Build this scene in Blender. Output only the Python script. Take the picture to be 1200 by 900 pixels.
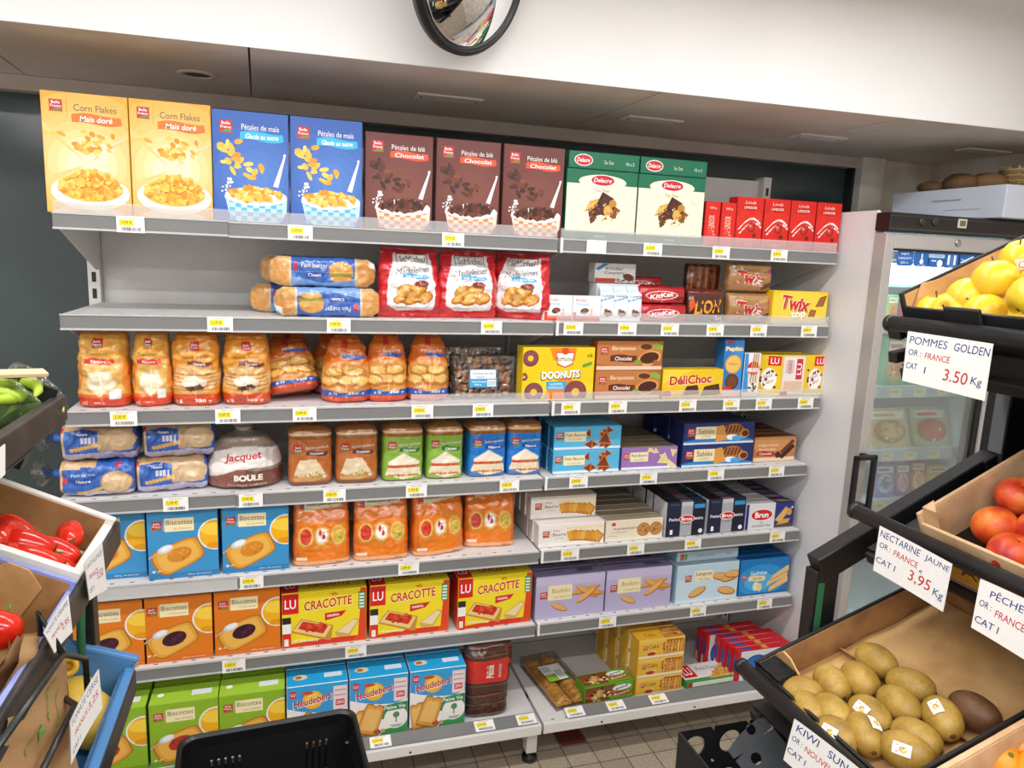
import bpy, bmesh, math, random
import numpy as np
from mathutils import Vector, Matrix, noise

for o in list(bpy.data.objects):
    bpy.data.objects.remove(o)
S = bpy.context.scene
COL = S.collection
PI = math.pi

# ------------------------------------------------------------------ camera
CAM = np.array([0.55240, -2.00566, 1.64857])
FPX = 856.63                                   # focal length in pixels of a 1200 px wide frame
def cam_axes(yaw, pitch, roll):
    f = np.array([math.sin(yaw)*math.cos(pitch), math.cos(yaw)*math.cos(pitch), math.sin(pitch)])
    r = np.array([math.cos(yaw), -math.sin(yaw), 0.0])
    u = np.cross(r, f)
    c, s = math.cos(roll), math.sin(roll)
    return c*r + s*u, -s*r + c*u, f
AX = cam_axes(math.radians(17.4297), math.radians(-9.8940), math.radians(2.42265))
cd = bpy.data.cameras.new('camera')
cd.sensor_width = 36.0
cd.lens = FPX/1200*36.0
cd.clip_start = 0.02
cam = bpy.data.objects.new('camera', cd)
COL.objects.link(cam)
mw = Matrix.Identity(4)
for i in range(3):
    mw[i][0], mw[i][1], mw[i][2], mw[i][3] = AX[0][i], AX[1][i], -AX[2][i], CAM[i]
cam.matrix_world = mw
S.camera = cam

# ------------------------------------------------------------------ world, exposure, ceiling light
W = bpy.data.worlds.new('world')
S.world = W
W.use_nodes = True
W.node_tree.nodes['Background'].inputs[0].default_value = (0.93, 0.95, 1.0, 1)
W.node_tree.nodes['Background'].inputs[1].default_value = 0.55
S.view_settings.view_transform = 'Standard'
S.view_settings.look = 'None'
S.view_settings.gamma = 1.0
S.view_settings.use_curve_mapping = False
S.view_settings.exposure = -0.10
ROOM_Z = 2.50                                  # ceiling height
TUBE_Y = (-0.72, -1.95, -3.30)                        # the rows of unseen ceiling tubes; the rear ones are added as fill
TUBE_W = (12.5, 18.0, 20.0)                    # watts of each tube, row by row
TUBE_COL = (0.985, 0.985, 1.0)

# ------------------------------------------------------------------ helpers
def lin(c):
    return c/12.92 if c <= 0.04045 else ((c+0.055)/1.055)**2.4
_hc = {}
def H(h):
    if not isinstance(h, str):
        return h
    if h not in _hc:
        s = h.lstrip('#')
        if len(s) == 3:
            s = ''.join(c*2 for c in s)
        _hc[h] = tuple(lin(int(s[i:i+2], 16)/255) for i in (0, 2, 4)) + (1.0,)
    return _hc[h]

def node_mat(name):
    m = bpy.data.materials.new(name)
    m.use_nodes = True
    return m, m.node_tree.nodes, m.node_tree.links, m.node_tree.nodes['Principled BSDF']

def printed(name, rough=0.4, spec=0.5, bump=0.0, scale=60, coat=0.0, vary=0.05, metal=0.0):
    """surface whose printed colours come from the mesh's Col attribute, with fine noise"""
    m, n, l, b = node_mat(name)
    a = n.new('ShaderNodeAttribute'); a.attribute_name = 'Col'
    tc = n.new('ShaderNodeTexCoord')
    no = n.new('ShaderNodeTexNoise'); no.inputs['Scale'].default_value = scale; no.inputs['Detail'].default_value = 3
    l.new(tc.outputs['Object'], no.inputs['Vector'])
    mr = n.new('ShaderNodeMapRange'); mr.inputs[3].default_value = 1-vary; mr.inputs[4].default_value = 1+vary
    l.new(no.outputs[0], mr.inputs[0])
    mx = n.new('ShaderNodeVectorMath'); mx.operation = 'SCALE'
    l.new(a.outputs['Color'], mx.inputs[0]); l.new(mr.outputs[0], mx.inputs['Scale'])
    l.new(mx.outputs[0], b.inputs['Base Color'])
    b.inputs['Roughness'].default_value = rough
    b.inputs['Specular IOR Level'].default_value = spec
    b.inputs['Coat Weight'].default_value = coat
    b.inputs['Coat Roughness'].default_value = 0.12
    b.inputs['Metallic'].default_value = metal
    if bump:
        bp = n.new('ShaderNodeBump'); bp.inputs['Strength'].default_value = bump; bp.inputs['Distance'].default_value = 0.004
        l.new(no.outputs[0], bp.inputs['Height']); l.new(bp.outputs[0], b.inputs['Normal'])
    return m

def solid(name, hexc, rough=0.5, spec=0.5, metal=0.0, vary=0.06, scale=25, bump=0.0, hex2=None):
    m, n, l, b = node_mat(name)
    tc = n.new('ShaderNodeTexCoord')
    no = n.new('ShaderNodeTexNoise'); no.inputs['Scale'].default_value = scale; no.inputs['Detail'].default_value = 5
    l.new(tc.outputs['Object'], no.inputs['Vector'])
    cr = n.new('ShaderNodeValToRGB')
    c = H(hexc); c2 = H(hex2) if hex2 else tuple(max(0, x*(1-2*vary)) for x in c[:3])+(1,)
    cr.color_ramp.elements[0].color = c2; cr.color_ramp.elements[1].color = c
    cr.color_ramp.elements[0].position = 0.35; cr.color_ramp.elements[1].position = 0.62
    l.new(no.outputs[0], cr.inputs[0]); l.new(cr.outputs[0], b.inputs['Base Color'])
    b.inputs['Roughness'].default_value = rough
    b.inputs['Specular IOR Level'].default_value = spec
    b.inputs['Metallic'].default_value = metal
    if bump:
        bp = n.new('ShaderNodeBump'); bp.inputs['Strength'].default_value = bump; bp.inputs['Distance'].default_value = 0.003
        l.new(no.outputs[0], bp.inputs['Height']); l.new(bp.outputs[0], b.inputs['Normal'])
    return m

def clear(name, tint=(1, 1, 1, 1), gloss=0.10, rough=0.08, bump=0.0, scale=50, haze=0.0):
    """thin clear plastic or glass: see-through with a Fresnel sheen and, for foil, wrinkles"""
    m, n, l, b = node_mat(name)
    n.remove(b)
    out = n['Material Output']
    t = n.new('ShaderNodeBsdfTransparent'); t.inputs[0].default_value = tint
    g = n.new('ShaderNodeBsdfGlossy'); g.inputs['Roughness'].default_value = rough
    lw = n.new('ShaderNodeLayerWeight'); lw.inputs[0].default_value = 0.35
    mr = n.new('ShaderNodeMapRange'); mr.inputs[3].default_value = gloss; mr.inputs[4].default_value = min(1, gloss*5)
    l.new(lw.outputs['Fresnel'], mr.inputs[0])
    mx = n.new('ShaderNodeMixShader')
    l.new(mr.outputs[0], mx.inputs[0]); l.new(t.outputs[0], mx.inputs[1]); l.new(g.outputs[0], mx.inputs[2])
    last = mx
    if haze:
        d = n.new('ShaderNodeBsdfDiffuse'); d.inputs[0].default_value = (0.9, 0.9, 0.9, 1)
        m2 = n.new('ShaderNodeMixShader'); m2.inputs[0].default_value = haze
        l.new(mx.outputs[0], m2.inputs[1]); l.new(d.outputs[0], m2.inputs[2]); last = m2
    if bump:
        tc = n.new('ShaderNodeTexCoord')
        no = n.new('ShaderNodeTexNoise'); no.inputs['Scale'].default_value = scale
        l.new(tc.outputs['Object'], no.inputs['Vector'])
        bp = n.new('ShaderNodeBump'); bp.inputs['Strength'].default_value = bump; bp.inputs['Distance'].default_value = 0.01
        l.new(no.outputs[0], bp.inputs['Height']); l.new(bp.outputs[0], g.inputs['Normal']); l.new(bp.outputs[0], lw.inputs['Normal'])
    l.new(last.outputs[0], out.inputs[0])
    return m

CARTON = printed('printed_carton', 0.38, 0.45, 0.02, 150, 0.0, 0.03)
FILM = printed('printed_film', 0.24, 0.5, 0.45, 55, 0.55, 0.05)
MATTE = printed('printed_matte', 0.7, 0.3, 0.03, 90, 0.0, 0.05)
FOOD = printed('baked_food', 0.65, 0.3, 0.4, 120, 0.0, 0.18)
PLAST = printed('moulded_plastic', 0.35, 0.5, 0.02, 60, 0.0, 0.04)
CLEARFILM = clear('clear_film', (0.97, 0.97, 0.97, 1), 0.10, 0.12, 0.8, 45)
ACRYL = clear('clear_acrylic', (0.98, 0.98, 0.98, 1), 0.05, 0.05, 0, 50, 0.22)
GLASS = clear('door_glass', (0.93, 0.97, 0.97, 1), 0.11, 0.02)
WHITE_METAL = solid('white_enamel_metal', '#dedcda', 0.4, 0.4, 0, 0.03, 12)
BLACK_METAL = solid('black_painted_steel', '#1d1d1f', 0.42, 0.5, 0, 0.15, 18, 0.05)
RAIL_GREY = solid('grey_rail_insert', '#7d7d7c', 0.45, 0.4, 0, 0.03, 9)
RAIL_LIGHT = solid('pale_rail_plastic', '#c4c2c0', 0.4, 0.4, 0, 0.03, 9)
BLACK_PLASTIC = solid('black_plastic', '#141416', 0.36, 0.5, 0, 0.1, 30)

class MB:
    """collects faces with a colour and a material slot, then links them as ONE mesh object"""
    def __init__(s):
        s.v, s.f, s.c, s.m, s.sm = [], [], [], [], []
    def add(s, verts, faces, col='#fff', mat=0, smooth=False):
        b = len(s.v)
        s.v += [tuple(map(float, p)) for p in verts]
        per = not isinstance(col, str) and len(col) == len(verts) and not isinstance(col[0], (int, float))
        for f in faces:
            s.f.append([b+i for i in f])
            s.c.append([col[i] for i in f] if per else [H(col)]*len(f))
            s.m.append(mat); s.sm.append(smooth)
        return s
    def box(s, x0, x1, y0, y1, z0, z1, col='#fff', mat=0, bev=0.0, M=None, faces=None):
        if bev:
            bm = bmesh.new()
            bmesh.ops.create_cube(bm, size=1)
            for v in bm.verts:
                v.co = Vector(((x0+x1)/2+v.co.x*(x1-x0), (y0+y1)/2+v.co.y*(y1-y0), (z0+z1)/2+v.co.z*(z1-z0)))
            bmesh.ops.bevel(bm, geom=bm.edges[:], offset=bev, segments=2 if bev > .0025 else 1, affect='EDGES', profile=0.5)
            bm.verts.index_update()
            vs = [v.co.copy() for v in bm.verts]; fs = [[v.index for v in f.verts] for f in bm.faces]
            bm.free()
        else:
            vs = [Vector((x, y, z)) for z in (z0, z1) for y in (y0, y1) for x in (x0, x1)]
            fs = [[0, 2, 3, 1], [4, 5, 7, 6], [0, 1, 5, 4], [2, 6, 7, 3], [0, 4, 6, 2], [1, 3, 7, 5]]
        if M is not None:
            vs = [M @ v for v in vs]
        return s.add(vs, fs, col, mat)
    def tube(s, pts, r, col='#fff', mat=0, n=10, cap=True):
        pts = [Vector(p) for p in pts]
        vs, fs = [], []
        up = None
        for i, p in enumerate(pts):
            a = pts[max(i-1, 0)]; b = pts[min(i+1, len(pts)-1)]
            t = (b-a).normalized()
            if up is None:
                up = t.orthogonal().normalized()
            up = (up - t*up.dot(t)).normalized()
            w = t.cross(up)
            rr = r[i] if isinstance(r, (list, tuple)) else r
            for k in range(n):
                an = 2*PI*k/n
                vs.append(p + (up*math.cos(an)+w*math.sin(an))*rr)
        for i in range(len(pts)-1):
            for k in range(n):
                k2 = (k+1) % n
                fs.append([i*n+k, i*n+k2, (i+1)*n+k2, (i+1)*n+k])
        if cap:
            fs.append(list(range(n))[::-1]); fs.append([(len(pts)-1)*n+k for k in range(n)])
        return s.add(vs, fs, col, mat, True)
    def lathe(s, prof, col='#fff', mat=0, n=20, M=None, cols=None, fn=None):
        vs, fs, cs = [], [], []
        for i, (r, z) in enumerate(prof):
            for k in range(n):
                an = 2*PI*k/n
                p = Vector((r*math.cos(an), r*math.sin(an), z))
                if fn:
                    p = fn(p, an)
                vs.append(M @ p if M is not None else p)
                if cols:
                    cs.append(H(cols[i]))
        for i in range(len(prof)-1):
            for k in range(n):
                k2 = (k+1) % n
                fs.append([i*n+k, i*n+k2, (i+1)*n+k2, (i+1)*n+k])
        if prof[0][0] > 1e-6: fs.append(list(range(n))[::-1])
        if prof[-1][0] > 1e-6: fs.append([(len(prof)-1)*n+k for k in range(n)])
        return s.add(vs, fs, cs if cols else col, mat, True)
    def prism(s, poly, y0, y1, col='#fff', mat=0, axis='y'):
        n = len(poly)
        def at(a, b, t):
            return (a, t, b) if axis == 'y' else (t, a, b) if axis == 'x' else (a, b, t)
        vs = [at(a, b, y0) for a, b in poly] + [at(a, b, y1) for a, b in poly]
        fs = [list(range(n)), list(range(2*n-1, n-1, -1))] + [[i, i+n, (i+1) % n+n, (i+1) % n] for i in range(n)]
        return s.add(vs, fs, col, mat)
    def mesh(s, name, mats, recalc=True):
        me = bpy.data.meshes.new(name)
        me.from_pydata(s.v, [], s.f)
        for m in (mats if isinstance(mats, (list, tuple)) else [mats]):
            me.materials.append(m)
        me.polygons.foreach_set('material_index', s.m)
        me.polygons.foreach_set('use_smooth', s.sm)
        at = me.color_attributes.new('Col', 'FLOAT_COLOR', 'CORNER')
        flat = [x for f in s.c for c in f for x in c]
        at.data.foreach_set('color', flat)
        if recalc:
            bm = bmesh.new(); bm.from_mesh(me)
            bmesh.ops.recalc_face_normals(bm, faces=bm.faces[:])
            bm.to_mesh(me); bm.free()
        me.update()
        return me
    def build(s, name, mats, parent=None, loc=None, M=None):
        o = bpy.data.objects.new(name, s.mesh(name, mats))
        COL.objects.link(o)
        if parent is not None: o.parent = parent
        if M is not None: o.matrix_basis = M
        if loc is not None: o.location = loc
        return o

def tag(o, label, cat, group=None):
    o['label'] = label; o['category'] = cat
    if group: o['group'] = group
    return o
def empty(name, loc=(0, 0, 0), M=None):
    o = bpy.data.objects.new(name, None)
    o.empty_display_size = 0.05
    COL.objects.link(o)
    if M is not None: o.matrix_basis = M
    else: o.location = loc
    return o
def struct(o):
    o['kind'] = 'structure'
    return o
def place(me, name, loc, rz=0, parent=None, M=None):
    o = bpy.data.objects.new(name, me)
    COL.objects.link(o)
    if M is not None: o.matrix_basis = M
    else:
        o.location = loc; o.rotation_euler = (0, 0, rz)
    if parent is not None: o.parent = parent
    return o
def copy_tree(o, parent=None):
    c = o.copy(); COL.objects.link(c)
    if parent is not None: c.parent = parent
    for ch in list(o.children):
        copy_tree(ch, c)
    return c

# ------------------------------------------------------------------ printed artwork: polygons and lettering on a 0..1 x 0..1 face
_gl = {}
def glyphs(s, bold):
    k = (s, bold)
    if k not in _gl:
        cu = bpy.data.curves.new('lettering', 'FONT'); cu.body = s; cu.size = 1; cu.resolution_u = 3
        cu.offset = bold
        ob = bpy.data.objects.new('lettering', cu); COL.objects.link(ob)
        dg = bpy.context.evaluated_depsgraph_get()
        me = bpy.data.meshes.new_from_object(ob.evaluated_get(dg))
        vs = np.array([v.co[:2] for v in me.vertices]); fs = [list(p.vertices) for p in me.polygons]
        bpy.data.objects.remove(ob); bpy.data.curves.remove(cu); bpy.data.meshes.remove(me)
        lo, hi = vs.min(0), vs.max(0)
        _gl[k] = ((vs-(lo+hi)/2)/np.maximum(hi-lo, 1e-6), fs)
    return _gl[k]
def T(s, cx, cy, w, h, col, A=1.0, rot=0, bold=0.006, shear=0.0):
    v, f = glyphs(s, bold)
    x = v[:, 0]*w + shear*v[:, 1]*h/A; y = v[:, 1]*h
    if rot:
        c, sn = math.cos(math.radians(rot)), math.sin(math.radians(rot))
        x, y = x*c - y/A*sn, x*A*sn + y*c
    return ('t', np.stack([cx+x, cy+y], 1), f, col)
def Pg(pts, col):
    return ('p', np.array(pts, float), None, col)
def R(x0, y0, x1, y1, col):
    return Pg([(x0, y0), (x1, y0), (x1, y1), (x0, y1)], col)
def El(cx, cy, rx, ry, col, rot=0, n=22, A=1.0):
    c, s = math.cos(math.radians(rot)), math.sin(math.radians(rot))
    out = []
    for k in range(n):
        a = 2*PI*k/n
        x, y = rx*math.cos(a), ry*math.sin(a)
        out.append((cx + x*c - y/A*s, cy + x*A*s + y*c))
    return Pg(out, col)
def Ci(cx, cy, r, col, A, n=22, rot=0, sq=1.0):
    return El(cx, cy, r, r*A*sq, col, rot, n, A)
def Banner(x0, x1, yc, h, col, lift=0.0):
    """a swoosh shaped label"""
    n = 8; up = []; dn = []
    for i in range(n+1):
        t = i/n; x = x0+(x1-x0)*t
        w = h*0.5*(0.75+0.25*math.sin(PI*t)); m = yc + lift*math.sin(2*PI*t)*0.5
        up.append((x, m+w)); dn.append((x+(x1-x0)*0.02*(1 if i else 0), m-w))
    return Pg(up + dn[::-1], col)
def bits(cx, cy, rx, ry, n, cols, s, A, seed=0, el=0.6):
    """scattered little flat shapes inside an ellipse: flakes, crumbs, nuts"""
    r = random.Random(seed); out = []
    for i in range(n):
        a = r.random()*2*PI; q = math.sqrt(r.random())
        out.append(El(cx+rx*q*math.cos(a), cy+ry*q*math.sin(a), s*r.uniform(.7, 1.25), s*A*el*r.uniform(.7, 1.2), r.choice(cols), r.uniform(0, 180), 8, A))
    return out
def brand_red(x, y, w, A):
    """small red square emblem with two white words and a green leaf; x, y = its lower left corner"""
    h = w*A
    return [R(x, y, x+w, y+h, '#c22a2c'), T('Belle', x+w*.5, y+h*.76, w*.66, h*.24, '#fff', A), T('France', x+w*.5, y+h*.46, w*.8, h*.22, '#fff', A),
            Pg([(x+w*.1, y+h*.04), (x+w*.9, y+h*.10), (x+w*.95, y+h*.28), (x+w*.5, y+h*.26)], '#4e9a3a')]

def lay(mb, art, fmap, mat=0, smooth=False):
    for i, (k, pts, fs, col) in enumerate(art):
        vs = [fmap(p[0], p[1], i+1) for p in pts]
        mb.add(vs, fs if fs is not None else [list(range(len(pts)))], col, mat, smooth)
LAYER = 0.000025
def carton(name, w, d, h, base, front=(), top=(), left=(), right=(), top_col=None, side_col=None, bev=0.0012):
    """a card box, origin at the middle of its front bottom edge, front towards -Y"""
    mb = MB()
    bm = bmesh.new()
    mb.box(-w/2, w/2, 0, d, 0, h, base, 0, bev)
    e = 0.0002
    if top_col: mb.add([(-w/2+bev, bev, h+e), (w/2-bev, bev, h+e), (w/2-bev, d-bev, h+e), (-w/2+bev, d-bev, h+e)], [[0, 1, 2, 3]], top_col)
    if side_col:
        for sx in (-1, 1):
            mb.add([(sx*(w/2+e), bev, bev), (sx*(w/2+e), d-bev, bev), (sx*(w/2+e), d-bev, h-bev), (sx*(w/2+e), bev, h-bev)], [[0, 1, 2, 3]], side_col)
    q = 1-2*bev/w; q2 = 1-2*bev/h
    cl = lambda art: [(k, np.clip(p, 0, 1) if k == 'p' else p, f, c) for k, p, f, c in art]
    front, top, left, right = cl(front), cl(top), cl(left), cl(right)
    lay(mb, front, lambda u, v, i: ((u-.5)*w*q, -e-i*LAYER, bev+v*h*q2))
    lay(mb, top, lambda u, v, i: ((u-.5)*w*q, bev+v*(d-2*bev), h+2*e+i*LAYER))
    lay(mb, left, lambda u, v, i: (-w/2-2*e-i*LAYER, d-u*d, v*h))
    lay(mb, right, lambda u, v, i: (w/2+2*e+i*LAYER, u*d, v*h))
    bm.free()
    return mb.mesh(name, CARTON)

def inside(px, py, poly):
    c = np.zeros(px.shape, bool)
    n = len(poly); j = n-1
    for i in range(n):
        xi, yi = poly[i]; xj, yj = poly[j]
        if yi != yj:
            hit = ((yi > py) != (yj > py)) & (px < (xj-xi)*(py-yi)/(yj-yi)+xi)
            c ^= hit
        j = i
    return c
def paint(art, u, v, base):
    col = np.tile(np.array(H(base)), (len(u), 1))
    for k, pts, fs, c in art:
        if k == 'p':
            col[inside(u, v, pts)] = H(c)
    return col
def smooth_prof(prof, t):
    for (t0, *a), (t1, *b) in zip(prof, prof[1:]):
        if t <= t1:
            q = (t-t0)/(t1-t0); q = q*q*(3-2*q)
            return [x+(y-x)*q for x, y in zip(a, b)]
    return list(prof[-1][1:])
def bag_mb(w, d, h, base, art, prof, ne=3.0, wr=0.004, seed=0, nu=64, nv=48, lying=False, mat=0, freq=22):
    """a filled foil bag. prof rows: (t, width share, depth share, y offset in m). Origin: middle of the bottom."""
    mb = MB()
    off = Vector((seed*7.3, seed*1.9, seed*3.7))
    def surf(ang, t, lift=0.0):
        a, b, yo = smooth_prof(prof, t)
        ca, sa = math.cos(ang), math.sin(ang)
        x = a*w/2*math.copysign(abs(ca)**(2/ne), ca); y = b*d/2*math.copysign(abs(sa)**(2/ne), sa)
        p = Vector((x, y+yo, t*h))
        q = p*freq+off
        k = wr*(noise.noise(q)*1.1 + 0.5*noise.noise(q*2.3+Vector((5, 1, 2))) + 0.75*(0.35-abs(noise.noise(Vector((q.x*1.7, q.y*1.7, q.z*2.6))+Vector((9, 3, 7))))))
        nr = Vector((ca*0.5, sa, 0))
        p += nr*(k+lift)
        if lying:
            return Vector((p.z-h/2, p.y, p.x+w/2))
        return p
    vs, us, vv = [], [], []
    nf = 2 if lying else 1
    angs = [2*PI*i/(nu//2) for i in range(nu//2)]
    for i in range(1, nu):
        c = 2*i/nu-1
        angs.append(2*PI-math.acos(math.copysign(abs(c)**(ne/2), c)))
    angs = sorted(a % (2*PI) for a in angs); nu = len(angs)
    for j in range(nv+1):
        t = j/nv
        for i in range(nu):
            ang = angs[i]
            vs.append(surf(ang, t))
            xn = .5 + .5*math.copysign(abs(math.cos(ang))**(2/ne), math.cos(ang))
            us.append(t if lying else xn); vv.append(xn if lying else t)
    col = [tuple(c) for c in paint(art, np.array(us), np.array(vv), base)]
    fs = [[j*nu+i, j*nu+(i+1) % nu, (j+1)*nu+(i+1) % nu, (j+1)*nu+i] for j in range(nv) for i in range(nu)]
    fs += [list(range(nu))[::-1], [nv*nu+i for i in range(nu)]]
    mb.add(vs, fs, col, mat, True)
    def fm(u, v, i):
        xn, t = (v, u) if lying else (u, v)
        c = max(-1, min(1, (xn-.5)*2)); c = math.copysign(abs(c)**(ne/2), c)
        ang = -math.acos(c)
        return surf(ang, max(0, min(1, t)), 0.0012+0.00016*i)
    lay(mb, [a for a in art if a[0] == 't'], fm, mat, False)
    mb.surf = surf
    return mb
# ------------------------------------------------------------------ the room
def floor_mat():
    m, n, l, b = node_mat('speckled_floor_tiles')
    tc = n.new('ShaderNodeTexCoord')
    mp = n.new('ShaderNodeMapping'); mp.inputs['Location'].default_value = (-0.037, -0.078, 0)
    l.new(tc.outputs['Object'], mp.inputs[0])
    br = n.new('ShaderNodeTexBrick'); br.offset = 0.0; br.squash = 1.0
    br.inputs['Scale'].default_value = 1.0
    br.inputs['Brick Width'].default_value = 0.1; br.inputs['Row Height'].default_value = 0.1
    br.inputs['Mortar Size'].default_value = 0.0016; br.inputs['Mortar Smooth'].default_value = 0.1
    br.inputs['Color1'].default_value = H('#b9ab97'); br.inputs['Color2'].default_value = H('#ab9d89'); br.inputs['Mortar'].default_value = H('#4a423a')
    l.new(mp.outputs[0], br.inputs['Vector'])
    no = n.new('ShaderNodeTexNoise'); no.inputs['Scale'].default_value = 220; no.inputs['Detail'].default_value = 2
    l.new(tc.outputs['Object'], no.inputs['Vector'])
    cr = n.new('ShaderNodeValToRGB'); cr.color_ramp.elements[0].position = .38; cr.color_ramp.elements[1].position = .6
    cr.color_ramp.elements[0].color = (.55, .5, .45, 1); cr.color_ramp.elements[1].color = (1.1, 1.1, 1.1, 1)
    l.new(no.outputs[0], cr.inputs[0])
    mx = n.new('ShaderNodeMix'); mx.data_type = 'RGBA'; mx.blend_type = 'MULTIPLY'; mx.inputs[0].default_value = 0.7
    l.new(br.outputs['Color'], mx.inputs[6]); l.new(cr.outputs[0], mx.inputs[7])
    l.new(mx.outputs[2], b.inputs['Base Color'])
    b.inputs['Roughness'].default_value = 0.4
    bp = n.new('ShaderNodeBump'); bp.inputs['Strength'].default_value = 0.4; bp.inputs['Distance'].default_value = 0.001; bp.invert = True
    l.new(br.outputs['Fac'], bp.inputs['Height']); l.new(bp.outputs[0], b.inputs['Normal'])
    return m
RX = 3.22                                      # right wall
LX = -1.60                                     # left end of the shop
BY = -4.2                                      # wall behind the camera
GY = 0.62                                      # dark glazing behind the shelves
red_tile = solid('red_floor_tile', '#7c3a34', 0.4, 0.5, 0, 0.1, 160)
mb = MB()
mb.add([(LX, BY, 0), (RX, BY, 0), (RX, GY+.05, 0), (LX, GY+.05, 0)], [[0, 1, 2, 3]])
mb.add([(1.440, 0.082, .0006), (1.534, 0.082, .0006), (1.534, 0.175, .0006), (1.440, 0.175, .0006)], [[0, 1, 2, 3]], '#fff', 1)
struct(mb.build('floor', [floor_mat(), red_tile]))

wall_white = solid('white_wall_paint', '#e6e4e2', 0.75, 0.2, 0, 0.02, 3, 0.03)
dirty_white = solid('stained_white_tiles', '#e6dfd6', 0.6, 0.3, 0, 0.1, 5, 0.03, '#c8bdac')
soffit_mat = solid('brown_grey_soffit_board', '#e0d6cc', 0.7, 0.2, 0, 0.08, 2.5, 0.0, '#cdbdaf')
glass_dark = solid('dark_tinted_glass', '#3f4d4e', 0.14, 0.55, 0, 0.12, 1.5, 0.0, '#333f41')
ceil_mat = solid('white_ceiling_tiles', '#dcdad6', 0.8, 0.2, 0, 0.03, 60)

def bulk_y(x): return -0.03 - 0.04*x           # the fascia runs a little out of square
SOFZ = 2.112
mb = MB()                                      # fascia above the shelves
xa, xb = LX, RX
mb.add([(xa, bulk_y(xa), SOFZ), (xb, bulk_y(xb), SOFZ), (xb, bulk_y(xb), ROOM_Z), (xa, bulk_y(xa), ROOM_Z),
        (xa, GY+.1, SOFZ+.02), (xb, GY+.1, SOFZ+.02), (xb, GY+.1, ROOM_Z), (xa, GY+.1, ROOM_Z)],
       [[0, 1, 2, 3], [4, 7, 6, 5], [0, 3, 7, 4], [1, 5, 6, 2], [3, 2, 6, 7]], '#fff')
struct(mb.build('wall_upper', wall_white))
mb = MB()                                      # soffit boards with seams between them
seams = [xa, -0.145, 0.476, 1.55, 2.35, xb]
for a, b_ in zip(seams, seams[1:]):
    g = 0.0025
    ya, yb_ = bulk_y(a+g)+.004, bulk_y(b_-g)+.004
    mb.add([(a+g, ya, SOFZ-.001), (b_-g, yb_, SOFZ-.001), (b_-g-.02, GY, SOFZ-.001), (a+g-.02, GY, SOFZ-.001),
            (a+g, ya, SOFZ+.012), (b_-g, yb_, SOFZ+.012), (b_-g-.02, GY, SOFZ+.012), (a+g-.02, GY, SOFZ+.012)],
           [[0, 1, 2, 3], [7, 6, 5, 4], [0, 4, 5, 1], [1, 5, 6, 2], [2, 6, 7, 3], [3, 7, 4, 0]])
struct(mb.build('trim_2', soffit_mat))
mb = MB(); mb.box(xa, 2.84, GY-.05, GY+.03, SOFZ-.045, SOFZ-.0015, bev=.003)
struct(mb.build('trim_1', solid('beige_beam_paint', '#c4b8ae', .6, .3, 0, .06, 6)))
mb = MB(); mb.box(xa, 2.80, GY, GY+.02, 0, SOFZ-.04)
struct(mb.build('window_1', glass_dark))
mb = MB(); mb.box(2.80, 2.815, GY-.04, GY+.03, 0, SOFZ-.002); struct(mb.build('trim_3', BLACK_METAL))
mb = MB(); mb.box(2.815, 2.93, GY-.08, GY+.04, 0, SOFZ-.002, bev=.004); mb.box(2.93, RX, GY-.03, GY+.04, 0, SOFZ-.002)
struct(mb.build('wall_back', dirty_white))
mb = MB(); mb.box(RX, RX+.1, BY, GY+.1, 0, ROOM_Z); struct(mb.build('wall_right', dirty_white))
mb = MB(); mb.box(LX-.1, LX, BY, GY+.1, 0, ROOM_Z); struct(mb.build('wall_left', wall_white))
mb = MB(); mb.box(LX, RX, BY-.1, BY, 0, ROOM_Z); struct(mb.build('wall_front', wall_white))
mb = MB(); mb.box(LX-.1, RX+.1, BY-.1, GY+.1, ROOM_Z, ROOM_Z+.05)
for i in range(9):
    x = -1.4+i*.6; mb.box(x-.012, x+.012, BY, bulk_y(x)-.01, ROOM_Z-.006, ROOM_Z)
for i in range(8):
    y = -.5-i*.6; mb.box(LX, RX, y-.012, y+.012, ROOM_Z-.0055, ROOM_Z)
struct(mb.build('ceiling', ceil_mat))

# unlit plates and a spot ring let into the soffit
plate = MB(); plate.box(-.10, .10, -.035, .035, -.006, 0, '#e6ddd4', 0, .002)
for sx in (-.085, .085): plate.lathe([(0, -.0075), (.004, -.0075), (.004, -.006)], '#6d645d', 0, 8, Matrix.Translation((sx, 0, 0)))
pm = plate.mesh('soffit_plate', MATTE)
plate_at = [(1.03, .27, 'small plate on the soffit above the brown cereal boxes'), (1.71, .27, 'small soffit plate above the tall green boxes'),
            (2.36, .26, 'small soffit plate above the white end panel'), (3.05, .20, 'rightmost soffit plate, above the grey box on the fridge')]
for x, y, lb in plate_at:
    tag(place(pm, 'soffit_plate', (x, y, SOFZ-.001)), lb, 'plate', 'plates let into the soffit')
sp = MB()
sp.lathe([(.052, 0), (.052, -.004), (.040, -.006), (.036, .0), (.036, .0)], '#d5cabe', 0, 28)
sp.lathe([(0, -.0008), (.036, -.0008), (.036, -.0002)], '#5b524b', 0, 24)
tag(sp.build('spotlight_ring', MATTE, None, (0.325, .31, SOFZ-.001)), 'round recessed spotlight in the soffit above the yellow cereal boxes', 'spotlight')

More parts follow.
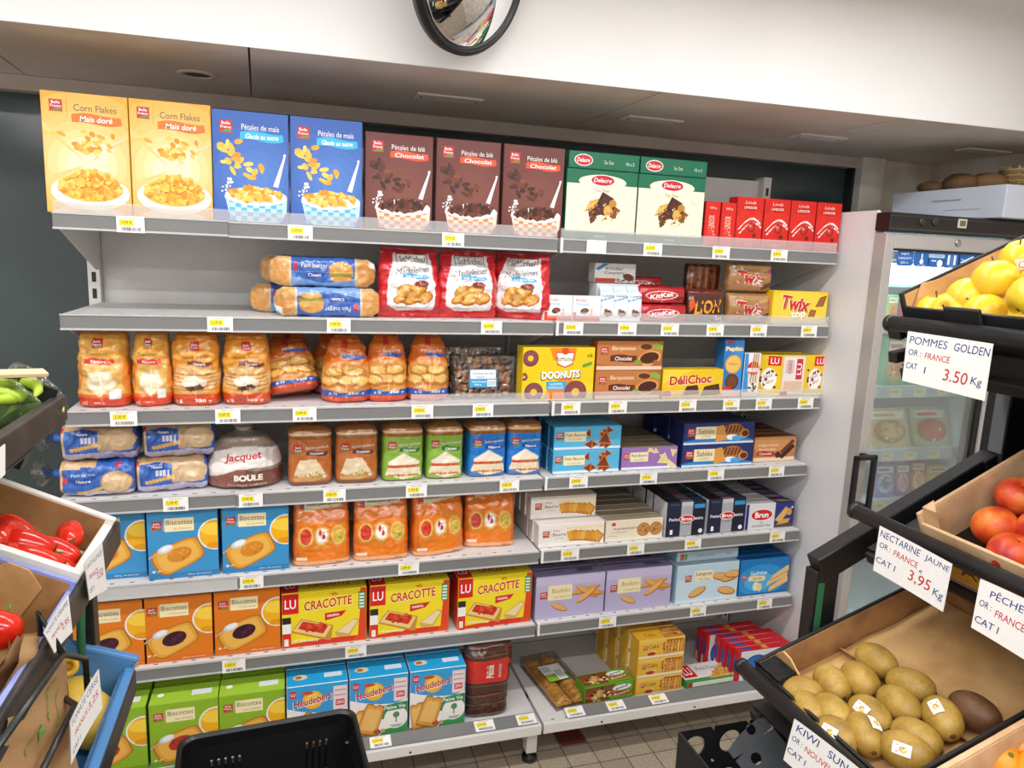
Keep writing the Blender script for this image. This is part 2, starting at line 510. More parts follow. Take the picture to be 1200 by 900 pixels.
# fluorescent ceiling lamps out of view, rear rows added to fill the front
emit = bpy.data.materials.new('lit_tube'); emit.use_nodes = True
eb = emit.node_tree.nodes['Principled BSDF']
eb.inputs['Emission Color'].default_value = (1, .97, .94, 1); eb.inputs['Emission Strength'].default_value = 4.0
eb.inputs['Base Color'].default_value = (.9, .9, .9, 1)
lamp_no = 0
for ty, tw in zip(TUBE_Y, TUBE_W):
    for tx in (-0.75, 0.60, 1.95):
        r = empty('ceiling_lamp', (tx, ty, ROOM_Z-.006))
        tag(r, 'long unseen white ceiling tube lamp above the aisle', 'lamp', 'ceiling tube lamps')
        b1 = MB(); b1.box(-.62, .62, -.05, .05, -.03, 0, '#e8e8e8', 0, .004)
        b1.build('housing', PLAST, r)
        b2 = MB(); b2.tube([(-.6, 0, -.047), (.6, 0, -.047)], .014, '#fff')
        b2.build('tube', emit, r)
        ld = bpy.data.lights.new('tube_light', 'AREA'); ld.shape = 'RECTANGLE'; ld.size = 1.2; ld.size_y = .05
        ld.energy = tw; ld.color = TUBE_COL
        lo = bpy.data.objects.new('tube_light', ld); COL.objects.link(lo); lo.parent = r; lo.location = (0, 0, -.066)

# ------------------------------------------------------------------ convex mirror on the fascia
r = empty('convex_mirror', M=Matrix.Translation((0.968, -0.22, 2.284)) @ Matrix.Rotation(math.radians(33), 4, 'Z') @ Matrix.Rotation(math.radians(18), 4, 'X') @ Matrix.Rotation(math.radians(90), 4, 'X'))
tag(r, 'round convex mirror with black rim on the white fascia', 'mirror')
rad = .158
cap = MB(); cap.lathe([(rad*math.sin(a*.5/14*1.0), .045*(math.cos(a/14*1.45)-math.cos(1.45)) + .006) for a in range(0, 15)], '#fff', 0, 48)
capm = MB(); pr_ = []
for i in range(15):
    q = i/14; pr_.append((max(1e-7, rad*q), .012+.055*(1-q*q)))
capm.lathe(pr_, '#fff', 0, 56)
mm, n_, l_, b_ = node_mat('mirror_silver'); b_.inputs['Metallic'].default_value = 1; b_.inputs['Roughness'].default_value = .02; b_.inputs['Base Color'].default_value = (.85, .85, .85, 1)
capm.build('mirror_face', mm, r)
rim = MB(); rim.lathe([(rad-.004, .010), (rad-.002, .020), (rad+.006, .021), (rad+.013, .012), (rad+.012, -.008), (0, -.010)], '#1a1a1a', 0, 56)
rim.build('rim', BLACK_PLASTIC, r)
arm = MB(); arm.tube([(0, 0, -.010), (0, .03, -.06), (0.05, .08, -.155)], .012, '#222')
arm.build('wall_arm', BLACK_PLASTIC, r)
# ------------------------------------------------------------------ the shelving: two bays, seven levels
ZS = [1.708, 1.459, 1.209, .958, .710, .454, .160]
YF = [.080, .080, .080, .108, .108, .108, .0]
SPLIT, RIGHT, BACK = 1.333, 2.342, .53
def Xat(px, Y, Z):
    v = (px-600)/FPX*AX[2]-AX[0]
    return CAM[0]-(v[1]*(Y-CAM[1])+v[2]*(Z-CAM[2]))/v[0]
def ray(px, py): return (px-600)/FPX*AX[0]-(py-450)/FPX*AX[1]+AX[2]
def on_plane(px, py, P, N):
    d = ray(px, py); N = np.array(N, float); t = ((np.array(P, float)-CAM)@N)/(d@N)
    return Vector(CAM+d*t)

def make_bay(name, label, xa, xb, left_end, right_end, x_left):
    bay = empty(name, (xa, BACK, 0))
    tag(bay, label, 'shelving unit', 'shelving bays along the wall')
    ox, oy = xa, BACK
    def bx(m, x0, x1, y0, y1, z0, z1, c='#fff', mat=0, bev=0): m.box(x0-ox, x1-ox, y0-oy, y1-oy, z0, z1, c, mat, bev)
    ztop = 1.98
    # back panel boards
    m = MB(); zz = [.14, .40, .66, .92, 1.18, 1.44, 1.70, ztop]
    for z0, z1 in zip(zz, zz[1:]): bx(m, xa+.018, xb-.018, BACK+.004, BACK+.016, z0, z1-.003, '#fff')
    m.build('back_panel', WHITE_METAL, bay)
    # uprights with slots
    ends = ([xa] if left_end else []) + [xb]
    for ux in ends:
        m = MB(); bx(m, ux-.017, ux+.017, BACK-.03, BACK+.03, .0, ztop+.01, '#dcdad8', 0, .002)
        for k in range(37):
            z = .12+k*.05
            m.add([(ux-.006-ox, BACK-.0303-oy, z), (ux+.006-ox, BACK-.0303-oy, z), (ux+.006-ox, BACK-.0303-oy, z+.03), (ux-.006-ox, BACK-.0303-oy, z+.03)], [[0, 1, 2, 3]], '#191919')
        m.build('upright', PLAST, bay)
    for k, (z, yf) in enumerate(zip(ZS, YF)):
        x0 = x_left[k] if left_end else xa+.006
        x1 = xb-.003
        m = MB()
        bx(m, x0, x1, yf, BACK-.032, z-.004, z, '#fff', 0, .0015)
        bx(m, x0, x1, yf+.001, yf+.004, z-.038, z-.003)
        bx(m, x0, x0+.002, yf+.002, BACK-.035, z-.034, z-.003); bx(m, x1-.002, x1, yf+.002, BACK-.035, z-.034, z-.003)
        bx(m, x0, x1, yf+.16, yf+.19, z-.02, z-.003)
        nsl = int((x1-x0-.05)/.05)
        for i in range(nsl):
            x = x0+.03+i*.05
            m.add([(x-ox, yf+.012-oy, z+.0004), (x+.012-ox, yf+.012-oy, z+.0004), (x+.012-ox, yf+.016-oy, z+.0004), (x-ox, yf+.016-oy, z+.0004)], [[0, 1, 2, 3]], '#fff', 1)
        sh = m.build('shelf', [WHITE_METAL, BLACK_PLASTIC], bay)
        if k < 6:
            segs = [(x0, min(.412, x1), 0), (.4135, x1, 1)] if left_end else [(x0+.008, x1, 1)]
            for a, b, s in segs:
                lightrail = left_end and k == 4 and s == 0
                dz = .002 if s == 0 else 0
                m = MB()
                bx(m, a, b, yf-.005, yf-.001, z-.041+dz, z-.001+dz, '#fff', 0, .0008)
                bx(m, a, b, yf-.0075, yf-.004, z-.0415+dz, z-.0365+dz, '#fff', 1)
                bx(m, a, b, yf-.0070, yf-.004, z-.0045+dz, z-.0005+dz, '#fff', 1)
                m.build('price_rail', [RAIL_LIGHT if (lightrail or (k == 0 and left_end and False)) else RAIL_GREY, RAIL_LIGHT], sh)
            if not left_end:
                m = MB(); bx(m, x0, x0+.008, yf-.007, yf+.004, z-.043, z+.001, '#f2f0ee', 0, .001); m.build('end_cap', PLAST, sh)
            for bxx in ((x0+.004) if left_end else (x0+.012), x1-.008):
                m = MB()
                m.prism([(yf+.03-oy, z-.005), (BACK-.03-oy, z-.005), (BACK-.03-oy, z-.15), (BACK-.07-oy, z-.15), (yf+.05-oy, z-.045), (yf+.03-oy, z-.040)], bxx-ox, bxx+.003-ox, '#e2e0de', 0, 'x')
                m.build('bracket', PLAST, sh)
            if k in (0, 2) or (k == 1 and not left_end) or (k == 1 and left_end and False):
                m = MB(); a = x0+.002; 
                if k == 2 and left_end: a = .90
                bx(m, a, x1, yf+.0015, yf+.0030, z+.0005, z+.030); m.build('clear_riser', ACRYL, sh)
        else:
            m = MB(); bx(m, x0, x1, -.006, -.001, z-.034, z-.001, '#e4e2df', 0, .001)
            for i in range(3): bx(m, x0+.2+i*.35, x0+.207+i*.35, -.0064, -.0058, z-.026, z-.019, '#333')
            m.build('front_lip', PLAST, sh)
            m = MB()
            for a, b in (((x0+.09 if not left_end else x0+.01), x1-.01),):
                pts = [(.002, z+.0015), (.046, z+.013), (.046, z+.015), (.002, z+.0035)]
                m.prism([(p-oy, q) for p, q in pts], a-ox, b-ox, '#fff', 0, 'x')
            m.build('price_rail', RAIL_GREY, sh)
    for fx in ([xa+.02] if left_end else []) + [xb-.02]:
        m = MB(); bx(m, fx-.018, fx+.018, .03, .07, .035, .13, '#e0dedb', 0, .002)
        bx(m, fx-.015, fx+.015, .07, BACK, .05, .13, '#d8d6d3')
        for yy in (.05, BACK-.06):
            m.lathe([(.0, .0), (.024, .0), (.026, .012), (.022, .02), (.008, .022), (.008, .036)], '#151515', 1, 18, Matrix.Translation((fx-ox, yy-oy, 0)))
        m.build('foot', [PLAST, BLACK_PLASTIC], bay)
    return bay
make_bay('shelving_bay', 'wide white shelving bay of seven shelves holding cereal, bread and rusks', 0, SPLIT, True, False, [.010, .012, .010, -.032, 0, 0, 0])
make_bay('shelving_bay', 'narrower white shelving bay on the right holding chocolate and biscuits', SPLIT, RIGHT, False, True, None)
m = MB(); m.box(2.362, 2.374, -.06, .50, .0, 1.842, '#e9e8ea', 0, .002)
tag(m.build('end_panel', PLAST), 'tall plain white end panel between the shelves and the fridge', 'panel')

# ------------------------------------------------------------------ price tags in the rails
_tags = {}
def tag_mesh(price, blank=False):
    k = (price, blank)
    if k not in _tags:
        m = MB(); w, h = .064, .040
        m.box(-w/2, w/2, -.0006, 0, 0, h, '#f4f3f0')
        if not blank:
            art = [R(.10, .42, .62, .80, '#f3df2e'), T(price, .36, .61, .40, .22, '#6a6320', 1.6), T('PRODUIT 250 G', .5, .90, .5, .08, '#777', 1.6)]
            rr = random.Random(len(_tags)); x = .18
            while x < .86:
                ww = rr.choice((.012, .02, .03)); art.append(R(x, .10, x+ww, .32, '#3a3a3c')); x += ww+rr.choice((.015, .02, .03))
            lay(m, art, lambda u, v, i: ((u-.5)*w, -.0007-i*LAYER, v*h))
        _tags[k] = m.mesh('price_tag', CARTON)
    return _tags[k]
TAGS = [
 [(153, '3,09 €', 'under the first yellow cereal box'), (352, '3,79 €', 'under the right light blue cereal box'), (531, '3,75 €', 'under the middle brown cereal box'),
  (699, None, 'blank white tag under the left tall green biscuit box'), (765, '6,15 €', 'under the right tall green biscuit box'), (845, '4,70 €', 'under the row of red chocolate cartons, left one'), (913, '4,99 €', 'under the row of red chocolate cartons, right one')],
 [(258, '1,19 €', 'under the empty stretch of the second shelf'), (397, '1,99 €', 'under the blue burger bun packs'), (576, '4,19 €', 'under the white and red cake pouches'),
  (672, '2,25 €', 'under the two small white chocolate bars'), (735, '3,95 €', 'under the red wafer packs, first from left'), (785, '3,55 €', 'under the red wafer packs, second from left'), (838, '3,49 €', 'under the dark brown chocolate bar pack'), (889, '3,75 €', 'under the gold chocolate bar packs'), (948, '2,89 €', 'under the yellow chocolate biscuit box')],
 [(145, '2,35 €', 'under the first white bread bag'), (267, '3,49 €', 'under the two orange milk roll bags'), (357, '3,49 €', 'under the tilted brioche bag'), (495, '2,99 €', 'under the rightmost brioche bag'), (566, '5,99 €', 'under the clear walnut tray'),
  (669, '3,99 €', 'under the yellow doughnut box'), (724, '1,99 €', 'under the two brown biscuit boxes'), (806, '3,29 €', 'under the low yellow box, third shelf'), (857, '2,65 €', 'under the blue upright biscuit box'), (895, '2,19 €', 'third shelf, second tag from the right end'), (944, '2,89 €', 'third shelf, right end, under the yellow cookie packs')],
 [(206, '1,39 €', 'under the stacked blue bread bags'), (294, '2,95 €', 'under the round brown country loaf'), (392, '1,85 €', 'under the brown sandwich breads'), (488, '1,99 €', 'under the green sandwich breads'), (597, '1,45 €', 'under the blue sandwich breads'),
  (678, '1,99 €', 'under the light blue butter biscuit stacks'), (760, '1,99 €', 'under the purple butter biscuits'), (839, '1,99 €', 'under the navy shortbread boxes'), (910, '2,15 €', 'under the brown wafer roll boxes')],
 [(295, '1,55 €', 'under the right blue rusk box'), (479, '1,89 €', 'under the orange rusk pouches'), (668, '1,19 €', 'under the white butter biscuit stack'), (745, '1,99 €', 'under the pale hazelnut biscuits'), (812, '2,09 €', 'under the black and silver biscuit packs'), (911, '1,85 €', 'under the navy wafer packs')],
 [(274, '1,95 €', 'under the orange rusk boxes'), (417, '2,99 €', 'under the yellow crispbread boxes'), (712, '1,99 €', 'under the lilac finger biscuits'), (818, '1,89 €', 'under the pale blue biscuit boxes'), (896, '1,49 €', 'under the bright blue wafer boxes')],
 [(446, '3,59 €', 'under the light blue toast boxes'), (568, '3,15 €', 'under the bagged brown cake'), (617, '2,79 €', 'bottom shelf, right end of the wide bay'), (674, '1,99 €', 'under the flat tray of pastries'), (722, '2,45 €', 'under the small green cake box'), (772, '1,99 €', 'under the stacked yellow cake boxes')]]
for k, row in enumerate(TAGS):
    for px, price, where in row:
        lb = where if price is None else 'yellow and white price tag ' + (where if where[:5] == 'under' else 'on the ' + where)
        if k < 6:
            x = Xat(px, YF[k]-.008, ZS[k]-.02)
            tag(place(tag_mesh(price, price is None), 'price_tag', (x, YF[k]-.0078, ZS[k]-.0405)), lb, 'price tag', 'price tags on the shelf rails')
        else:
            x = Xat(px, .02, ZS[k]+.01)
            M = Matrix.Translation((x, .003, ZS[k]+.0045)) @ Matrix.Rotation(math.radians(-75.3), 4, 'X')
            tag(place(tag_mesh(price), 'price_tag', None, M=M), lb, 'price tag', 'price tags on the shelf rails')
# ------------------------------------------------------------------ packaged goods
YEL = ['#f2b840', '#eda32e', '#f8cf66', '#e08f24', '#f6c452']
def bowl(cx, cy, rx, A, food, rim='#f6f4ef', side=None, n=110, s=.035, seed=1):
    o = []
    ry = rx*A*.42
    if side: o += [Pg([(cx-rx*.98, cy), (cx-rx*.7, cy-rx*A*.55), (cx-rx*.3, cy-rx*A*.72), (cx+rx*.3, cy-rx*A*.72), (cx+rx*.7, cy-rx*A*.55), (cx+rx*.98, cy)], side)]
    o += [El(cx, cy, rx, ry, rim), El(cx, cy+ry*.06, rx*.9, ry*.84, food[0])]
    o += bits(cx, cy+ry*.12, rx*.78, ry*.75, n, food, s, A, seed)
    return o
def sheen(A, c1, c2, c3):
    return [El(.5, .38, .75, .50, c1, 0, 30), El(.5, .38, .55, .36, c2, 0, 30), El(.5, .38, .36, .24, c3, 0, 30)]

def art_cornflakes(A):
    o = [R(0, 0, 1, 1, '#e9a53a')] + [El(.5, .42, .14*q+.1, .09*q+.06, c, 0, 36) for q, c in ((6, '#eeb352'), (5, '#f0b95e'), (4.2, '#f1c06c'), (3.4, '#f3c87c'), (2.6, '#f5d18e'), (1.8, '#f7dba4'), (1, '#fae6be'))]
    o += [Pg([(.05, 0), (.45, .13), (.55, .13), (.95, 0)], '#f4d7ac')] + [Pg([(.5, .42), (math.cos(a)*1.2+.5, math.sin(a)*.8+.42), (math.cos(a+.09)*1.2+.5, math.sin(a+.09)*.8+.42)], '#f4c97e') for a in (.3, .8, 2.2, 2.7, 3.3)]
    o += [brand_red, ][:0] + brand_red(.09, .84, .15, A) + [R(.285, .80, .29, .96, '#c98a2a')]
    o += [T('Corn Flakes', .62, .885, .50, .055, '#5b5446', A, 0, 0.0), Banner(.34, .92, .795, .085, '#e07427', .02), T('Maïs doré', .63, .795, .38, .045, '#fff', A, 0, .01, .15)]
    o += bits(.45, .665, .40, .035, 7, YEL, .05, A, 3)
    o += [Pg([(.62, .55), (.98, .66), (1, .69), (1, .66), (.66, .53)], '#d9cdbb'), El(.58, .545, .24, .055, '#e8dac2')]
    o += bits(.57, .565, .21, .055, 34, YEL, .042, A, 5)
    o += [El(.52, .18, .47, .155, '#f3ead9'), El(.52, .195, .43, .13, '#fbf7ee'), El(.52, .21, .39, .11, '#efb64c')]
    o += bits(.52, .225, .37, .11, 110, YEL, .045, A, 7)
    o += bits(.55, .30, .24, .07, 40, YEL, .045, A, 8)
    return o
def art_petals(A, bg, bg2, title, sub, subcol, food, checks, drop):
    o = [R(0, 0, 1, 1, bg)] + [El(.58, .40, .15*q, .11*q, tuple(H(bg)[i]+(H(bg2)[i]-H(bg)[i])*(1-q/5)*1.5 for i in range(3))+(1,), 0, 30) for q in (4.5, 3.8, 3.1, 2.4, 1.7, 1)] + brand_red(.09, .80, .17, A)
    o += [T(title, .63, .865, .50, .05, '#f0ece6', A, 0, 0.0), Banner(.36, .93, .785, .085, subcol, .02), T(sub, .65, .785, .44, .045, '#fff', A, 0, .01, .15)]
    o += bits(.27, .62, .21, .13, 13, food, .065, A, 11, .55) + bits(.45, .47, .22, .08, 9, food, .06, A, 17, .55)
    # splash and spoon
    o += [Pg([(.79, .34), (.86, .33), (.965, .62), (.945, .63)], '#e9eef2'), El(.95, .63, .022, .018*A, '#e9eef2', 60, 12, A)]
    o += bits(.20, .30, .11, .10, 26, ['#f4f6f8', '#dfe9f2'], .022, A, 13)
    cx, cy, rx = .56, .235, .42
    o += [Pg([(cx-rx, cy), (cx-rx*.86, .06), (cx-rx*.6, .0), (cx+rx*.75, .0), (cx+rx*.97, .09), (cx+rx, cy)], checks[0])]
    for i in range(9):
        for j in range(5):
            if (i+j) % 2: continue
            x = cx-rx*.86+i*rx*.19; y = .01+j*.04
            o.append(R(x, y, min(x+rx*.18, cx+rx*.95), y+.038, checks[1]))
    o += [El(cx, cy, rx, .085, '#f5f2ec'), El(cx, cy+.008, rx*.92, .07, '#fbfaf6')] + bits(cx, cy+.02, rx*.82, .06, 90, food, .05, A, drop)
    return o
CHO = ['#5a2a1a', '#713a24', '#432014', '#87492e', '#3a1a10']
def art_delacre(A):
    g = '#0d6b4c'
    o = [R(0, 0, 1, 1, '#f1e8d2'), R(0, .86, 1, 1, g), R(0, .80, .22, .87, g), R(.8, .80, 1, .87, g), El(.5, .84, .34, .10, '#f1e8d2'), R(0, 0, 1, .105, g), R(0, .11, 1, .118, '#c9a55a'), T('24 biscuits', .5, .05, .16, .028, '#cfe2d2', A),
         El(.5, .86, .18, .085, '#fff'), El(.5, .86, .165, .074, '#c82430'), T('Delacre', .5, .862, .25, .06, '#fff', A, 0, .01, .2), T('Tea Time', .5, .715, .2, .045, '#8a7a4a', A, 0, 0, .2)]
    br = ['#5b2c17', '#3f1f12', '#7b4725', '#e4b462', '#c98c3c', '#efe0bb', '#8a5028']
    def sq(cx, cy, w, h, rot, c):
        return El(cx, cy, w, h, c, rot, 4, A)
    o += [sq(.37, .50, .15, .06*A, 40, '#d9a03c'), sq(.35, .49, .12, .03*A, 40, '#e8bc62'), sq(.55, .56, .13, .13*A, 20, '#3c1d12'), sq(.56, .565, .09, .09*A, 20, '#52291a'),
          sq(.40, .36, .13, .09*A, 70, '#5a2d19'), sq(.40, .365, .10, .06*A, 70, '#703c22'), sq(.66, .42, .12, .10*A, 10, '#8c5226'), Ci(.47, .40, .09, '#4a2515', A), Ci(.60, .43, .07, '#e3b157', A), Ci(.66, .53, .055, '#c48637', A), Ci(.50, .27, .085, '#f4ead0', A, 12), Ci(.58, .30, .06, '#f0e2c2', A)]
    o += bits(.52, .40, .22, .14, 40, br, .018, A, 3)
    o += [Ci(.86, .66, .05, '#dcd6c0', A), Ci(.86, .66, .042, '#f4efe0', A)]
    return o
def art_delacre_flat(A):
    return [R(0, 0, 1, 1, '#0d6b4c'), El(.2, .5, .13, .36, '#fff'), El(.2, .5, .12, .31, '#c82430'), T('Delacre', .2, .5, .18, .26, '#fff', A, 0, .01, .2), T('Tea Time', .56, .45, .14, .22, '#e6dfb8', A, 0, 0, .2), T('10 x 2', .87, .45, .12, .2, '#cfe0d4', A), R(0, .0, 1, .04, '#0a543c')]
def art_lindor(A):
    o = [R(0, 0, 1, 1, '#d42018'), El(.5, .55, .5, .25, '#dc2a1f'), T('Lindt', .5, .90, .42, .06, '#f3d9c9', A, 0, .0, .2), El(.5, .80, .34, .07, '#c21c16'), T('LINDOR', .5, .80, .5, .05, '#f6e8dc', A, 0, .01)]
    r = random.Random(2)
    for i in range(26):
        t = i/25; x = .10+.8*t; y = .36+.22*math.sin(t*PI*.8)
        o.append(El(x, y, .05, .022*A, r.choice(['#f7efe6', '#e9c9b8', '#fff']), 40+60*t+r.uniform(-25, 25), 4, A))
        o.append(El(x+.05, y-.08, .045, .02*A, r.choice(['#f7efe6', '#e7b9a8', '#fff', '#b9151a']), 60*t+r.uniform(-25, 25), 4, A))
    o += [Ci(.58, .40, .15, '#a01a18', A), Ci(.56, .415, .11, '#c63a2c', A), Ci(.54, .43, .045, '#e98b76', A), Ci(.72, .24, .07, '#5a2614', A), T('200 g', .5, .07, .3, .03, '#f0c9b9', A)]
    return o
def art_lindor_side(A):
    return [R(0, 0, 1, 1, '#d8231a'), R(.2, .15, .7, .5, '#e04a3c'), T('200 g', .5, .86, .5, .06, '#f6e6da', A), T('LINDOR', .45, .55, .75, .16, '#f1cfc0', A, 90)] + bits(.5, .3, .25, .16, 14, ['#f1ddd0', '#b81a16'], .05, A, 4)
def art_kinder(A):
    return [R(0, 0, 1, 1, '#f4f5f8'), R(0, 0, 1, .16, '#d8472f'), R(0, .0, .12, .36, '#d8472f'), R(.12, .1, 1, .2, '#e9897a'), T('Kinder', .30, .84, .42, .12, '#d3302b', A), T('Chocolat', .33, .68, .46, .10, '#5db3e0', A, 0, .01, .2),
            El(.42, .40, .16, .12, '#6a3a22', 20), El(.44, .43, .1, .06, '#8a5636', 20), R(.58, .17, .64, .5, '#f2d4c8'), R(.66, .17, .72, .52, '#e2b5a2')]
def art_country(A):
    return [R(0, 0, 1, 1, '#e9e8e6'), Pg([(.0, .7), (.2, 1), (.34, 1), (.08, .62)], '#3f8dc4'), T('Kinder', .48, .74, .44, .16, '#3a2a22', A), T('Country', .48, .50, .5, .2, '#5a3020', A, 0, .01), R(0, .0, .5, .22, '#d5452f'), El(.83, .3, .13, .2, '#6a3a22', 20)] + bits(.72, .12, .24, .1, 14, ['#7a4a2a', '#b98a52'], .03, A, 2)
def art_country_bar(A):
    return [R(0, 0, 1, 1, '#eef0f3'), Pg([(0, .78), (1, .9), (1, 1), (0, 1)], '#cfe3f1'), T('Country', .5, .72, .8, .09, '#4a5a7a', A, 0, 0, .2), Pg([(0, .55), (1, .68), (1, .72), (0, .6)], '#5aa5d4'), El(.55, .22, .3, .09, '#6a3a22'), Ci(.4, .3, .12, '#8a5636', A)]
def art_kitkat(A):
    return [R(0, 0, 1, 1, '#b31d22'), Pg([(0, .0), (1, .0), (1, .25), (.5, .12)], '#8f1519'), El(.47, .5, .36, .26, '#c9262a', 8), El(.47, .5, .35, .25, '#f4f0ee', 8), El(.47, .5, .325, .215, '#c3181d', 8), T('KitKat', .47, .5, .5, .26, '#fff', A, 8, .03, .15), Pg([(.80, .2), (.97, .34), (.95, .5), (.78, .34)], '#5a2c18')]
def art_lion(A):
    return [R(0, 0, 1, 1, '#4a1f16'), R(0, .86, 1, 1, '#6b2a1a'), R(0, 0, 1, .12, '#38150f'), T('LION', .55, .45, .72, .42, '#3a120c', A, 5, .05, .15), T('LION', .54, .47, .70, .40, '#f4a41e', A, 5, .03, .15), Pg([(.06, .3), (.2, .5), (.12, .78), (.04, .6)], '#d9551f'), T('2x4', .86, .14, .2, .12, '#eee', A)]
def art_twix(A):
    return [R(0, 0, 1, 1, '#a97a4a'), R(0, .78, 1, 1, '#b98c5c'), Pg([(0, .0), (1, .0), (1, .16), (0, .26)], '#94663a'), T('Twix', .46, .50, .68, .44, '#f6efe4', A, -6, .065, .1), T('Twix', .46, .50, .65, .40, '#c62027', A, -6, .045, .1), Pg([(.72, .1), (.96, .2), (.98, .42), (.76, .28)], '#5b2d1a'), Ci(.93, .72, .06, '#c9397a', A), El(.75, .75, .12, .05, '#c99a68', 20)]
def art_twixtop(A):
    return [R(0, 0, 1, 1, '#f0c81e'), El(.5, .55, .6, .5, '#f4d443'), T('Twix', .42, .62, .54, .44, '#7a3a1a', A, -6, .07, .1), T('Twix', .41, .635, .54, .44, '#fff4d8', A, -6, .06, .1), T('Twix', .41, .635, .52, .42, '#d22424', A, -6, .03, .1), T('top', .48, .26, .28, .30, '#b98a3a', A, 5, .06), T('top', .48, .27, .27, .28, '#fffdf2', A, 5, .035),
            Pg([(.78, .54), (.93, .56), (.98, .90), (.86, .84)], '#8a4f2a'), Pg([(.80, .56), (.91, .58), (.95, .86), (.87, .80)], '#a5673a'), Pg([(.66, .22), (.78, .22), (.81, .44), (.70, .46)], '#8a4f2a'), Pg([(.68, .24), (.765, .24), (.79, .41), (.71, .43)], '#a5673a'), R(0, 0, 1, .14, '#efdfb4')]
def art_doonuts(A):
    o = [R(0, 0, 1, 1, '#eccb1d'), Pg([(0, .2), (.3, .0), (1, 0), (1, .3), (.6, .45), (.2, .4)], '#f0d531'), Pg([(.28, 0), (.58, .0), (.80, .25), (.62, .5), (.4, .3)], '#ef8a1c'), Pg([(.36, 1), (.42, .76), (.72, .76), (.74, 1)], '#f08b1f')]
    for cx, cy, rr in ((.10, .80, .11), (.16, .16, .13), (.75, .15, .16), (.02, .45, .05)):
        o += [Ci(cx, cy, rr, '#6f3a4c', A), Ci(cx, cy+.02, rr*.86, '#8a4a4f', A), Ci(cx, cy, rr*.36, '#f2c32a', A)]
    o += [Pg([(.45, .92), (.71, .92), (.69, .68), (.58, .62), (.47, .68)], '#c9202c'), Pg([(.46, .90), (.70, .90), (.68, .70), (.58, .64), (.48, .70)], '#f6f1e6'), T('StMichel', .58, .785, .23, .075, '#3a2a2a', A, 0, 0), Ci(.58, .94, .05, '#d94c2a', A),
          T('DOONUTS', .53, .48, .56, .17, '#5b2a1e', A, 3, .08), T('DOONUTS', .53, .49, .54, .15, '#fff', A, 3, .045), Pg([(.34, .20), (.60, .20), (.62, .36), (.33, .36)], '#35a6dc'), T('NAPPÉS', .47, .315, .18, .05, '#fff', A), T('CHOCOLAT', .47, .245, .22, .05, '#fff', A), T('x6', .93, .86, .08, .08, '#3a6a2a', A), Pg([(.84, .62), (.97, .68), (.96, .74), (.83, .68)], '#5da03a'), R(0, 0, 1, .03, '#f3e6b4')]
    return o
def art_barq(A, sub='Chocolat', c='#b5652f'):
    o = [R(0, 0, 1, 1, c), El(.4, .6, .6, .5, '#c17a42'), R(0, 0, 1, .13, '#e9cdb4')] + brand_red(.05, .52, .11, A)
    o += [T('Barquettes', .40, .74, .36, .18, '#f6e7d4', A, 0, 0, .15), Banner(.20, .60, .40, .26, '#6a2a1c', .04), T(sub, .40, .40, .26, .14, '#fff', A, 0, .01, .15),
          El(.80, .40, .17, .28, '#e0a45a', -15), El(.80, .42, .14, .21, '#4a2216', -15), El(.74, .80, .12, .15, '#c98a48', 20), El(.74, .81, .09, .10, '#5a2c1a', 20), El(.93, .82, .07, .14, '#8fae3a', 30), Ci(.90, .24, .045, '#a9652c', A), Ci(.66, .22, .035, '#b3783a', A), El(.62, .28, .05, .08, '#7da33a')]
    return o
def art_delichoc(A):
    return [R(0, 0, 1, 1, '#efc61b'), Pg([(0, .5), (.5, 1), (.0, 1)], '#f3d640'), T('DéliChoc', .46, .64, .72, .34, '#f8edd4', A, 3, .06, .05), T('DéliChoc', .46, .65, .70, .32, '#c8141c', A, 3, .03, .05),
            Pg([(.34, .10), (.62, .12), (.58, .46), (.40, .42)], '#3f1d14'), Pg([(.37, .13), (.60, .15), (.565, .41), (.42, .38)], '#57291b'), Pg([(.64, .06), (.98, .12), (.94, .50), (.70, .40)], '#43201a'), Pg([(.67, .10), (.95, .15), (.92, .45), (.72, .36)], '#5d2f20'), R(0, 0, 1, .07, '#f2d988'), R(0, .07, .14, .26, '#c8302a')]
def art_pepito(A):
    return [R(0, 0, 1, 1, '#2f7cc4'), R(.5, 0, 1, 1, '#3d8fd4'), T('Pepito', .5, .84, .9, .10, '#f6e3a0', A, 0, .04, .1), R(.1, .94, .4, .99, '#d42a26'), Ci(.5, .58, .42, '#e3a945', A), Ci(.5, .58, .36, '#f0c263', A), T('Pépito', .5, .58, .5, .05, '#a8752a', A), Ci(.5, .27, .36, '#5a2c1a', A), Ci(.5, .27, .28, '#75402a', A), R(0, 0, 1, .11, '#f2c9c4'), R(0, .11, .5, .18, '#d5352a')]
def art_mikado(A):
    o = [R(0, 0, 1, 1, '#f0eeea'), Pg([(0, .0), (.35, 0), (.2, 1), (0, 1)], '#3c93d8'), Ci(.58, .66, .38, '#d8251e', A)]
    for i in range(7): o.append(Pg([(.35+i*.08, .30+.05*(i % 2)), (.39+i*.08, .30), (.55+i*.06, 1), (.51+i*.06, 1)], '#8a5a3a' if i % 2 else '#e0b878'))
    o += [T('MIKADO', .56, .62, .72, .10, '#fff', A, 0, .05), R(0, 0, 1, .1, '#e8dcd0')] + bits(.6, .22, .25, .1, 8, CHO, .1, A, 3)
    return o
def art_lu_cookie(A):
    return [R(0, 0, 1, 1, '#f0c720'), R(.42, .74, .98, .98, '#d81e24'), T('LU', .70, .86, .34, .15, '#fff', A, 0, .012), El(.5, .40, .34, .28, '#fbf7ee'), T('Petit', .48, .48, .4, .09, '#c0447a', A, 20, 0, .2), T('Cœur', .5, .34, .48, .11, '#c0447a', A, 20, 0, .2), R(0, 0, 1, .05, '#f7e9a6')] + bits(.5, .42, .46, .36, 10, ['#6a2f1c', '#7d3c26'], .07, A, 7, .8)[:10]
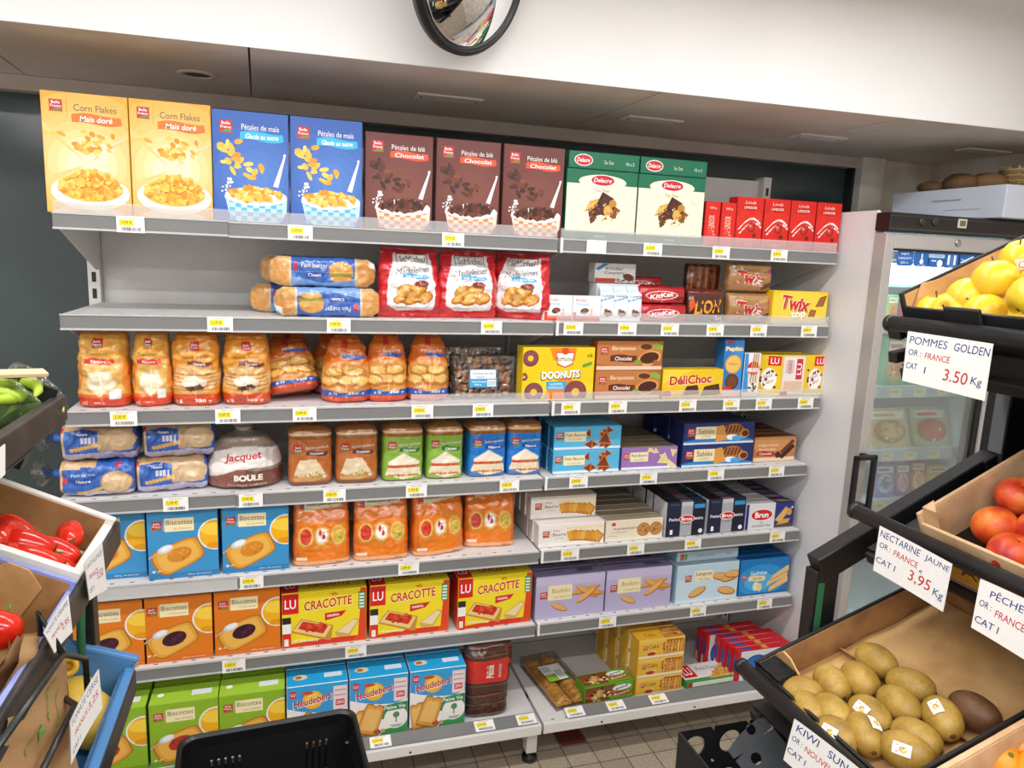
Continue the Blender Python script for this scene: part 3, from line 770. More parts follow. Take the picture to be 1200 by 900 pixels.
def art_lu_side(A):
    return [R(0, 0, 1, 1, '#ecd06a'), R(.06, .03, .94, .97, '#efe6e2'), R(.6, .4, .86, .92, '#d2303a'), T('LU', .73, .66, .4, .13, '#fff', A, 90, .012), R(.14, .56, .5, .88, '#e6c3bd'), R(.12, .10, .9, .36, '#e2c3a5'), R(.0, .0, .3, .1, '#c22c2c'), T('INGREDIENTS', .33, .72, .5, .10, '#8a5a5a', A, 90)]

def toast(cx, cy, s, A, jam, spoon=True):
    sq = lambda k, c: El(cx, cy, s*k, s*k*A*.62, c, 38, 4, A)
    pts = []
    def rr(k, c):
        b = []
        for i in range(32):
            t = 2*PI*i/32; c_, s_ = math.cos(t), math.sin(t)
            b.append((math.copysign(abs(c_)**.5, c_)*(.97+.03*s_), math.copysign(abs(s_)**.5, s_)*(.92+.05*math.cos(3*t))))
        out = []
        for x, y in b:
            x *= s*k; y *= s*k*.62
            a = math.radians(24); xx = x*math.cos(a)-y*math.sin(a); yy = x*math.sin(a)+y*math.cos(a)
            out.append((cx+xx, cy+yy*A))
        return Pg(out, c)
    o = [rr(1.08, '#b9731f'), rr(1.0, '#e0a03a'), rr(.86, '#ecb552'), El(cx+.02, cy+.02, s*.52, s*.32*A, jam[0], 20, 18, A)] + bits(cx+.02, cy+.02, s*.42, s*.26*A, 26, jam, .028, A, 9)
    if spoon: o += [El(cx-s*.50, cy+s*.34*A, s*.34, s*.17*A, '#d3d6da', 22, 16, A), El(cx-s*.46, cy+s*.38*A, s*.25, s*.11*A, '#f1f2f2', 22, 16, A), Pg([(cx-s*.75, cy+s*.22*A), (cx-s*.70, cy+s*.27*A), (0, max(.05, cy-s*.02*A)), (0, max(.02, cy-s*.08*A))], '#c6c8cb')]
    return o
def art_biscottes(A, bg, sub, jam, dark):
    o = [R(0, 0, 1, 1, bg), R(0, 0, 1, .075, dark)]
    o += [Ci(.97, .62, .26, '#e5edf2', A), Ci(.97, .62, .235, '#f2b21e', A), El(.97, .70, .22, .10, '#f8cf45'), El(.97, .45, .14, .05, '#e39a18')]
    o = [x for x in o]
    o += [R(.24, .70, .66, .90, '#f3e6b8'), T('Biscottes', .45, .835, .37, .07, '#5a4a38', A, 0, .0), T(sub, .50, .745, .26, .04, '#a58a5a', A, 0, -.004, .25)] + brand_red(.06, .73, .14, A) + [R(.225, .72, .229, .89, '#f3e6b8')]
    o += toast(.42, .33, .36, A, jam) + bits(.10, .12, .07, .012, 5, ['#f4d9a0', '#e9e3d6'], .02, A, 2)
    o += [T('300 g  36 tranches', .72, .036, .34, .022, '#f4f0e4', A)]
    # keep the glass inside the face
    out = []
    for k, p, f, c in o:
        if k == 'p': p = np.clip(p, 0, 1)
        out.append((k, p, f, c))
    return out
def art_cracotte(A):
    o = [R(0, 0, 1, 1, '#f2d81e'), Pg([(0, 0), (1, 0), (1, .10), (.9, .14), (.10, .06), (0, .10)], '#d9321f'), Pg([(.86, 0), (1, 0), (1, 1), (.93, 1)], '#e0481f'), Pg([(.9, .1), (.94, .9), (.2, .95), (.15, .1)], '#f4dd2c')]
    o += [R(0, .62, .19, .99, '#d81e24'), T('LU', .095, .80, .13, .17, '#fff', A, 0, .012), R(0, .26, .10, .52, '#f4f2ee'), R(.0, .44, .10, .56, '#2a2626'), R(0, .0, .10, .26, '#d9321f'), R(.02, .03, .07, .16, '#f3ece2')]
    o += [T('CRACOTTE', .54, .76, .58, .19, '#f8ecb8', A, 4, .05, .08), T('CRACOTTE', .54, .765, .57, .17, '#c81a1e', A, 4, .02, .08), Pg([(.60, .98), (.63, .90), (.66, .92)], '#e07a28'), Pg([(.56, .95), (.60, .90), (.62, .93)], '#d6351f'),
          Pg([(.50, .44), (.70, .50), (.76, .60), (.50, .58)], '#d4262a'), T('ORIGINAL', .60, .53, .15, .045, '#fff', A, 4, .02), R(.905, .60, .985, .93, '#4b8f5c')]
    for i in range(5): o.append(R(.915, .62+i*.06, .975, .655+i*.06, '#dfeee0'))
    o += [Pg([(.10, .28), (.22, .52), (.60, .34), (.57, .06), (.50, .08)], '#c98e3e'), Pg([(.12, .30), (.23, .50), (.58, .33), (.50, .12)], '#efcf86'), Pg([(.18, .34), (.24, .47), (.54, .34), (.48, .20)], '#cf3a22')] + bits(.37, .34, .14, .07, 22, ['#b5261a', '#e2563a', '#d4432c'], .03, A, 5)
    o += [Pg([(.62, .20), (.86, .44), (.92, .40), (.80, .12), (.66, .10)], '#d8ab5e'), Pg([(.64, .21), (.855, .42), (.90, .38), (.79, .15)], '#f0dba6')]
    for i in range(10): o.append(R(.13+i*.03, .10-.003*i, .145+i*.03, .14-.003*i, '#fbf3d6'))
    return o
def art_heudebert(A):
    o = [R(0, 0, 1, 1, '#f3efe9'), Pg([(0, 1), (1, 1), (1, .58), (.8, .52), (.5, .54), (.2, .60), (0, .66)], '#3c9bd8'), Pg([(0, 1), (1, 1), (1, .90), (0, .92)], '#29a4df'), Ci(.42, .76, .17, '#f2b42c', A), Ci(.42, .77, .12, '#f7cf5a', A), T('Heudebert', .42, .75, .66, .13, '#f6f2ee', A, 10, .045, .15), T('Heudebert', .42, .755, .64, .115, '#b5202c', A, 10, .02, .15), R(.05, .82, .15, .93, '#d4202a'), T('LU', .10, .875, .07, .05, '#fff', A, 0, .012), El(.33, .88, .10, .03, '#c9512a'),
         R(.76, .56, .99, .94, '#eed9d8'), R(.80, .62, .95, .72, '#d23a3e'), R(.78, .78, .97, .80, '#b9a0a0'), R(.78, .86, .97, .88, '#b9a0a0'), T('ZERO', .875, .67, .12, .05, '#fff', A),
         Pg([(.5, 0), (1, 0), (1, .30), (.86, .14), (.6, .10)], '#3f9a58'), Pg([(0, 0), (.5, 0), (.5, .1), (0, .06)], '#8a8478'), Pg([(.55, .28), (1, .28), (1, .54), (.55, .44)], '#2f8f4e'), Ci(.80, .28, .21, '#f3f1ea', A), Pg([(.55, .40), (1, .42), (1, .54), (.55, .50)], '#2f8a4a'), T('Pleine Vie', .775, .465, .38, .065, '#fff', A, 2, .01), R(.795, .20, .815, .30, '#4a7a52'), Ci(.805, .33, .06, '#4f9060', A, 9), R(.70, .15, .91, .165, '#7a9a80'), R(.73, .125, .88, .14, '#7a9a80')]
    def slice_(cx, cy, w, h, rot):
        def sh(k, c):
            b = [(-1, -1), (1, -1), (1, .5), (.85, .95), (.3, 1), (0, .86), (-.3, 1), (-.85, .95), (-1, .5)]; out = []
            a = math.radians(rot)
            for x, y in b:
                x *= w*k; y *= h*k/A
                out.append((cx+x*math.cos(a)-y*math.sin(a), cy+(x*math.sin(a)+y*math.cos(a))*A))
            return Pg(np.clip(out, 0, 1), c)
        return [sh(1, '#a9652a'), sh(.92, '#dfa045'), sh(.7, '#edbd6c')]
    o += slice_(.15, .25, .15, .22, 12) + slice_(.36, .30, .18, .26, -18) + bits(.48, .09, .12, .04, 14, ['#d24a30', '#e9b44a', '#c23a26'], .03, A, 4)
    return o
def art_pb(A, bg, tri, sub, hue):
    o = [R(0, 0, 1, 1, bg), R(0, 0, 1, .11, '#dfe9ee')]
    r = random.Random(hue)
    for i in range(9):
        cx = r.choice((.18, .52, .62, .72, .80, .9, .97))+r.uniform(-.03, .03); cy = r.uniform(.1, .95); s = r.uniform(.06, .1); a = r.uniform(0, 120)
        o += [El(cx, cy, s, s*A*.9, tri[0], a, 3, A), El(cx, cy, s*.72, s*.72*A*.9, tri[1], a, 3, A)]
    o += [El(.76, .42, .13, .13*A, tri[0], 85, 3, A), El(.76, .42, .10, .10*A, tri[1], 85, 3, A)]
    o += brand_red(.03, .46, .10, A) + [R(.15, .36, .47, .80, '#f0e6bd'), T('Petit Beurre', .31, .65, .28, .13, '#5a4a38', A), T(sub, .31, .46, .2, .09, '#b0a070', A, 0, 0, .2)]
    return [(k, np.clip(p, 0, 1) if k == 'p' else p, f, c) for k, p, f, c in o]
def art_sables(A):
    return [R(0, 0, 1, 1, '#1d2f6b'), El(.5, .0, .6, .3, '#2f7fc4'), R(0, 0, 1, .10, '#d7dfe8')] + brand_red(.05, .40, .10, A) + [R(.16, .26, .45, .84, '#f0e3b8'), T('Sablés', .31, .62, .22, .24, '#5a4632', A), T('coco', .31, .38, .12, .10, '#b09a6a', A, 0, 0, .2),
            El(.70, .62, .16, .34, '#8a4c26', 0, 22), El(.70, .66, .14, .27, '#b3743a', 0, 22)] + [Pg([(.57+i*.05, .5), (.60+i*.05, .5), (.63+i*.05, .86), (.60+i*.05, .86)], '#6a3418') for i in range(5)] + [El(.86, .46, .07, .22, '#c98a4a'), El(.87, .46, .05, .15, '#5a2c18'), El(.68, .30, .10, .13, '#eef4f8'), El(.76, .26, .08, .12, '#4aa6dc'), Pg([(.45, .1), (.62, .2), (.55, .9), (.45, .84)], '#d99a4a')]
def art_brownrolls(A):
    return [R(0, 0, 1, 1, '#c07a44'), El(.5, .7, .6, .4, '#cf9058'), R(0, 0, 1, .16, '#e6cfb2'), T('Cigarettes', .34, .66, .5, .11, '#f6e4cc', A), T('fourrées', .32, .50, .4, .09, '#f6e4cc', A), Banner(.08, .50, .32, .2, '#b8262a', .04), T('Chocolat', .28, .32, .3, .09, '#fff', A)] + [Pg(np.array([(.62, .20), (.70, .14), (.98, .62), (.90, .70)])+np.array([0, d]), c) for d, c in ((0, '#4b2416'), (.18, '#6a3620'), (-.06, '#3a1a10'))] + [Ci(.58, .26, .07, '#4a2618', A)]
def art_whitepb(A):
    o = [R(0, 0, 1, 1, '#ece6de'), R(.42, .2, 1, .86, '#efdcae'), El(.9, .4, .3, .4, '#f0e4c8'), R(0, 0, 1, .16, '#f4f0ea'), T('125 g', .1, .08, .1, .05, '#999', A)] + brand_red(.06, .42, .10, A) + [R(.185, .36, .19, .8, '#c9a27a'), T('Petit', .27, .72, .10, .09, '#b0764a', A), T('Beurre', .31, .54, .20, .15, '#8a5a3a', A), T('doré au four', .31, .36, .16, .06, '#b0957a', A)]
    r = random.Random(4)
    for i in range(7):
        x = .52+i*.065; a = 60-i*8
        o += [El(x, .45-.02*i, .10, .10*A*1.1, '#b06a20', a, 4, A), El(x-.01, .46-.02*i, .085, .085*A*1.1, r.choice(['#e2a43e', '#dc9530', '#e9b552']), a, 4, A)]
    return [(k, np.clip(p, 0, 1) if k == 'p' else p, f, c) for k, p, f, c in o]
def art_noisette(A):
    return [R(0, 0, 1, 1, '#e9dcc4'), R(0, 0, 1, .10, '#f3ebdc'), T('noisettine', .36, .60, .46, .13, '#6a5a44', A), T('au chocolat', .24, .42, .26, .07, '#8a7a5c', A), T('100 g', .12, .24, .14, .07, '#8a7a5c', A), Ci(.66, .48, .115, '#8a5426', A), Ci(.66, .48, .105, '#c98d48', A), Ci(.88, .48, .115, '#8a5426', A), Ci(.88, .48, .105, '#c98d48', A)] + bits(.66, .48, .08, .22, 12, ['#6a3a1c', '#a8682e'], .016, A, 3) + bits(.88, .48, .08, .22, 12, ['#6a3a1c', '#a8682e'], .016, A, 5) + [R(.10, .75, .16, .9, '#c23a34')]
def art_extra(A):
    return [R(0, 0, 1, 1, '#10162c'), R(0, 0, .40, 1, '#151d3a'), R(.36, 0, .66, 1, '#a9abb2'), R(.36, .88, .66, 1, '#c4c6cc'), El(.52, .50, .21, .115, '#fff'), El(.52, .50, .195, .10, '#d01c22'), T('Brun', .52, .50, .28, .10, '#fff', A, 0, .03), T('Petits', .18, .50, .24, .09, '#f0f0f2', A, 0, .015), T('extra', .84, .50, .22, .08, '#f0f0f2', A, 0, .015), R(.70, .80, .98, .92, '#2f8fd0'), T('DORÉS', .51, .34, .24, .05, '#333a52', A), R(.10, .06, .17, .20, '#f2f2f2'), Ci(.90, .12, .055, '#e9edf2', A), R(.06, .9, .3, .96, '#38446e')]
def art_gauf_front(A):
    return [R(0, 0, 1, 1, '#dcdbda'), R(0, 0, .10, 1, '#1c2f8a'), El(.55, .56, .38, .24, '#f6f2f0'), El(.55, .56, .36, .21, '#cf1d22'), T('Brun', .55, .56, .46, .22, '#fff', A, 0, .03), T('24', .55, .26, .10, .07, '#444', A), T('GAUFRETTES', .55, .13, .64, .09, '#3a3a44', A)]
def art_gauf_pic(A):
    return [R(0, 0, 1, 1, '#23307e'), R(0, 0, 1, .12, '#5a4a3c'), Pg([(.0, .3), (.55, .86), (.80, .70), (.30, .16)], '#b98040'), Pg([(.03, .32), (.55, .82), (.76, .70), (.30, .20)], '#e0b468'), Pg([(.10, .10), (.75, .16), (.85, .34), (.40, .32)], '#d3a052'), El(.76, .62, .14, .16, '#d89a3c', 20), Ci(.9, .8, .05, '#eef', A)]
def art_boudoirs(A):
    o = [R(0, 0, 1, 1, '#b9b0d2'), R(0, .78, 1, 1, '#c4bcda')]
    for i in range(12): o.append(R(.0, .06+i*.045, 1, .064+i*.045, '#ada4c8'))
    def stick(cx, cy, l, rot, c):
        return [El(cx, cy, l, .055*A*.8, '#b06a2c', rot, 18, A), El(cx-.004, cy+.012, l*.95, .043*A*.8, c, rot, 18, A)]
    o += stick(.72, .60, .22, 12, '#dca052') + stick(.74, .56, .19, 150, '#e3aa5c') + stick(.86, .52, .14, 170, '#d6974a') + stick(.34, .24, .13, 155, '#e2ac62') + stick(.73, .46, .17, 35, '#e6b066')
    o += [R(.17, .42, .52, .78, '#efe2b4'), T('Boudoirs', .36, .65, .26, .11, '#a87a5a', A, 0, 0), T('aux œufs frais', .38, .50, .24, .05, '#b09a70', A, 0, 0, .2)] + brand_red(.06, .47, .10, A)
    return [(k, np.clip(p, 0, 1) if k == 'p' else p, f, c) for k, p, f, c in o]
def art_langues(A):
    o = [R(0, 0, 1, 1, '#b9d3e2'), El(.4, .3, .6, .4, '#c7deea'), R(0, 0, 1, .06, '#d9e8ef')]
    for cx, cy, rot in ((.34, .26, 24), (.72, .62, -10), (.86, .58, 15), (.82, .22, -12), (.92, .66, 0)):
        o += [El(cx, cy, .15, .055*A*1.15, '#b06c2e', rot, 20, A), El(cx-.004, cy+.014, .135, .042*A*1.15, '#e3b068', rot, 20, A)]
    o += [R(.28, .56, .58, .84, '#efe3bc'), T('Langues', .43, .74, .25, .12, '#5a5040', A), T('de chat', .44, .61, .17, .06, '#a8986c', A, 0, 0, .2)] + brand_red(.13, .56, .10, A)
    return [(k, np.clip(p, 0, 1) if k == 'p' else p, f, c) for k, p, f, c in o]
def art_gaufblue(A):
    o = [R(0, 0, 1, 1, '#1477bd'), El(.45, .4, .5, .45, '#2b93d6'), El(.40, .36, .30, .26, '#4eaee4')] + brand_red(.05, .44, .09, A) + [T('Gaufrettes', .38, .62, .34, .12, '#eaf4fb', A), Banner(.18, .52, .46, .16, '#efdfae', .02), T('Vanille', .36, .46, .20, .09, '#9a7a3a', A, 0, 0, .2), El(.34, .24, .06, .13, '#f3e9c8'), El(.42, .20, .05, .12, '#e9d69a'), R(0, 0, 1, .04, '#0f5f9c')]
    for d in ((0, 0), (.08, .16), (.05, -.16)):
        p = np.array([(.56, .28), (.70, .40), (.98, .62), (.98, .78), (.90, .84), (.58, .44)])*np.array([1, .7])+np.array(d)
        o += [Pg(np.clip(p, 0, 1), '#c9924a'), Pg(np.clip(p+np.array([0, .025]), 0, 1), '#eac584')]
    return o
def art_cake(A):
    o = [R(0, 0, 1, 1, '#e8b93c'), R(0, .80, 1, 1, '#eec55a'), R(0, 0, 1, .12, '#f6ead0')] + brand_red(.10, .46, .09, A) + [T('Cake', .32, .62, .22, .22, '#7a5626', A), T('aux fruits', .30, .34, .2, .08, '#f6ecd0', A, 0, 0, .2), El(.28, .22, .09, .10, '#b03a22'), Pg([(.55, .14), (.52, .74), (.62, .92), (.98, .90), (.98, .2)], '#a9601f')]
    for i in range(6): o.append(Pg([(.56+i*.07, .16), (.55+i*.07, .66), (.585+i*.07, .84), (.615+i*.07, .82), (.61+i*.07, .18)], '#dfa146' if i % 2 else '#e9b65a'))
    o += bits(.72, .5, .2, .26, 26, ['#7c2e1a', '#a8481f', '#5a3a1a', '#c23a2a'], .018, A, 6)
    return o
def art_savane(A):
    return [R(0, 0, 1, 1, '#6aa62c'), R(0, 0, 1, .08, '#4c8424'), Pg([(0, .1), (0, .95), (.62, .98), (.5, .1)], '#7b4a22'), Pg([(.02, .4), (.3, .8), (.5, .55), (.3, .2)], '#c99a58')] + bits(.28, .5, .26, .36, 30, ['#4a2814', '#d8b070', '#8a5a2a', '#b5382a', '#e9d6a4'], .045, A, 2) + [El(.76, .70, .2, .16, '#f6f6f2', 10), T('BAKÉ', .76, .71, .26, .15, '#2a4a8a', A, 10, .03), Banner(.56, .96, .36, .22, '#c8202a', .04), T('Brossard', .76, .36, .32, .12, '#fff', A, 6, .01, .1)]
def art_lu_flat_top(A):
    return [R(0, 0, 1, 1, '#e9e7e2'), R(0, 0, 1, .10, '#3f8f3e'), R(.03, .2, .24, .98, '#d81e24'), T('LU', .135, .6, .14, .5, '#fff', A, 0, .012), T('Petit Fourré', .52, .66, .42, .22, '#6a6a66', A, 0, 0, .1), Pg([(.38, 0), (1, .0), (1, 1), (.86, 1), (.5, .3)], '#d9a54a')] + bits(.74, .32, .24, .26, 26, ['#c98a34', '#efc97a', '#e2b057'], .028, A, 3)
def art_lu_flat_front(A):
    return [R(0, 0, 1, 1, '#3f9344'), R(.10, .2, .80, .8, '#e6ece2'), R(.03, .25, .09, .75, '#d02a2a'), El(.88, .5, .06, .3, '#d9a54a')]
def art_redbox(A):
    return [R(0, 0, 1, 1, '#dfe3ea'), R(0, 0, .05, 1, '#cf2630'), R(.86, 0, 1, 1, '#cf2630'), El(.34, .40, .26, .46, '#1c58b0'), El(.34, .40, .23, .40, '#2f6fc6'), T('Cracottes', .34, .40, .36, .20, '#fff', A, 10, .02, .1), T('FINES', .93, .5, .5, .10, '#fff', A, 80, .02), R(.62, .2, .82, .9, '#efe6e2')] + bits(.93, .7, .05, .25, 6, ['#f6d0d0'], .02, A, 3)

def stack(me, name, xs, y, z, label_fn, cat, group, rz=None):
    pass
_o = ['front', 'second', 'third', 'fourth', 'fifth', 'sixth', 'seventh']
def put(me, name, px_or_x, k, yo, label, cat, group, rz=0.0, z=0.0, dx=0.0, is_x=False):
    """stand a pack on shelf k with its front yo behind the shelf edge"""
    Y = YF[k]+yo; Z = ZS[k]+.0008+z
    x = px_or_x if is_x else Xat(px_or_x, Y, ZS[k])
    return tag(place(me, name, (x+dx, Y, Z), rz), label, cat, group)

# ---- top shelf
cf = carton('cereal_box', .188, .062, .285, '#efb637', art_cornflakes(.188/.285), side_col='#eeb233')
blu = carton('cereal_box', .187, .062, .279, '#3a63b4', art_petals(.187/.279, '#3560b0', '#4f7cc6', 'Pétales de maïs', 'Glacés au sucre', '#35b4e2', YEL, ('#bfe0ee', '#5fb6dc'), 5), side_col='#3a63b4')
cho = carton('cereal_box', .186, .062, .257, '#6d3a34', art_petals(.186/.257, '#6a3530', '#7c463c', 'Pétales de blé', 'Chocolat', '#e2542c', CHO, ('#f0d9c8', '#e08a52'), 6), side_col='#6d3a34')
G = 'cereal boxes on the top shelf'
put(cf, 'cereal_box', .0915, 0, .008, 'yellow corn flakes box, leftmost on the top shelf', 'cereal box', G, .01, is_x=True)
put(cf, 'cereal_box', .282, 0, .008, 'yellow corn flakes box, second from left beside the blue cereal', 'cereal box', G, is_x=True)
put(blu, 'cereal_box', .4715, 0, .008, 'blue cereal box on the top shelf, the left one of the two', 'cereal box', G, is_x=True)
put(blu, 'cereal_box', .663, 0, .008, 'blue cereal box on the top shelf, touching the brown boxes', 'cereal box', G, is_x=True)
for x, l in ((.858, 'brown chocolate cereal box right beside the blue cereal'), (1.054, 'brown chocolate cereal box, middle one of three'), (1.250, 'brown chocolate cereal box beside the tall green biscuit boxes')):
    put(cho, 'cereal_box', x, 0, .008, l, 'cereal box', G, is_x=True)
dl = carton('biscuit_box', .232, .075, .205, '#0d6b4c', art_delacre(.232/.205), side_col='#0d6b4c')
dlf = carton('biscuit_box', .230, .070, .050, '#0d6b4c', art_delacre_flat(.23/.05), side_col='#0d6b4c')
G = 'green biscuit assortment boxes'
put(dl, 'biscuit_box', 1.470, 0, .010, 'cream and green biscuit assortment box beside the brown cereal', 'biscuit box', G, is_x=True)
put(dl, 'biscuit_box', 1.705, 0, .010, 'cream and green biscuit assortment box beside the red cartons', 'biscuit box', G, is_x=True)
put(dlf, 'biscuit_box', 1.474, 0, .014, 'flat green biscuit box lying on the left assortment box', 'biscuit box', G, z=.2065, is_x=True)
put(dlf, 'biscuit_box', 1.709, 0, .014, 'flat green biscuit box lying on the right assortment box', 'biscuit box', G, z=.2065, is_x=True)
ln = carton('chocolate_carton', .053, .10, .138, '#d42018', art_lindor_side(.053/.138), side_col='#c91e16')
lf = carton('chocolate_carton', .098, .053, .160, '#d42018', art_lindor(.098/.16), side_col='#c91e16')
G = 'red chocolate ball cartons'
for x, l in ((1.856, 'narrow red chocolate carton turned sideways, beside the green boxes'), (1.915, 'narrow red chocolate carton turned sideways, second one')):
    put(ln, 'chocolate_carton', x, 0, .010, l, 'chocolate carton', G, is_x=True)
for x, r, l in ((1.995, .0, 'red chocolate ball carton facing forward, first beside the narrow ones'), (2.098, .0, 'red chocolate ball carton facing forward, second from left'), (2.200, .0, 'red chocolate ball carton facing forward, third from left'), (2.303, .0, 'red chocolate ball carton at the right end of the top shelf')):
    put(lf, 'chocolate_carton', x, 0, .012, l, 'chocolate carton', G, r, is_x=True)

# ---- second shelf: burger buns, cake pouches, bars
BUNC = ['#c98b46', '#d79c55', '#b97a38']
def art_buns(flip=False):
    A = .30/.085
    o = [R(0, 0, 1, 1, '#e2ccb0'), R(0, .05, .20, .95, '#d8a867'), El(.10, .52, .09, .40, '#cf9550'), R(.80, .05, 1, .95, '#d8a867'), El(.90, .5, .09, .40, '#c98d48'), R(.21, 0, .79, 1, '#3a66b4'), Pg([(.21, 0), (.79, 0), (.79, .3), (.5, .12), (.21, .35)], '#7fa3d4')]
    o += [El(.66, .52, .115, .34, '#b06f30'), El(.66, .60, .11, .27, '#d69c52'), R(.55, .38, .775, .46, '#7fa83e'), R(.56, .32, .77, .39, '#b8402a'), El(.66, .28, .10, .10, '#d8a258')]
    o += [R(.23, .52, .27, .82, '#c22a2c'), R(.92, .7, .99, .95, '#efece6')]
    o += [T('Pain burger', .42, .70, .24, .20, '#f2ece0', A, 0, .0), El(.42, .40, .09, .11, '#2a4a9a'), T('Classic', .42, .40, .12, .10, '#fff', A)]
    if flip:
        o = [(k, np.stack([1-p[:, 0], 1-p[:, 1]], 1), f, c) for k, p, f, c in o]
    return o
LOAF = [(0, .15, .3, 0), (.03, .75, .8, 0), (.10, 1, 1, 0), (.9, 1, 1, 0), (.97, .75, .8, 0), (1, .15, .3, 0)]
bunA = bag_mb(.082, .10, .295, '#3a66b4', art_buns(), LOAF, 4.2, .006, 3, 56, 84, True).mesh('bun_pack', FILM)
bunB = bag_mb(.082, .10, .295, '#3a66b4', art_buns(True), LOAF, 4.2, .006, 4, 56, 84, True).mesh('bun_pack', FILM)
G = 'burger bun packs'
put(bunB, 'bun_pack', .668, 1, .07, 'burger bun pack lying in front with its print upside down', 'bun pack', G, .02, is_x=True)
put(bunA, 'bun_pack', .655, 1, .075, 'burger bun pack lying on top of the upside-down one', 'bun pack', G, -.01, z=.083, is_x=True)
put(bunA, 'bun_pack', .60, 1, .185, 'burger bun pack at the back, lower one', 'bun pack', G, -.02, is_x=True)
put(bunA, 'bun_pack', .63, 1, .19, 'burger bun pack at the back, upper one peeking out', 'bun pack', G, .02, z=.083, is_x=True)
def art_madeleine():
    A = .19/.205
    o = [R(0, 0, 1, 1, '#c8202a'), Pg([(.22, .93), (.84, .93), (.90, .5), (.86, .12), (.5, .06), (.14, .12), (.12, .5)], '#ece9e8'), Pg([(.12, .2), (.3, .10), (.8, .12), (.9, .04), (.1, .04)], '#d42a2c')]
    o += [R(.26, .78, .80, .92, '#4a2a2a'), R(.275, .79, .785, .91, '#f2eeea'), T('StMichel', .53, .845, .44, .085, '#3a2428', A, 0, -.006), Ci(.5, .95, .05, '#d2452a', A), T('Madeleines', .54, .69, .58, .085, '#4a4046', A, 6, -.005, .25), Banner(.36, .80, .60, .065, '#3aa4d8', .02), T('aux œufs frais', .58, .60, .36, .035, '#fff', A)]
    for cx, cy, w in ((.38, .40, .14), (.60, .42, .16), (.50, .30, .17), (.72, .30, .14), (.32, .28, .11)):
        o += [El(cx, cy, w, w*.62, '#a9601f', 25, 18, A), El(cx-.005, cy+.012, w*.86, w*.5, '#dd9a3c', 25, 18, A), El(cx-.01, cy+.025, w*.5, w*.26, '#eebd6a', 25, 14, A)]
    o += [El(.66, .50, .12, .05, '#8a3a22'), R(.25, .14, .5, .16, '#b0a6a6')]
    return o
PILLOW = [(0, .98, .10, 0), (.05, .99, .14, 0), (.18, 1, .92, 0), (.45, .97, 1, 0), (.75, .93, .72, 0), (.93, .90, .12, .012), (1, .92, .05, .016)]
madm = [bag_mb(.185, .085, .20, '#c8202a', art_madeleine(), PILLOW, 2.2, .010, s, 76, 72).mesh('cake_pouch', FILM) for s in (1, 2)]
G = 'white and red cake pouches'
put(madm[0], 'cake_pouch', .899, 1, .065, 'white and red cake pouch nearest the burger buns', 'cake pouch', G, .05, is_x=True)
put(madm[1], 'cake_pouch', 1.075, 1, .075, 'white and red cake pouch, middle one of three', 'cake pouch', G, -.02, is_x=True)
put(madm[0], 'cake_pouch', 1.245, 1, .070, 'white and red cake pouch, rightmost, turned a little away', 'cake pouch', G, -.50, is_x=True)
kd = carton('chocolate_bar_pack', .092, .03, .078, '#f4f5f8', art_kinder(.092/.078))
G = 'small white chocolate bar packs'
put(kd, 'chocolate_bar_pack', 1.350, 1, .015, 'small white and red chocolate pack, left of the pair', 'chocolate pack', G, is_x=True)
put(kd, 'chocolate_bar_pack', 1.444, 1, .015, 'small white and red chocolate pack, right of the pair', 'chocolate pack', G, is_x=True)
kcb = carton('chocolate_bar_box', .145, .05, .062, '#e9e8e6', art_country(.145/.062))
put(kcb, 'chocolate_bar_box', 1.575, 1, .105, 'cream box of cereal chocolate bars sitting up behind the loose bars', 'chocolate box', None, z=.118, is_x=True)
kbar = bag_mb(.052, .02, .110, '#eef0f3', art_country_bar(.052/.11), PILLOW, 2.4, .0015, 5, 28, 30).mesh('chocolate_bar', FILM)
for i, l in enumerate(('leftmost', 'second from left', 'third from left')):
    put(kbar, 'chocolate_bar', 1.522+i*.048, 1, .040, 'upright white wrapped chocolate bar, %s of three' % l, 'chocolate bar', 'upright white chocolate bars', is_x=True)
kst = carton('chocolate_bar_box', .15, .06, .116, '#dfe0e4', [R(0, 0, 1, 1, '#d9dbe0')])
put(kst, 'chocolate_bar_box', 1.57, 1, .066, 'grey-white carton right behind the three upright white bars', 'chocolate box', None, is_x=True)
kk = bag_mb(.165, .035, .056, '#b31d22', art_kitkat(.165/.056), [(0, 1, .1, 0), (.12, 1, .8, 0), (.5, 1, 1, 0), (.88, 1, .8, 0), (1, 1, .1, 0)], 4, .002, 6, 64, 30).mesh('wafer_pack', FILM)
G = 'red chocolate wafer packs'
for i, (x, yo, z, l) in enumerate(((1.722, .045, 0, 'lower pack at the front'), (1.716, .052, .057, 'upper pack at the front'), (1.70, .095, .0, 'lower pack of the second pair'), (1.695, .105, .06, 'upper pack of the second pair'), (1.69, .15, .0, 'lower pack of the rear pair'), (1.685, .155, .085, 'top pack of the rear pile'))):
    put(kk, 'wafer_pack', x, 1, yo, 'red chocolate wafer pack, %s' % l, 'wafer pack', G, is_x=True, z=z)
lnm = bag_mb(.135, .05, .110, '#4a1f16', art_lion(.135/.11), [(0, 1, .1, 0), (.1, 1, .8, 0), (.5, 1, 1, 0), (.9, 1, .8, 0), (1, 1, .1, 0)], 4, .003, 7, 60, 40).mesh('chocolate_bar_pack', FILM)
put(lnm, 'chocolate_bar_pack', 1.876, 1, .055, 'dark brown pack of chocolate bars with orange lettering, beside the gold packs', 'chocolate pack', None, is_x=True)
tw = bag_mb(.168, .06, .100, '#a97a4a', art_twix(.168/.1), [(0, 1, .1, 0), (.1, 1, .8, 0), (.5, 1, 1, 0), (.9, 1, .8, 0), (1, 1, .1, 0)], 4, .003, 8, 64, 40).mesh('chocolate_bar_pack', FILM)
G = 'gold chocolate bar packs'
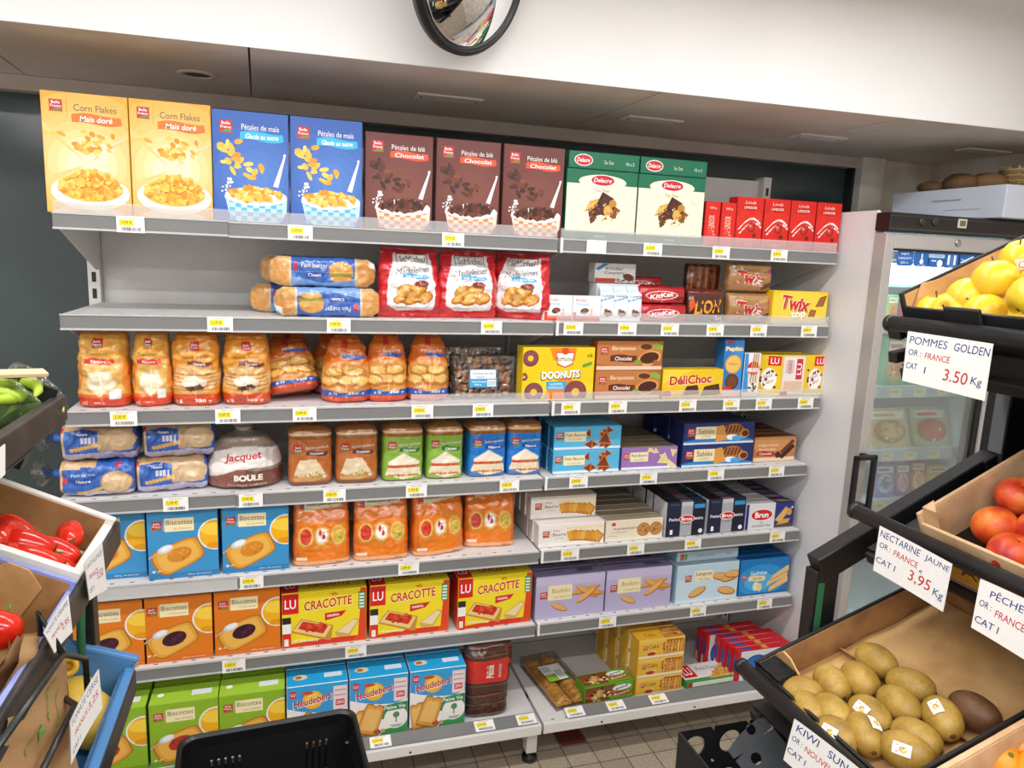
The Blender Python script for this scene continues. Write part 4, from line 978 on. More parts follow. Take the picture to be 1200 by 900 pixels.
put(tw, 'chocolate_bar_pack', 2.046, 1, .055, 'gold pack of chocolate bars with red lettering, lower one', 'chocolate pack', G, is_x=True)
put(tw, 'chocolate_bar_pack', 2.040, 1, .060, 'gold pack of chocolate bars with red lettering, upper one', 'chocolate pack', G, z=.101, is_x=True)
bars = MB()
bars = bag_mb(.13, .045, .095, '#7a3420', [R(0, 0, 1, 1, '#7a3a22')] + [R(i*.11, 0, i*.11+.04, 1, '#b06a34' if i % 2 else '#4a1c14') for i in range(9)], [(0, 1, .1, 0), (.1, 1, .8, 0), (.9, 1, .8, 0), (1, 1, .1, 0)], 4, .003, 9, 60, 30).mesh('chocolate_bar_pack', FILM)
for z, l in ((0, 'lower one'), (.096, 'upper one')):
    put(bars, 'chocolate_bar_pack', 1.905, 1, .125, 'striped brown and copper bar pack standing in the back, %s' % l, 'chocolate pack', 'striped brown bar packs at the back', z=z, is_x=True)
tt = carton('biscuit_box', .222, .05, .113, '#f0c81e', art_twixtop(.222/.113), side_col='#e9bd1c')
put(tt, 'biscuit_box', 2.228, 1, .015, 'yellow chocolate biscuit box at the right end of the second shelf', 'biscuit box', None, is_x=True)
# ---- third shelf: bread and brioche bags, doughnuts, biscuits
STAND = [(0, .82, .80, 0), (.04, .98, .98, 0), (.14, 1, 1, 0), (.45, .97, .98, 0), (.8, .93, .9, 0), (.93, .86, .70, .006), (1, .70, .30, .012)]
def art_slices(A, sub='Nature', wide=True):
    o = [R(0, 0, 1, 1, '#dfae5c'), R(0, .62, 1, 1, '#e2a548'), R(0, 0, 1, .13, '#d2401f'), R(0, .13, 1, .18, '#df6a2a'), Pg([(0, .13), (.12, .30), (.10, .6), (0, .62)], '#e08a34'), Pg([(1, .13), (.88, .30), (.92, .6), (1, .62)], '#e08a34')]
    o += [Pg([(.26, .46), (.66, .49), (.80, .30), (.46, .14), (.20, .30)], '#e7d3aa'), Pg([(.29, .44), (.64, .465), (.75, .30), (.46, .165), (.24, .30)], '#f2e4c4'), R(.64, .12, .86, .24, '#f0efec')]
    o += [R(.34, .78, .56, .90, '#c22a2c'), T('Belle', .45, .86, .14, .028, '#fff', A), T('France', .45, .825, .17, .028, '#fff', A), R(.36, .785, .54, .80, '#4e9a3a'),
          T('Tranches', .42, .70, .46, .045, '#6a5648', A, 0, -.005, .25), Banner(.16, .76, .60, .075, '#d22f24', .02), T(sub, .46, .60, .30, .04, '#fff', A), T('x12', .16, .065, .12, .04, '#f6d8c8', A), T('500 g', .45, .065, .2, .03, '#f6d8c8', A)]
    return o
def art_lait(A, sub='Nature', c='#7a2f20'):
    o = [R(0, 0, 1, 1, '#de9636'), R(0, .80, 1, 1, '#d98a2a'), R(0, 0, 1, .16, '#c8481f'), El(.5, .36, .52, .20, '#d8ac70')]
    for i in range(5): o += [El(.5, .24+i*.052, .46, .034, '#b5742e'), El(.5, .25+i*.052, .44, .024, '#e3b878')]
    o += [Pg([(.2, .36), (.5, .42), (.75, .34), (.7, .28), (.3, .27)], '#f0e2cc'), Pg([(.3, .25), (.6, .30), (.7, .24), (.4, .20)], '#5a3020')]
    o += [R(.40, .74, .60, .86, '#c22a2c'), T('Belle', .5, .82, .13, .028, '#fff', A), T('France', .5, .785, .16, .028, '#fff', A), T('Pains au chocolat', .52, .665, .56, .045, '#6a4a34', A, 2, -.006, .2), Banner(.34, .86, .57, .065, c, .03), T(sub, .6, .57, .24, .035, '#fff', A), T('x 8', .16, .07, .15, .05, '#f6e6dc', A, 0, .02), T('350 g', .66, .07, .34, .05, '#f6e6dc', A, 0, .02)]
    return o
def art_brioche(A, band='#2a5ba8'):
    o = [R(0, 0, 1, 1, '#d5772a'), R(0, .62, 1, 1, '#cf6a24'), R(0, 0, 1, .10, '#cf4a20'), R(0, .10, 1, .20, band), El(.5, .40, .56, .24, '#d0924a')]
    for cx, cy, rx in ((.28, .46, .24), (.66, .47, .26), (.45, .34, .30), (.80, .33, .22), (.18, .32, .2)):
        o += [El(cx, cy, rx, .09, '#b5722c'), El(cx-.02, cy+.02, rx*.8, .06, '#e6b563')]
    o += [R(.36, .84, .54, .94, '#c22a2c'), Banner(.40, .90, .70, .055, '#2f62b2', .02), T('Brioche', .6, .76, .5, .05, '#f3dcc0', A, 2, 0, .2), T('x 10', .24, .15, .16, .05, '#f2efe9', A, 0, .02), T('350 g', .68, .15, .32, .05, '#f2efe9', A, 0, .02)]
    return o
G = 'bread and brioche bags on the third shelf'
def sbag(name, w, d, h, art, seed, prof=STAND, wr=.009, ne=2.9, nu=72, nv=64): return bag_mb(w, d, h, '#d99a40', art, prof, ne, wr, seed, nu, nv).mesh(name, FILM)
put(sbag('bread_bag', .125, .105, .205, art_slices(.6), 1), 'bread_bag', .0915, 2, .083, 'plump gold and red bread slice bag, leftmost on the third shelf', 'bread bag', G, -.05, is_x=True)
put(sbag('bread_bag', .098, .105, .205, art_slices(.5), 2), 'bread_bag', .206, 2, .083, 'narrower gold and red bread slice bag, second from left', 'bread bag', G, .04, is_x=True)
b3 = sbag('bread_bag', .125, .105, .204, art_lait(.6), 3)
b4 = sbag('bread_bag', .128, .105, .204, art_lait(.6, 'Tout choco', '#6a2a22'), 4)
put(b3, 'bread_bag', .317, 2, .083, 'orange milk roll bag, left one of the pair', 'bread bag', G, -.02, is_x=True)
put(b4, 'bread_bag', .447, 2, .083, 'orange milk roll bag, right one beside the tilted brioche', 'bread bag', G, .02, is_x=True)
SOFT = [(0, .80, .80, 0), (.05, 1, 1, 0), (.25, 1.0, 1, 0), (.55, .95, .92, 0), (.8, .80, .7, .004), (.93, .62, .4, .010), (1, .5, .15, .014)]
br = [sbag('brioche_bag', .145, .11, .19, art_brioche(.76), s, SOFT, .010, 2.4) for s in (11, 12, 13)]
o = put(br[0], 'brioche_bag', .575, 2, .085, 'brioche bag leaning over, leftmost of the brioches', 'brioche bag', G, .12, is_x=True)
o.rotation_euler = (math.radians(-20), math.radians(-7), .12); o.scale = (1, 1, .86); o.location.y += .02; o.location.z += .022
put(br[1], 'brioche_bag', .722, 2, .090, 'brioche bag with blue band, second of four', 'brioche bag', G, -.06, is_x=True)
put(sbag('brioche_bag', .125, .11, .20, art_brioche(.62), 14, SOFT, .007, 2.5), 'brioche_bag', .838, 2, .092, 'brioche bag with blue band, third of four', 'brioche bag', G, .05, is_x=True)
put(sbag('brioche_bag', .130, .11, .20, art_brioche(.62), 15, SOFT, .007, 2.5), 'brioche_bag', .964, 2, .092, 'brioche bag with blue band, rightmost beside the walnuts', 'brioche bag', G, -.03, is_x=True)
put(br[2], 'brioche_bag', .56, 2, .215, 'dark orange brioche bag at the back behind the leaning one', 'brioche bag', G, .1, is_x=True)
put(br[1], 'brioche_bag', .70, 2, .215, 'brioche bag at the back behind the second one', 'brioche bag', G, .0, is_x=True)

def walnut_tray(x, yo, label, z=0, lean=-6):
    r = empty('walnut_tray', M=Matrix.Translation((x, YF[2]+yo, ZS[2]+.001+z)) @ Matrix.Rotation(math.radians(lean), 4, 'X'))
    tag(r, label, 'nut tray', 'clear walnut trays')
    w, d, h = .192, .045, .135
    m = MB(); rr = random.Random(5)
    for i in range(9):
        for j in range(6):
            cx = -w/2+.018+i*.0195+rr.uniform(-.004, .004); cz = .016+j*.0205+rr.uniform(-.004, .004); cy = .012+rr.uniform(0, .01)
            M = Matrix.Translation((cx, cy, cz)) @ Matrix.Rotation(rr.uniform(0, 6), 4, (rr.random(), rr.random(), rr.random()+.1)) @ Matrix.Diagonal((.013, .0105, .010, 1))
            pr = [(0, -1), (.6, -.8), (.95, -.3), (1, .1), (.75, .65), (.35, .92), (0, 1)]
            cc = rr.choice(['#8a5a34', '#a06c40', '#6e4428', '#b58452'])
            m.lathe(pr, cc, 0, 9, M, fn=lambda p, a: Vector((p.x*(1+.12*math.sin(5*a)), p.y*(1+.12*math.sin(5*a)), p.z)))
    m.build('walnuts', FOOD, r)['kind'] = 'stuff'
    m = MB(); m.box(-w/2, w/2, d-.004, d, 0, h, '#55433a'); m.build('tray_base', PLAST, r)
    m = MB(); m.box(-w/2-.002, w/2+.002, -.003, d-.005, 0, h+.003, '#fff', 0, .006); m.build('clear_lid', CLEARFILM, r)
    m = MB(); A = .085/.05
    lay(m, [R(0, 0, 1, 1, '#3aa0cf'), R(.03, .48, .97, .97, '#e9eff2'), T('Cerneaux de noix', .5, .78, .8, .14, '#3a7a9a', A), T('extra', .4, .58, .3, .12, '#b5572a', A), T('PRODUIT DE FRANCE', .36, .30, .55, .08, '#fff', A), T('200 g', .3, .14, .26, .1, '#fff', A), R(.66, .05, .97, .42, '#f2f2f0')] + [R(.69+i*.03, .09, .70+i*.03, .36, '#222') for i in range(9)], lambda u, v, i: (-.048+u*.085, -.0042-i*LAYER, .038+v*.055))
    m.build('label_sticker', CARTON, r)
walnut_tray(1.137, .055, 'clear tray of shelled walnuts beside the yellow doughnut box')
walnut_tray(1.115, .125, 'clear tray of walnuts standing behind the front walnut tray', .02)

do = carton('biscuit_box', .238, .06, .168, '#ecca1d', art_doonuts(.238/.168), side_col='#e6c11c')
put(do, 'biscuit_box', 1.363, 2, .016, 'yellow box of chocolate doughnuts beside the walnut tray', 'biscuit box', None, is_x=True)
ba = carton('biscuit_box', .232, .05, .094, '#b5652f', art_barq(.232/.094), side_col='#a85a28')
G = 'brown chocolate barquette boxes'
put(ba, 'biscuit_box', 1.605, 2, .018, 'brown biscuit box beside the doughnuts, lower one', 'biscuit box', G, is_x=True)
put(ba, 'biscuit_box', 1.605, 2, .018, 'brown biscuit box beside the doughnuts, upper one', 'biscuit box', G, is_x=True, z=.095)
dc = carton('biscuit_box', .226, .05, .096, '#efc61b', art_delichoc(.226/.096), side_col='#e3ba18')
put(dc, 'biscuit_box', 1.840, 2, .016, 'yellow box with red lettering and chocolate biscuits, low between brown and blue boxes', 'biscuit box', None, is_x=True)
pe = carton('biscuit_box', .076, .05, .195, '#2f7cc4', art_pepito(.076/.195), side_col='#2a70b4')
put(pe, 'biscuit_box', 1.990, 2, .020, 'tall narrow blue biscuit box standing upright on the third shelf', 'biscuit box', None, is_x=True)
mk = carton('biscuit_box', .064, .03, .150, '#f0eeea', art_mikado(.064/.15), side_col='#3c93d8')
put(mk, 'biscuit_box', 2.066, 2, .020, 'small upright box with a red disc beside the tall blue one', 'biscuit box', None, is_x=True)
mk2 = put(pe, 'biscuit_box', 2.030, 2, .085, 'tall blue biscuit box standing in the second row', 'biscuit box', None, is_x=True)
lu = carton('cookie_pack', .085, .05, .142, '#f0c720', art_lu_cookie(.085/.142), side_col='#e8ba1c')
lus = carton('cookie_pack', .10, .05, .142, '#ecd06a', art_lu_side(.10/.142), side_col='#e8ba1c')
G = 'yellow cookie packs'
o = put(lu, 'cookie_pack', 2.150, 2, .040, 'yellow cookie pack turned slightly, left of the group', 'cookie pack', G, -.30, is_x=True)
put(lus, 'cookie_pack', 2.240, 2, .026, 'yellow cookie pack showing its pale printed side, middle', 'cookie pack', G, is_x=True)
put(lu, 'cookie_pack', 2.334-.0465, 2, .026, 'yellow cookie pack at the right end of the third shelf', 'cookie pack', G, dx=.0465-.004, is_x=True)
put(lu, 'cookie_pack', 2.200, 2, .10, 'yellow cookie pack in the second row, left', 'cookie pack', G, .0, is_x=True)
put(lu, 'cookie_pack', 2.290, 2, .10, 'yellow cookie pack in the second row, right', 'cookie pack', G, .0, is_x=True)

# ---- fourth shelf: blue bread, country loaf, sandwich breads, butter biscuits
def art_bluebread(v):
    A = .19/.10
    o = [R(0, 0, 1, 1, '#2f62b5'), R(0, 0, .07, 1, '#d8b48a'), R(0, .86, .5, 1, '#cfa878')]
    if v == 0:
        o += [R(.05, .80, .30, 1, '#d9b68c'), Pg([(.05, 0), (.95, 0), (.97, .16), (.5, .20), (.3, .12), (.08, .10)], '#c8bfd0'), El(.76, .42, .21, .34, '#b98a56'), El(.76, .43, .19, .31, '#e0bf94'), El(.33, .50, .20, .13, '#1f4f9f'), T('Nature', .34, .48, .18, .08, '#fff', A), T('Pain de mie', .34, .66, .30, .08, '#cfe0f2', A, 3, 0, .1), R(.06, .42, .14, .58, '#d23a34'), R(.74, .84, .82, .95, '#c22a2c')]
        o += [Pg([(.25, .12), (.55, .22), (.56, .26), (.24, .18)], '#dba545')]+[El(.3+i*.04, .14+i*.02, .022, .05, '#e3b65a', 30, 10, A) for i in range(8)]
    else:
        o += [R(.50, .30, .94, 1, '#cfae86'), Pg([(0, 0), (1, 0), (1, .22), (.6, .30), (0, .18)], '#bcb4cf'), El(.30, .78, .16, .11, '#1f4f9f'), R(.0, .80, .06, .95, '#d23a34'), El(.78, .62, .2, .30, '#dcbc92')]
        o += [El(.16+i*.045, .32+i*.022, .026, .06, '#dca94c', 30, 10, A) for i in range(9)] + [R(.28+i*.05, .50, .31+i*.05, .68, '#d8d6e6') for i in range(4)] + [T('Nature', .30, .77, .14, .07, '#fff', A)]
    return o
LOAF2 = [(0, .5, .5, 0), (.04, .93, .93, 0), (.12, 1, 1, 0), (.88, 1, 1, 0), (.96, .9, .92, 0), (1, .5, .5, 0)]
blb = [bag_mb(.098, .13, .190, '#2f62b5', art_bluebread(v), LOAF2, 3.8, .008, 20+v, 60, 84, True).mesh('bread_bag', FILM) for v in (0, 1)]
G = 'blue bagged sliced breads'
def bread(v, x, yo, z, rz, label, knot=None):
    o = put(blb[v], 'bread_bag', x, 3, yo, label, 'bread bag', G, rz, z, is_x=True)
    if knot:
        m = MB(); s = knot
        m.tube([(s*.088, 0, .05), (s*.105, 0, .052), (s*.118, 0, .054)], [.030, .012, .014], '#2a5bb0', 0, 12)
        m.build('tied_neck', FILM, o)
        m = MB(); pts = []
        vs = [(s*.116, 0, .054)]; n = 14
        for i in range(n):
            a = 2*PI*i/n; q = .035+.012*math.sin(3*a+1)
            vs.append((s*(.155+.012*math.cos(2*a)), math.cos(a)*q, .062+math.sin(a)*q))
        m.add(vs, [[0, 1+i, 1+(i+1) % n] for i in range(n)], '#fff', 0, True)
        m.build('loose_film_end', CLEARFILM, o)
    return o
bread(0, .062, .085, 0, -.03, 'blue sliced bread bag, lower left with loose clear end', -1)
bread(1, .068, .090, .100, .02, 'blue sliced bread bag lying on the lower left one', -1)
bread(1, .240, .100, 0, .10, 'blue sliced bread bag, lower one beside the country loaf')
bread(1, .262, .105, .097, .06, 'blue sliced bread bag, upper one beside the country loaf')
def art_boule():
    A = .214/.18
    return [R(0, 0, 1, 1, '#8a8078'), R(0, 0, 1, .30, '#7a4a3a'), Pg([(0, .12), (.5, .34), (1, .36), (1, .62), (.5, .72), (.1, .60)], '#e7e0da'), Pg([(0, 0), (0, .18), (.2, .24), (.45, .34), (.6, .34), (.4, .1), (.3, 0)], '#8a5546'), R(.0, .68, 1, .80, '#a08c7c'),
            T('Jacquet', .52, .52, .50, .15, '#c0272c', A, 4, .02, .15), T('BOULE', .58, .20, .36, .10, '#f0e9e2', A, 0, .05), T('À LA FARINE COMPLÈTE', .56, .09, .5, .035, '#e0d2c8', A)]
BOULE = [(0, .80, .8, 0), (.06, .98, .98, 0), (.3, 1, 1, 0), (.6, .90, .88, 0), (.78, .62, .62, 0), (.88, .26, .26, 0), (.93, .2, .2, 0), (1, .5, .32, 0)]
bo = put(bag_mb(.214, .19, .180, '#8a8078', art_boule(), BOULE, 2.3, .006, 31, 84, 64).mesh('country_loaf', FILM), 'country_loaf', .432, 3, .115, 'round bagged country loaf with a white band beside the blue breads', 'bread', None, -.03, is_x=True)
m = MB(); m.lathe([(.024, .158), (.026, .163), (.024, .169)], '#c9c2ba', 0, 16); m.build('clip', PLAST, bo)
SQ = [(0, .90, .9, 0), (.03, .99, .99, 0), (.1, 1, 1, 0), (.86, .99, .99, 0), (.94, .92, .92, 0), (.98, .70, .6, 0), (1, .4, .25, 0)]
def art_sand(A, c, c2, sub, subc, fill):
    o = [R(0, 0, 1, 1, '#a8703e'), R(0, .86, 1, .90, '#d9b58a'), R(.0, .80, 1, .85, '#8a5628'), R(0, .02, 1, .79, c), R(0, 0, 1, .03, '#6a4a30')] + [R(.13, .56, .32, .71, '#c22a2c'), T('Belle', .225, .66, .13, .035, '#fff', A), T('France', .225, .615, .16, .035, '#fff', A), R(.15, .565, .3, .585, '#4e9a3a'),
         T('Spécial sandwich', .64, .655, .52, .06, '#f4ece0', A, 3, 0, .2), Banner(.40, .88, .555, .08, subc, .02), T(sub, .64, .555, .3, .045, '#fff', A)]
    if fill == 'brown':
        o += [Pg([(.12, .18), (.25, .44), (.62, .46), (.84, .20), (.5, .12)], '#e0caa6'), Pg([(.10, .14), (.85, .20), (.92, .14), (.5, .06), (.12, .08)], '#c8945c')] + bits(.62, .18, .28, .06, 22, ['#7fa03c', '#e9e2d0', '#a8c25a', '#c8644a'], .035, A, 3)
        o += [R(0, .03, 1, .08, '#7a4424')]
    else:
        o += [Pg([(.12, .34), (.5, .50), (.90, .34), (.86, .28), (.14, .28)], '#efe2cc'), R(.14, .25, .86, .29, '#c8512f'), Pg([(.06, .12), (.12, .24), (.90, .24), (.94, .10), (.5, .03)], '#ead8ba'), R(.12, .10, .88, .13, '#cf6a3c')] + bits(.5, .27, .36, .02, 14, ['#7fa83e', '#d23a2a'], .03, A, 4) + bits(.55, .11, .34, .025, 14, ['#7fa83e', '#d23a2a', '#e9dcc2'], .03, A, 6)
    return o
def sandwich(c, sub, subc, fill, w, seed): return bag_mb(w, .115, .176, c, art_sand(w/.176, c, c, sub, subc, fill), SQ, 5.0, .003, seed, 76, 60).mesh('sandwich_bread', FILM)
kinds = [('#b5652c', 'Complet', '#5a3226', 'brown', 'brown'), ('#84ae3c', 'Céréales', '#2f6a35', 'plain', 'green'), ('#1f78c8', 'Nature', '#164f9a', 'plain', 'blue')]
xs = ((.617, .753), (.890, 1.022), (1.157, 1.282))
G = 'bags of square sandwich bread'
for (c, sub, subc, fill, nm), (xa, xb) in zip(kinds, xs):
    for j, x in enumerate((xa, xb)):
        me = sandwich(c, sub, subc, fill, .126 if not (nm != 'brown' and j) else .117, 40+j+len(nm))
        o = put(me, 'sandwich_bread', x, 3, .088, '%s bag of square sandwich bread, %s of the two' % (nm, 'left' if j == 0 else 'right'), 'sandwich bread', G, (.02, -.03)[j], is_x=True)
        m = MB(); m.tube([(0, 0, .172), (.004, .002, .182), (.012, 0, .194)], [.012, .006, .016], '#b98a62', 0, 10); m.build('twisted_neck', FILM, o)
        m = MB(); m.tube([(-.008, -.008, .180), (.0, -.011, .183), (.010, -.006, .181)], .003, '#d2452f' if nm != 'blue' else '#c23a3a', 0, 8); m.build('tie', PLAST, o)

def rows(me, name, x, k, yo, depth, n, levels, h, desc, cat, group, jit=.004, x2=None, skip=0, seed=0):
    """packs one behind another and one on another; every pack is an object"""
    rr = random.Random(seed+int(x*1000)+k)
    for lv in range(levels):
        for i in range(n):
            pos = '' if levels == 1 else (', lower layer' if lv == 0 else ', upper layer' if levels == 2 else ', %s layer' % ('bottom', 'middle', 'top')[lv])
            lb = '%s%s, %s from the front' % (desc, pos, ['first', 'second', 'third', 'fourth', 'fifth', 'sixth', 'seventh', 'eighth'][i])
            put(me, name, x, k, yo+i*(depth+.0025)+(0.006 if lv else 0), lb, cat, group, rr.uniform(-.012, .012) if i == 0 else 0, z=lv*(h+.0008), dx=(rr.uniform(-jit, jit) if i else 0)+(.003*lv), is_x=True)
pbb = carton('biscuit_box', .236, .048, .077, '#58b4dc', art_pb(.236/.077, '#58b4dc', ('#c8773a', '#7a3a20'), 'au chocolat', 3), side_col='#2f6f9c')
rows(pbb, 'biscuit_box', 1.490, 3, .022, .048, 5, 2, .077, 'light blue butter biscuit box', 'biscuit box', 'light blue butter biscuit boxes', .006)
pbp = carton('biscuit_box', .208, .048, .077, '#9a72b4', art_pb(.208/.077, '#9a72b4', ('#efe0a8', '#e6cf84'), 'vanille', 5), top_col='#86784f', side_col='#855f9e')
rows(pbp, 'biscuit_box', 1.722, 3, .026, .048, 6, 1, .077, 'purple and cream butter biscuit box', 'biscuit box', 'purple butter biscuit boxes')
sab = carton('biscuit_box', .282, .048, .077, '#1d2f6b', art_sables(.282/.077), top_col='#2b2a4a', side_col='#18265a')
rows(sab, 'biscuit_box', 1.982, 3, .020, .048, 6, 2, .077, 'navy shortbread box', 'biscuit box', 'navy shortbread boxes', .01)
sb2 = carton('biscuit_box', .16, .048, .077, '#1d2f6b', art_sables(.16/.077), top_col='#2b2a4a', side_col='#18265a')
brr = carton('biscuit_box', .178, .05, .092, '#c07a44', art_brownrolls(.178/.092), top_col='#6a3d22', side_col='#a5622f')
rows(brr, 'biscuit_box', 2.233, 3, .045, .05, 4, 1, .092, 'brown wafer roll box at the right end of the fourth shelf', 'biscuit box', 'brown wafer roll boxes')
# ---- fifth shelf: blue rusks, orange pouches, biscuits
def top_tab(c, tab='#e8eef0'):
    return [R(0, 0, 1, 1, c), R(.60, .30, .90, .62, tab), El(.14, .5, .05, .10, '#fff')]
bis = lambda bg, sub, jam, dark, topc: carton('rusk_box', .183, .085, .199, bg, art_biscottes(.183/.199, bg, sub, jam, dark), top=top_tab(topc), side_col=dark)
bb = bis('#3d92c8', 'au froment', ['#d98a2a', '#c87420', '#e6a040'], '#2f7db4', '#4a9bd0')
G = 'blue rusk boxes'
put(bb, 'rusk_box', .078, 4, .045, 'blue rusk box half hidden behind the tomato crate', 'rusk box', G, is_x=True)
put(bb, 'rusk_box', .270, 4, .018, 'blue rusk box pulled forward, middle one', 'rusk box', G, .02, is_x=True)
put(bb, 'rusk_box', .463, 4, .020, 'blue rusk box beside the orange pouches', 'rusk box', G, is_x=True)
for i, x in enumerate((.08, .275, .465)):
    put(bb, 'rusk_box', x, 4, .135, 'blue rusk box in the second row, %s' % ('left', 'middle', 'right')[i], 'rusk box', G, is_x=True)
def art_pouch():
    A = .172/.21
    o = [R(0, 0, 1, 1, '#e57c1e'), R(0, 0, 1, .075, '#eba878'), R(0, .90, 1, 1, '#dd7018'), Pg([(0, .08), (.12, .08), (.05, .9), (0, .9)], '#da6a16'), Pg([(1, .08), (.92, .08), (.95, .9), (1, .9)], '#d4640f')]
    o += [Pg([(.20, .80), (.86, .86), (.86, .98), (.20, .94)], '#efe2b8'), T('Petits pains grillés', .53, .895, .56, .05, '#5a4634', A, 3, 0), R(.10, .84, .20, .96, '#c22a2c')]
    for cx, c1, c2 in ((.22, '#c8301f', '#e04a30'), (.50, '#f2ece6', '#ffffff'), (.79, '#d9a93c', '#ecc96a')):
        o += [El(cx, .44, .145, .17, '#c98a34'), El(cx, .45, .13, .15, '#e8b65e'), El(cx, .45, .10, .115, c1)] + bits(cx, .45, .08, .09, 14, [c1, c2], .035, A, int(cx*100))
    o += [El(.47, .50, .03, .045, '#d2302a'), El(.53, .43, .03, .045, '#c8262a'), El(.53, .50, .02, .015, '#4e9a3a'), El(.82, .40, .05, .03, '#8aa83a'), R(.05, .10, .24, .14, '#efdcc8'), T('250 g', .8, .038, .14, .03, '#7a4a2a', A)]
    return o
POUCH = [(0, .95, .85, 0), (.03, 1, 1, 0), (.2, 1, .98, 0), (.6, .98, .80, 0), (.9, .96, .45, .008), (1, .95, .15, .012)]
pou = [bag_mb(.168, .085, .203, '#e57c1e', art_pouch(), POUCH, 4.5, .004, 50+s, 84, 70).mesh('rusk_pouch', FILM) for s in (0, 1)]
G = 'orange mini toast pouches'
for i, (x, yo, rz, l) in enumerate(((.648, .065, .04, 'orange toast pouch right beside the blue rusk box'), (.827, .065, -.02, 'orange toast pouch, second of four'), (1.005, .072, .16, 'orange toast pouch turned to one side, third of four'), (1.185, .10, -.10, 'orange toast pouch at the right end, set back a little'))):
    put(pou[i % 2], 'rusk_pouch', x, 4, yo, l, 'toast pouch', G, rz, is_x=True)
wpb = carton('biscuit_box', .234, .048, .077, '#e6dfd6', art_whitepb(.234/.077), side_col='#d8cfc4')
rows(wpb, 'biscuit_box', 1.452, 4, .020, .048, 5, 1, .077, 'white butter biscuit box, bottom layer', 'biscuit box', 'white butter biscuit boxes', .005)
for i in range(4):
    put(wpb, 'biscuit_box', 1.440-.004*i, 4, .074+i*.0505, 'white butter biscuit box, upper layer, %s from the front' % _o[i].replace('front', 'first'), 'biscuit box', 'white butter biscuit boxes', z=.078, is_x=True)
for i in range(2):
    put(wpb, 'biscuit_box', 1.436, 4, .20+i*.0505, 'white butter biscuit box on the very top, %s' % ('nearer one', 'rear one')[i], 'biscuit box', 'white butter biscuit boxes', z=.156, is_x=True)
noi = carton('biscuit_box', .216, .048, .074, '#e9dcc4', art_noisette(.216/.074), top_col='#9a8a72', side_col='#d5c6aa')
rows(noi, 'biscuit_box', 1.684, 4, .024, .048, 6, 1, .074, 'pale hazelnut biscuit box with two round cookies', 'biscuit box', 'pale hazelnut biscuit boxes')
ext = carton('biscuit_pack', .152, .05, .126, '#10162c', art_extra(.152/.126), top=[R(0, 0, 1, 1, '#171a26'), R(.36, 0, .66, 1, '#6d6f78'), R(.36, .3, .66, .7, '#7c2a30'), R(.7, .2, .95, .8, '#23435e')], side_col='#d9dade')
for i, (x, d) in enumerate(((1.878, 'left'), (2.043, 'right'))):
    rows(ext, 'biscuit_pack', x, 4, .020+.004*i, .05, 6 - i, 1, .126, 'black and silver butter biscuit pack, %s column' % d, 'biscuit pack', 'black and silver butter biscuit packs', .003)
gf = carton('wafer_pack', .124, .05, .098, '#dcdbda', art_gauf_front(.124/.098), top_col='#b9b8b6', side_col='#1c2f8a')
gp = carton('wafer_pack', .082, .05, .094, '#23307e', art_gauf_pic(.082/.094), top=[R(0, 0, 1, 1, '#1d2868')] + [El(.3+.2*i, .5, .12, .3, '#b98a4a', 40) for i in range(3)], side_col='#1c2868')
rows(gf, 'wafer_pack', 2.185, 4, .024, .05, 5, 1, .098, 'silver-grey wafer pack with red oval', 'wafer pack', 'wafer packs on the fifth shelf')
rows(gp, 'wafer_pack', 2.292, 4, .030, .05, 5, 1, .094, 'navy wafer pack with wafer picture', 'wafer pack', 'wafer packs on the fifth shelf')

# ---- sixth shelf: orange rusks, crispbread, finger biscuits, wafers
bo_ = bis('#e07a1c', 'à la farine complète', ['#3a1428', '#4a1a34', '#2a0c1c', '#5e2440'], '#d96f1a', '#e88a30')
G = 'orange rusk boxes'
for x, l in ((.072, 'orange rusk box partly behind the stand post'), (.2475, 'orange rusk box, middle one of three'), (.436, 'orange rusk box beside the yellow crispbread boxes')):
    put(bo_, 'rusk_box', x, 5, .020, l, 'rusk box', G, is_x=True)
for i, x in enumerate((.075, .250, .438)):
    put(bo_, 'rusk_box', x, 5, .109, 'orange rusk box in the second row, %s' % ('left', 'middle', 'right')[i], 'rusk box', G, is_x=True)
cr = carton('crispbread_box', .250, .10, .176, '#f2d81e', art_cracotte(.250/.176), top=[R(0, 0, 1, 1, '#e9d02a'), R(0, 0, .19, 1, '#d81e24'), T('LU', .095, .5, .12, .4, '#fff', 2.5, 0, .012), T('CRACOTTE', .56, .5, .5, .4, '#c81a1e', 2.5, 0, .02)], left=[R(0, 0, 1, 1, '#d9541f'), R(0, .62, 1, 1, '#d81e24')], right=[R(0, 0, 1, 1, '#dd4a1d')])
G = 'yellow crispbread boxes'
for x, rz, yo, l in ((.657, 0, .020, 'yellow and red crispbread box beside the orange rusks'), (.917, 0, .020, 'yellow and red crispbread box, middle one of three'), (1.195, .02, .016, 'yellow and red crispbread box at the end of the wide bay')):
    put(cr, 'crispbread_box', x, 5, yo, l, 'crispbread box', G, rz, is_x=True)
bou = carton('finger_biscuit_box', .250, .06, .150, '#b9b0d2', art_boudoirs(.25/.15), top=[R(0, 0, 1, 1, '#8d84a6'), R(.62, .3, .86, .7, '#5a5470'), R(.2, .4, .4, .5, '#5f5876')], side_col='#a49bc0')
for x, d in ((1.462, 'left'), (1.718, 'right')):
    rows(bou, 'finger_biscuit_box', x, 5, .024, .06, 5, 1, .150, 'lilac finger biscuit box, %s column' % d, 'biscuit box', 'lilac finger biscuit boxes', .003)
lan = carton('biscuit_box', .254, .07, .143, '#b9d3e2', art_langues(.254/.143), top_col='#9fb6c4', side_col='#a9c6d6')
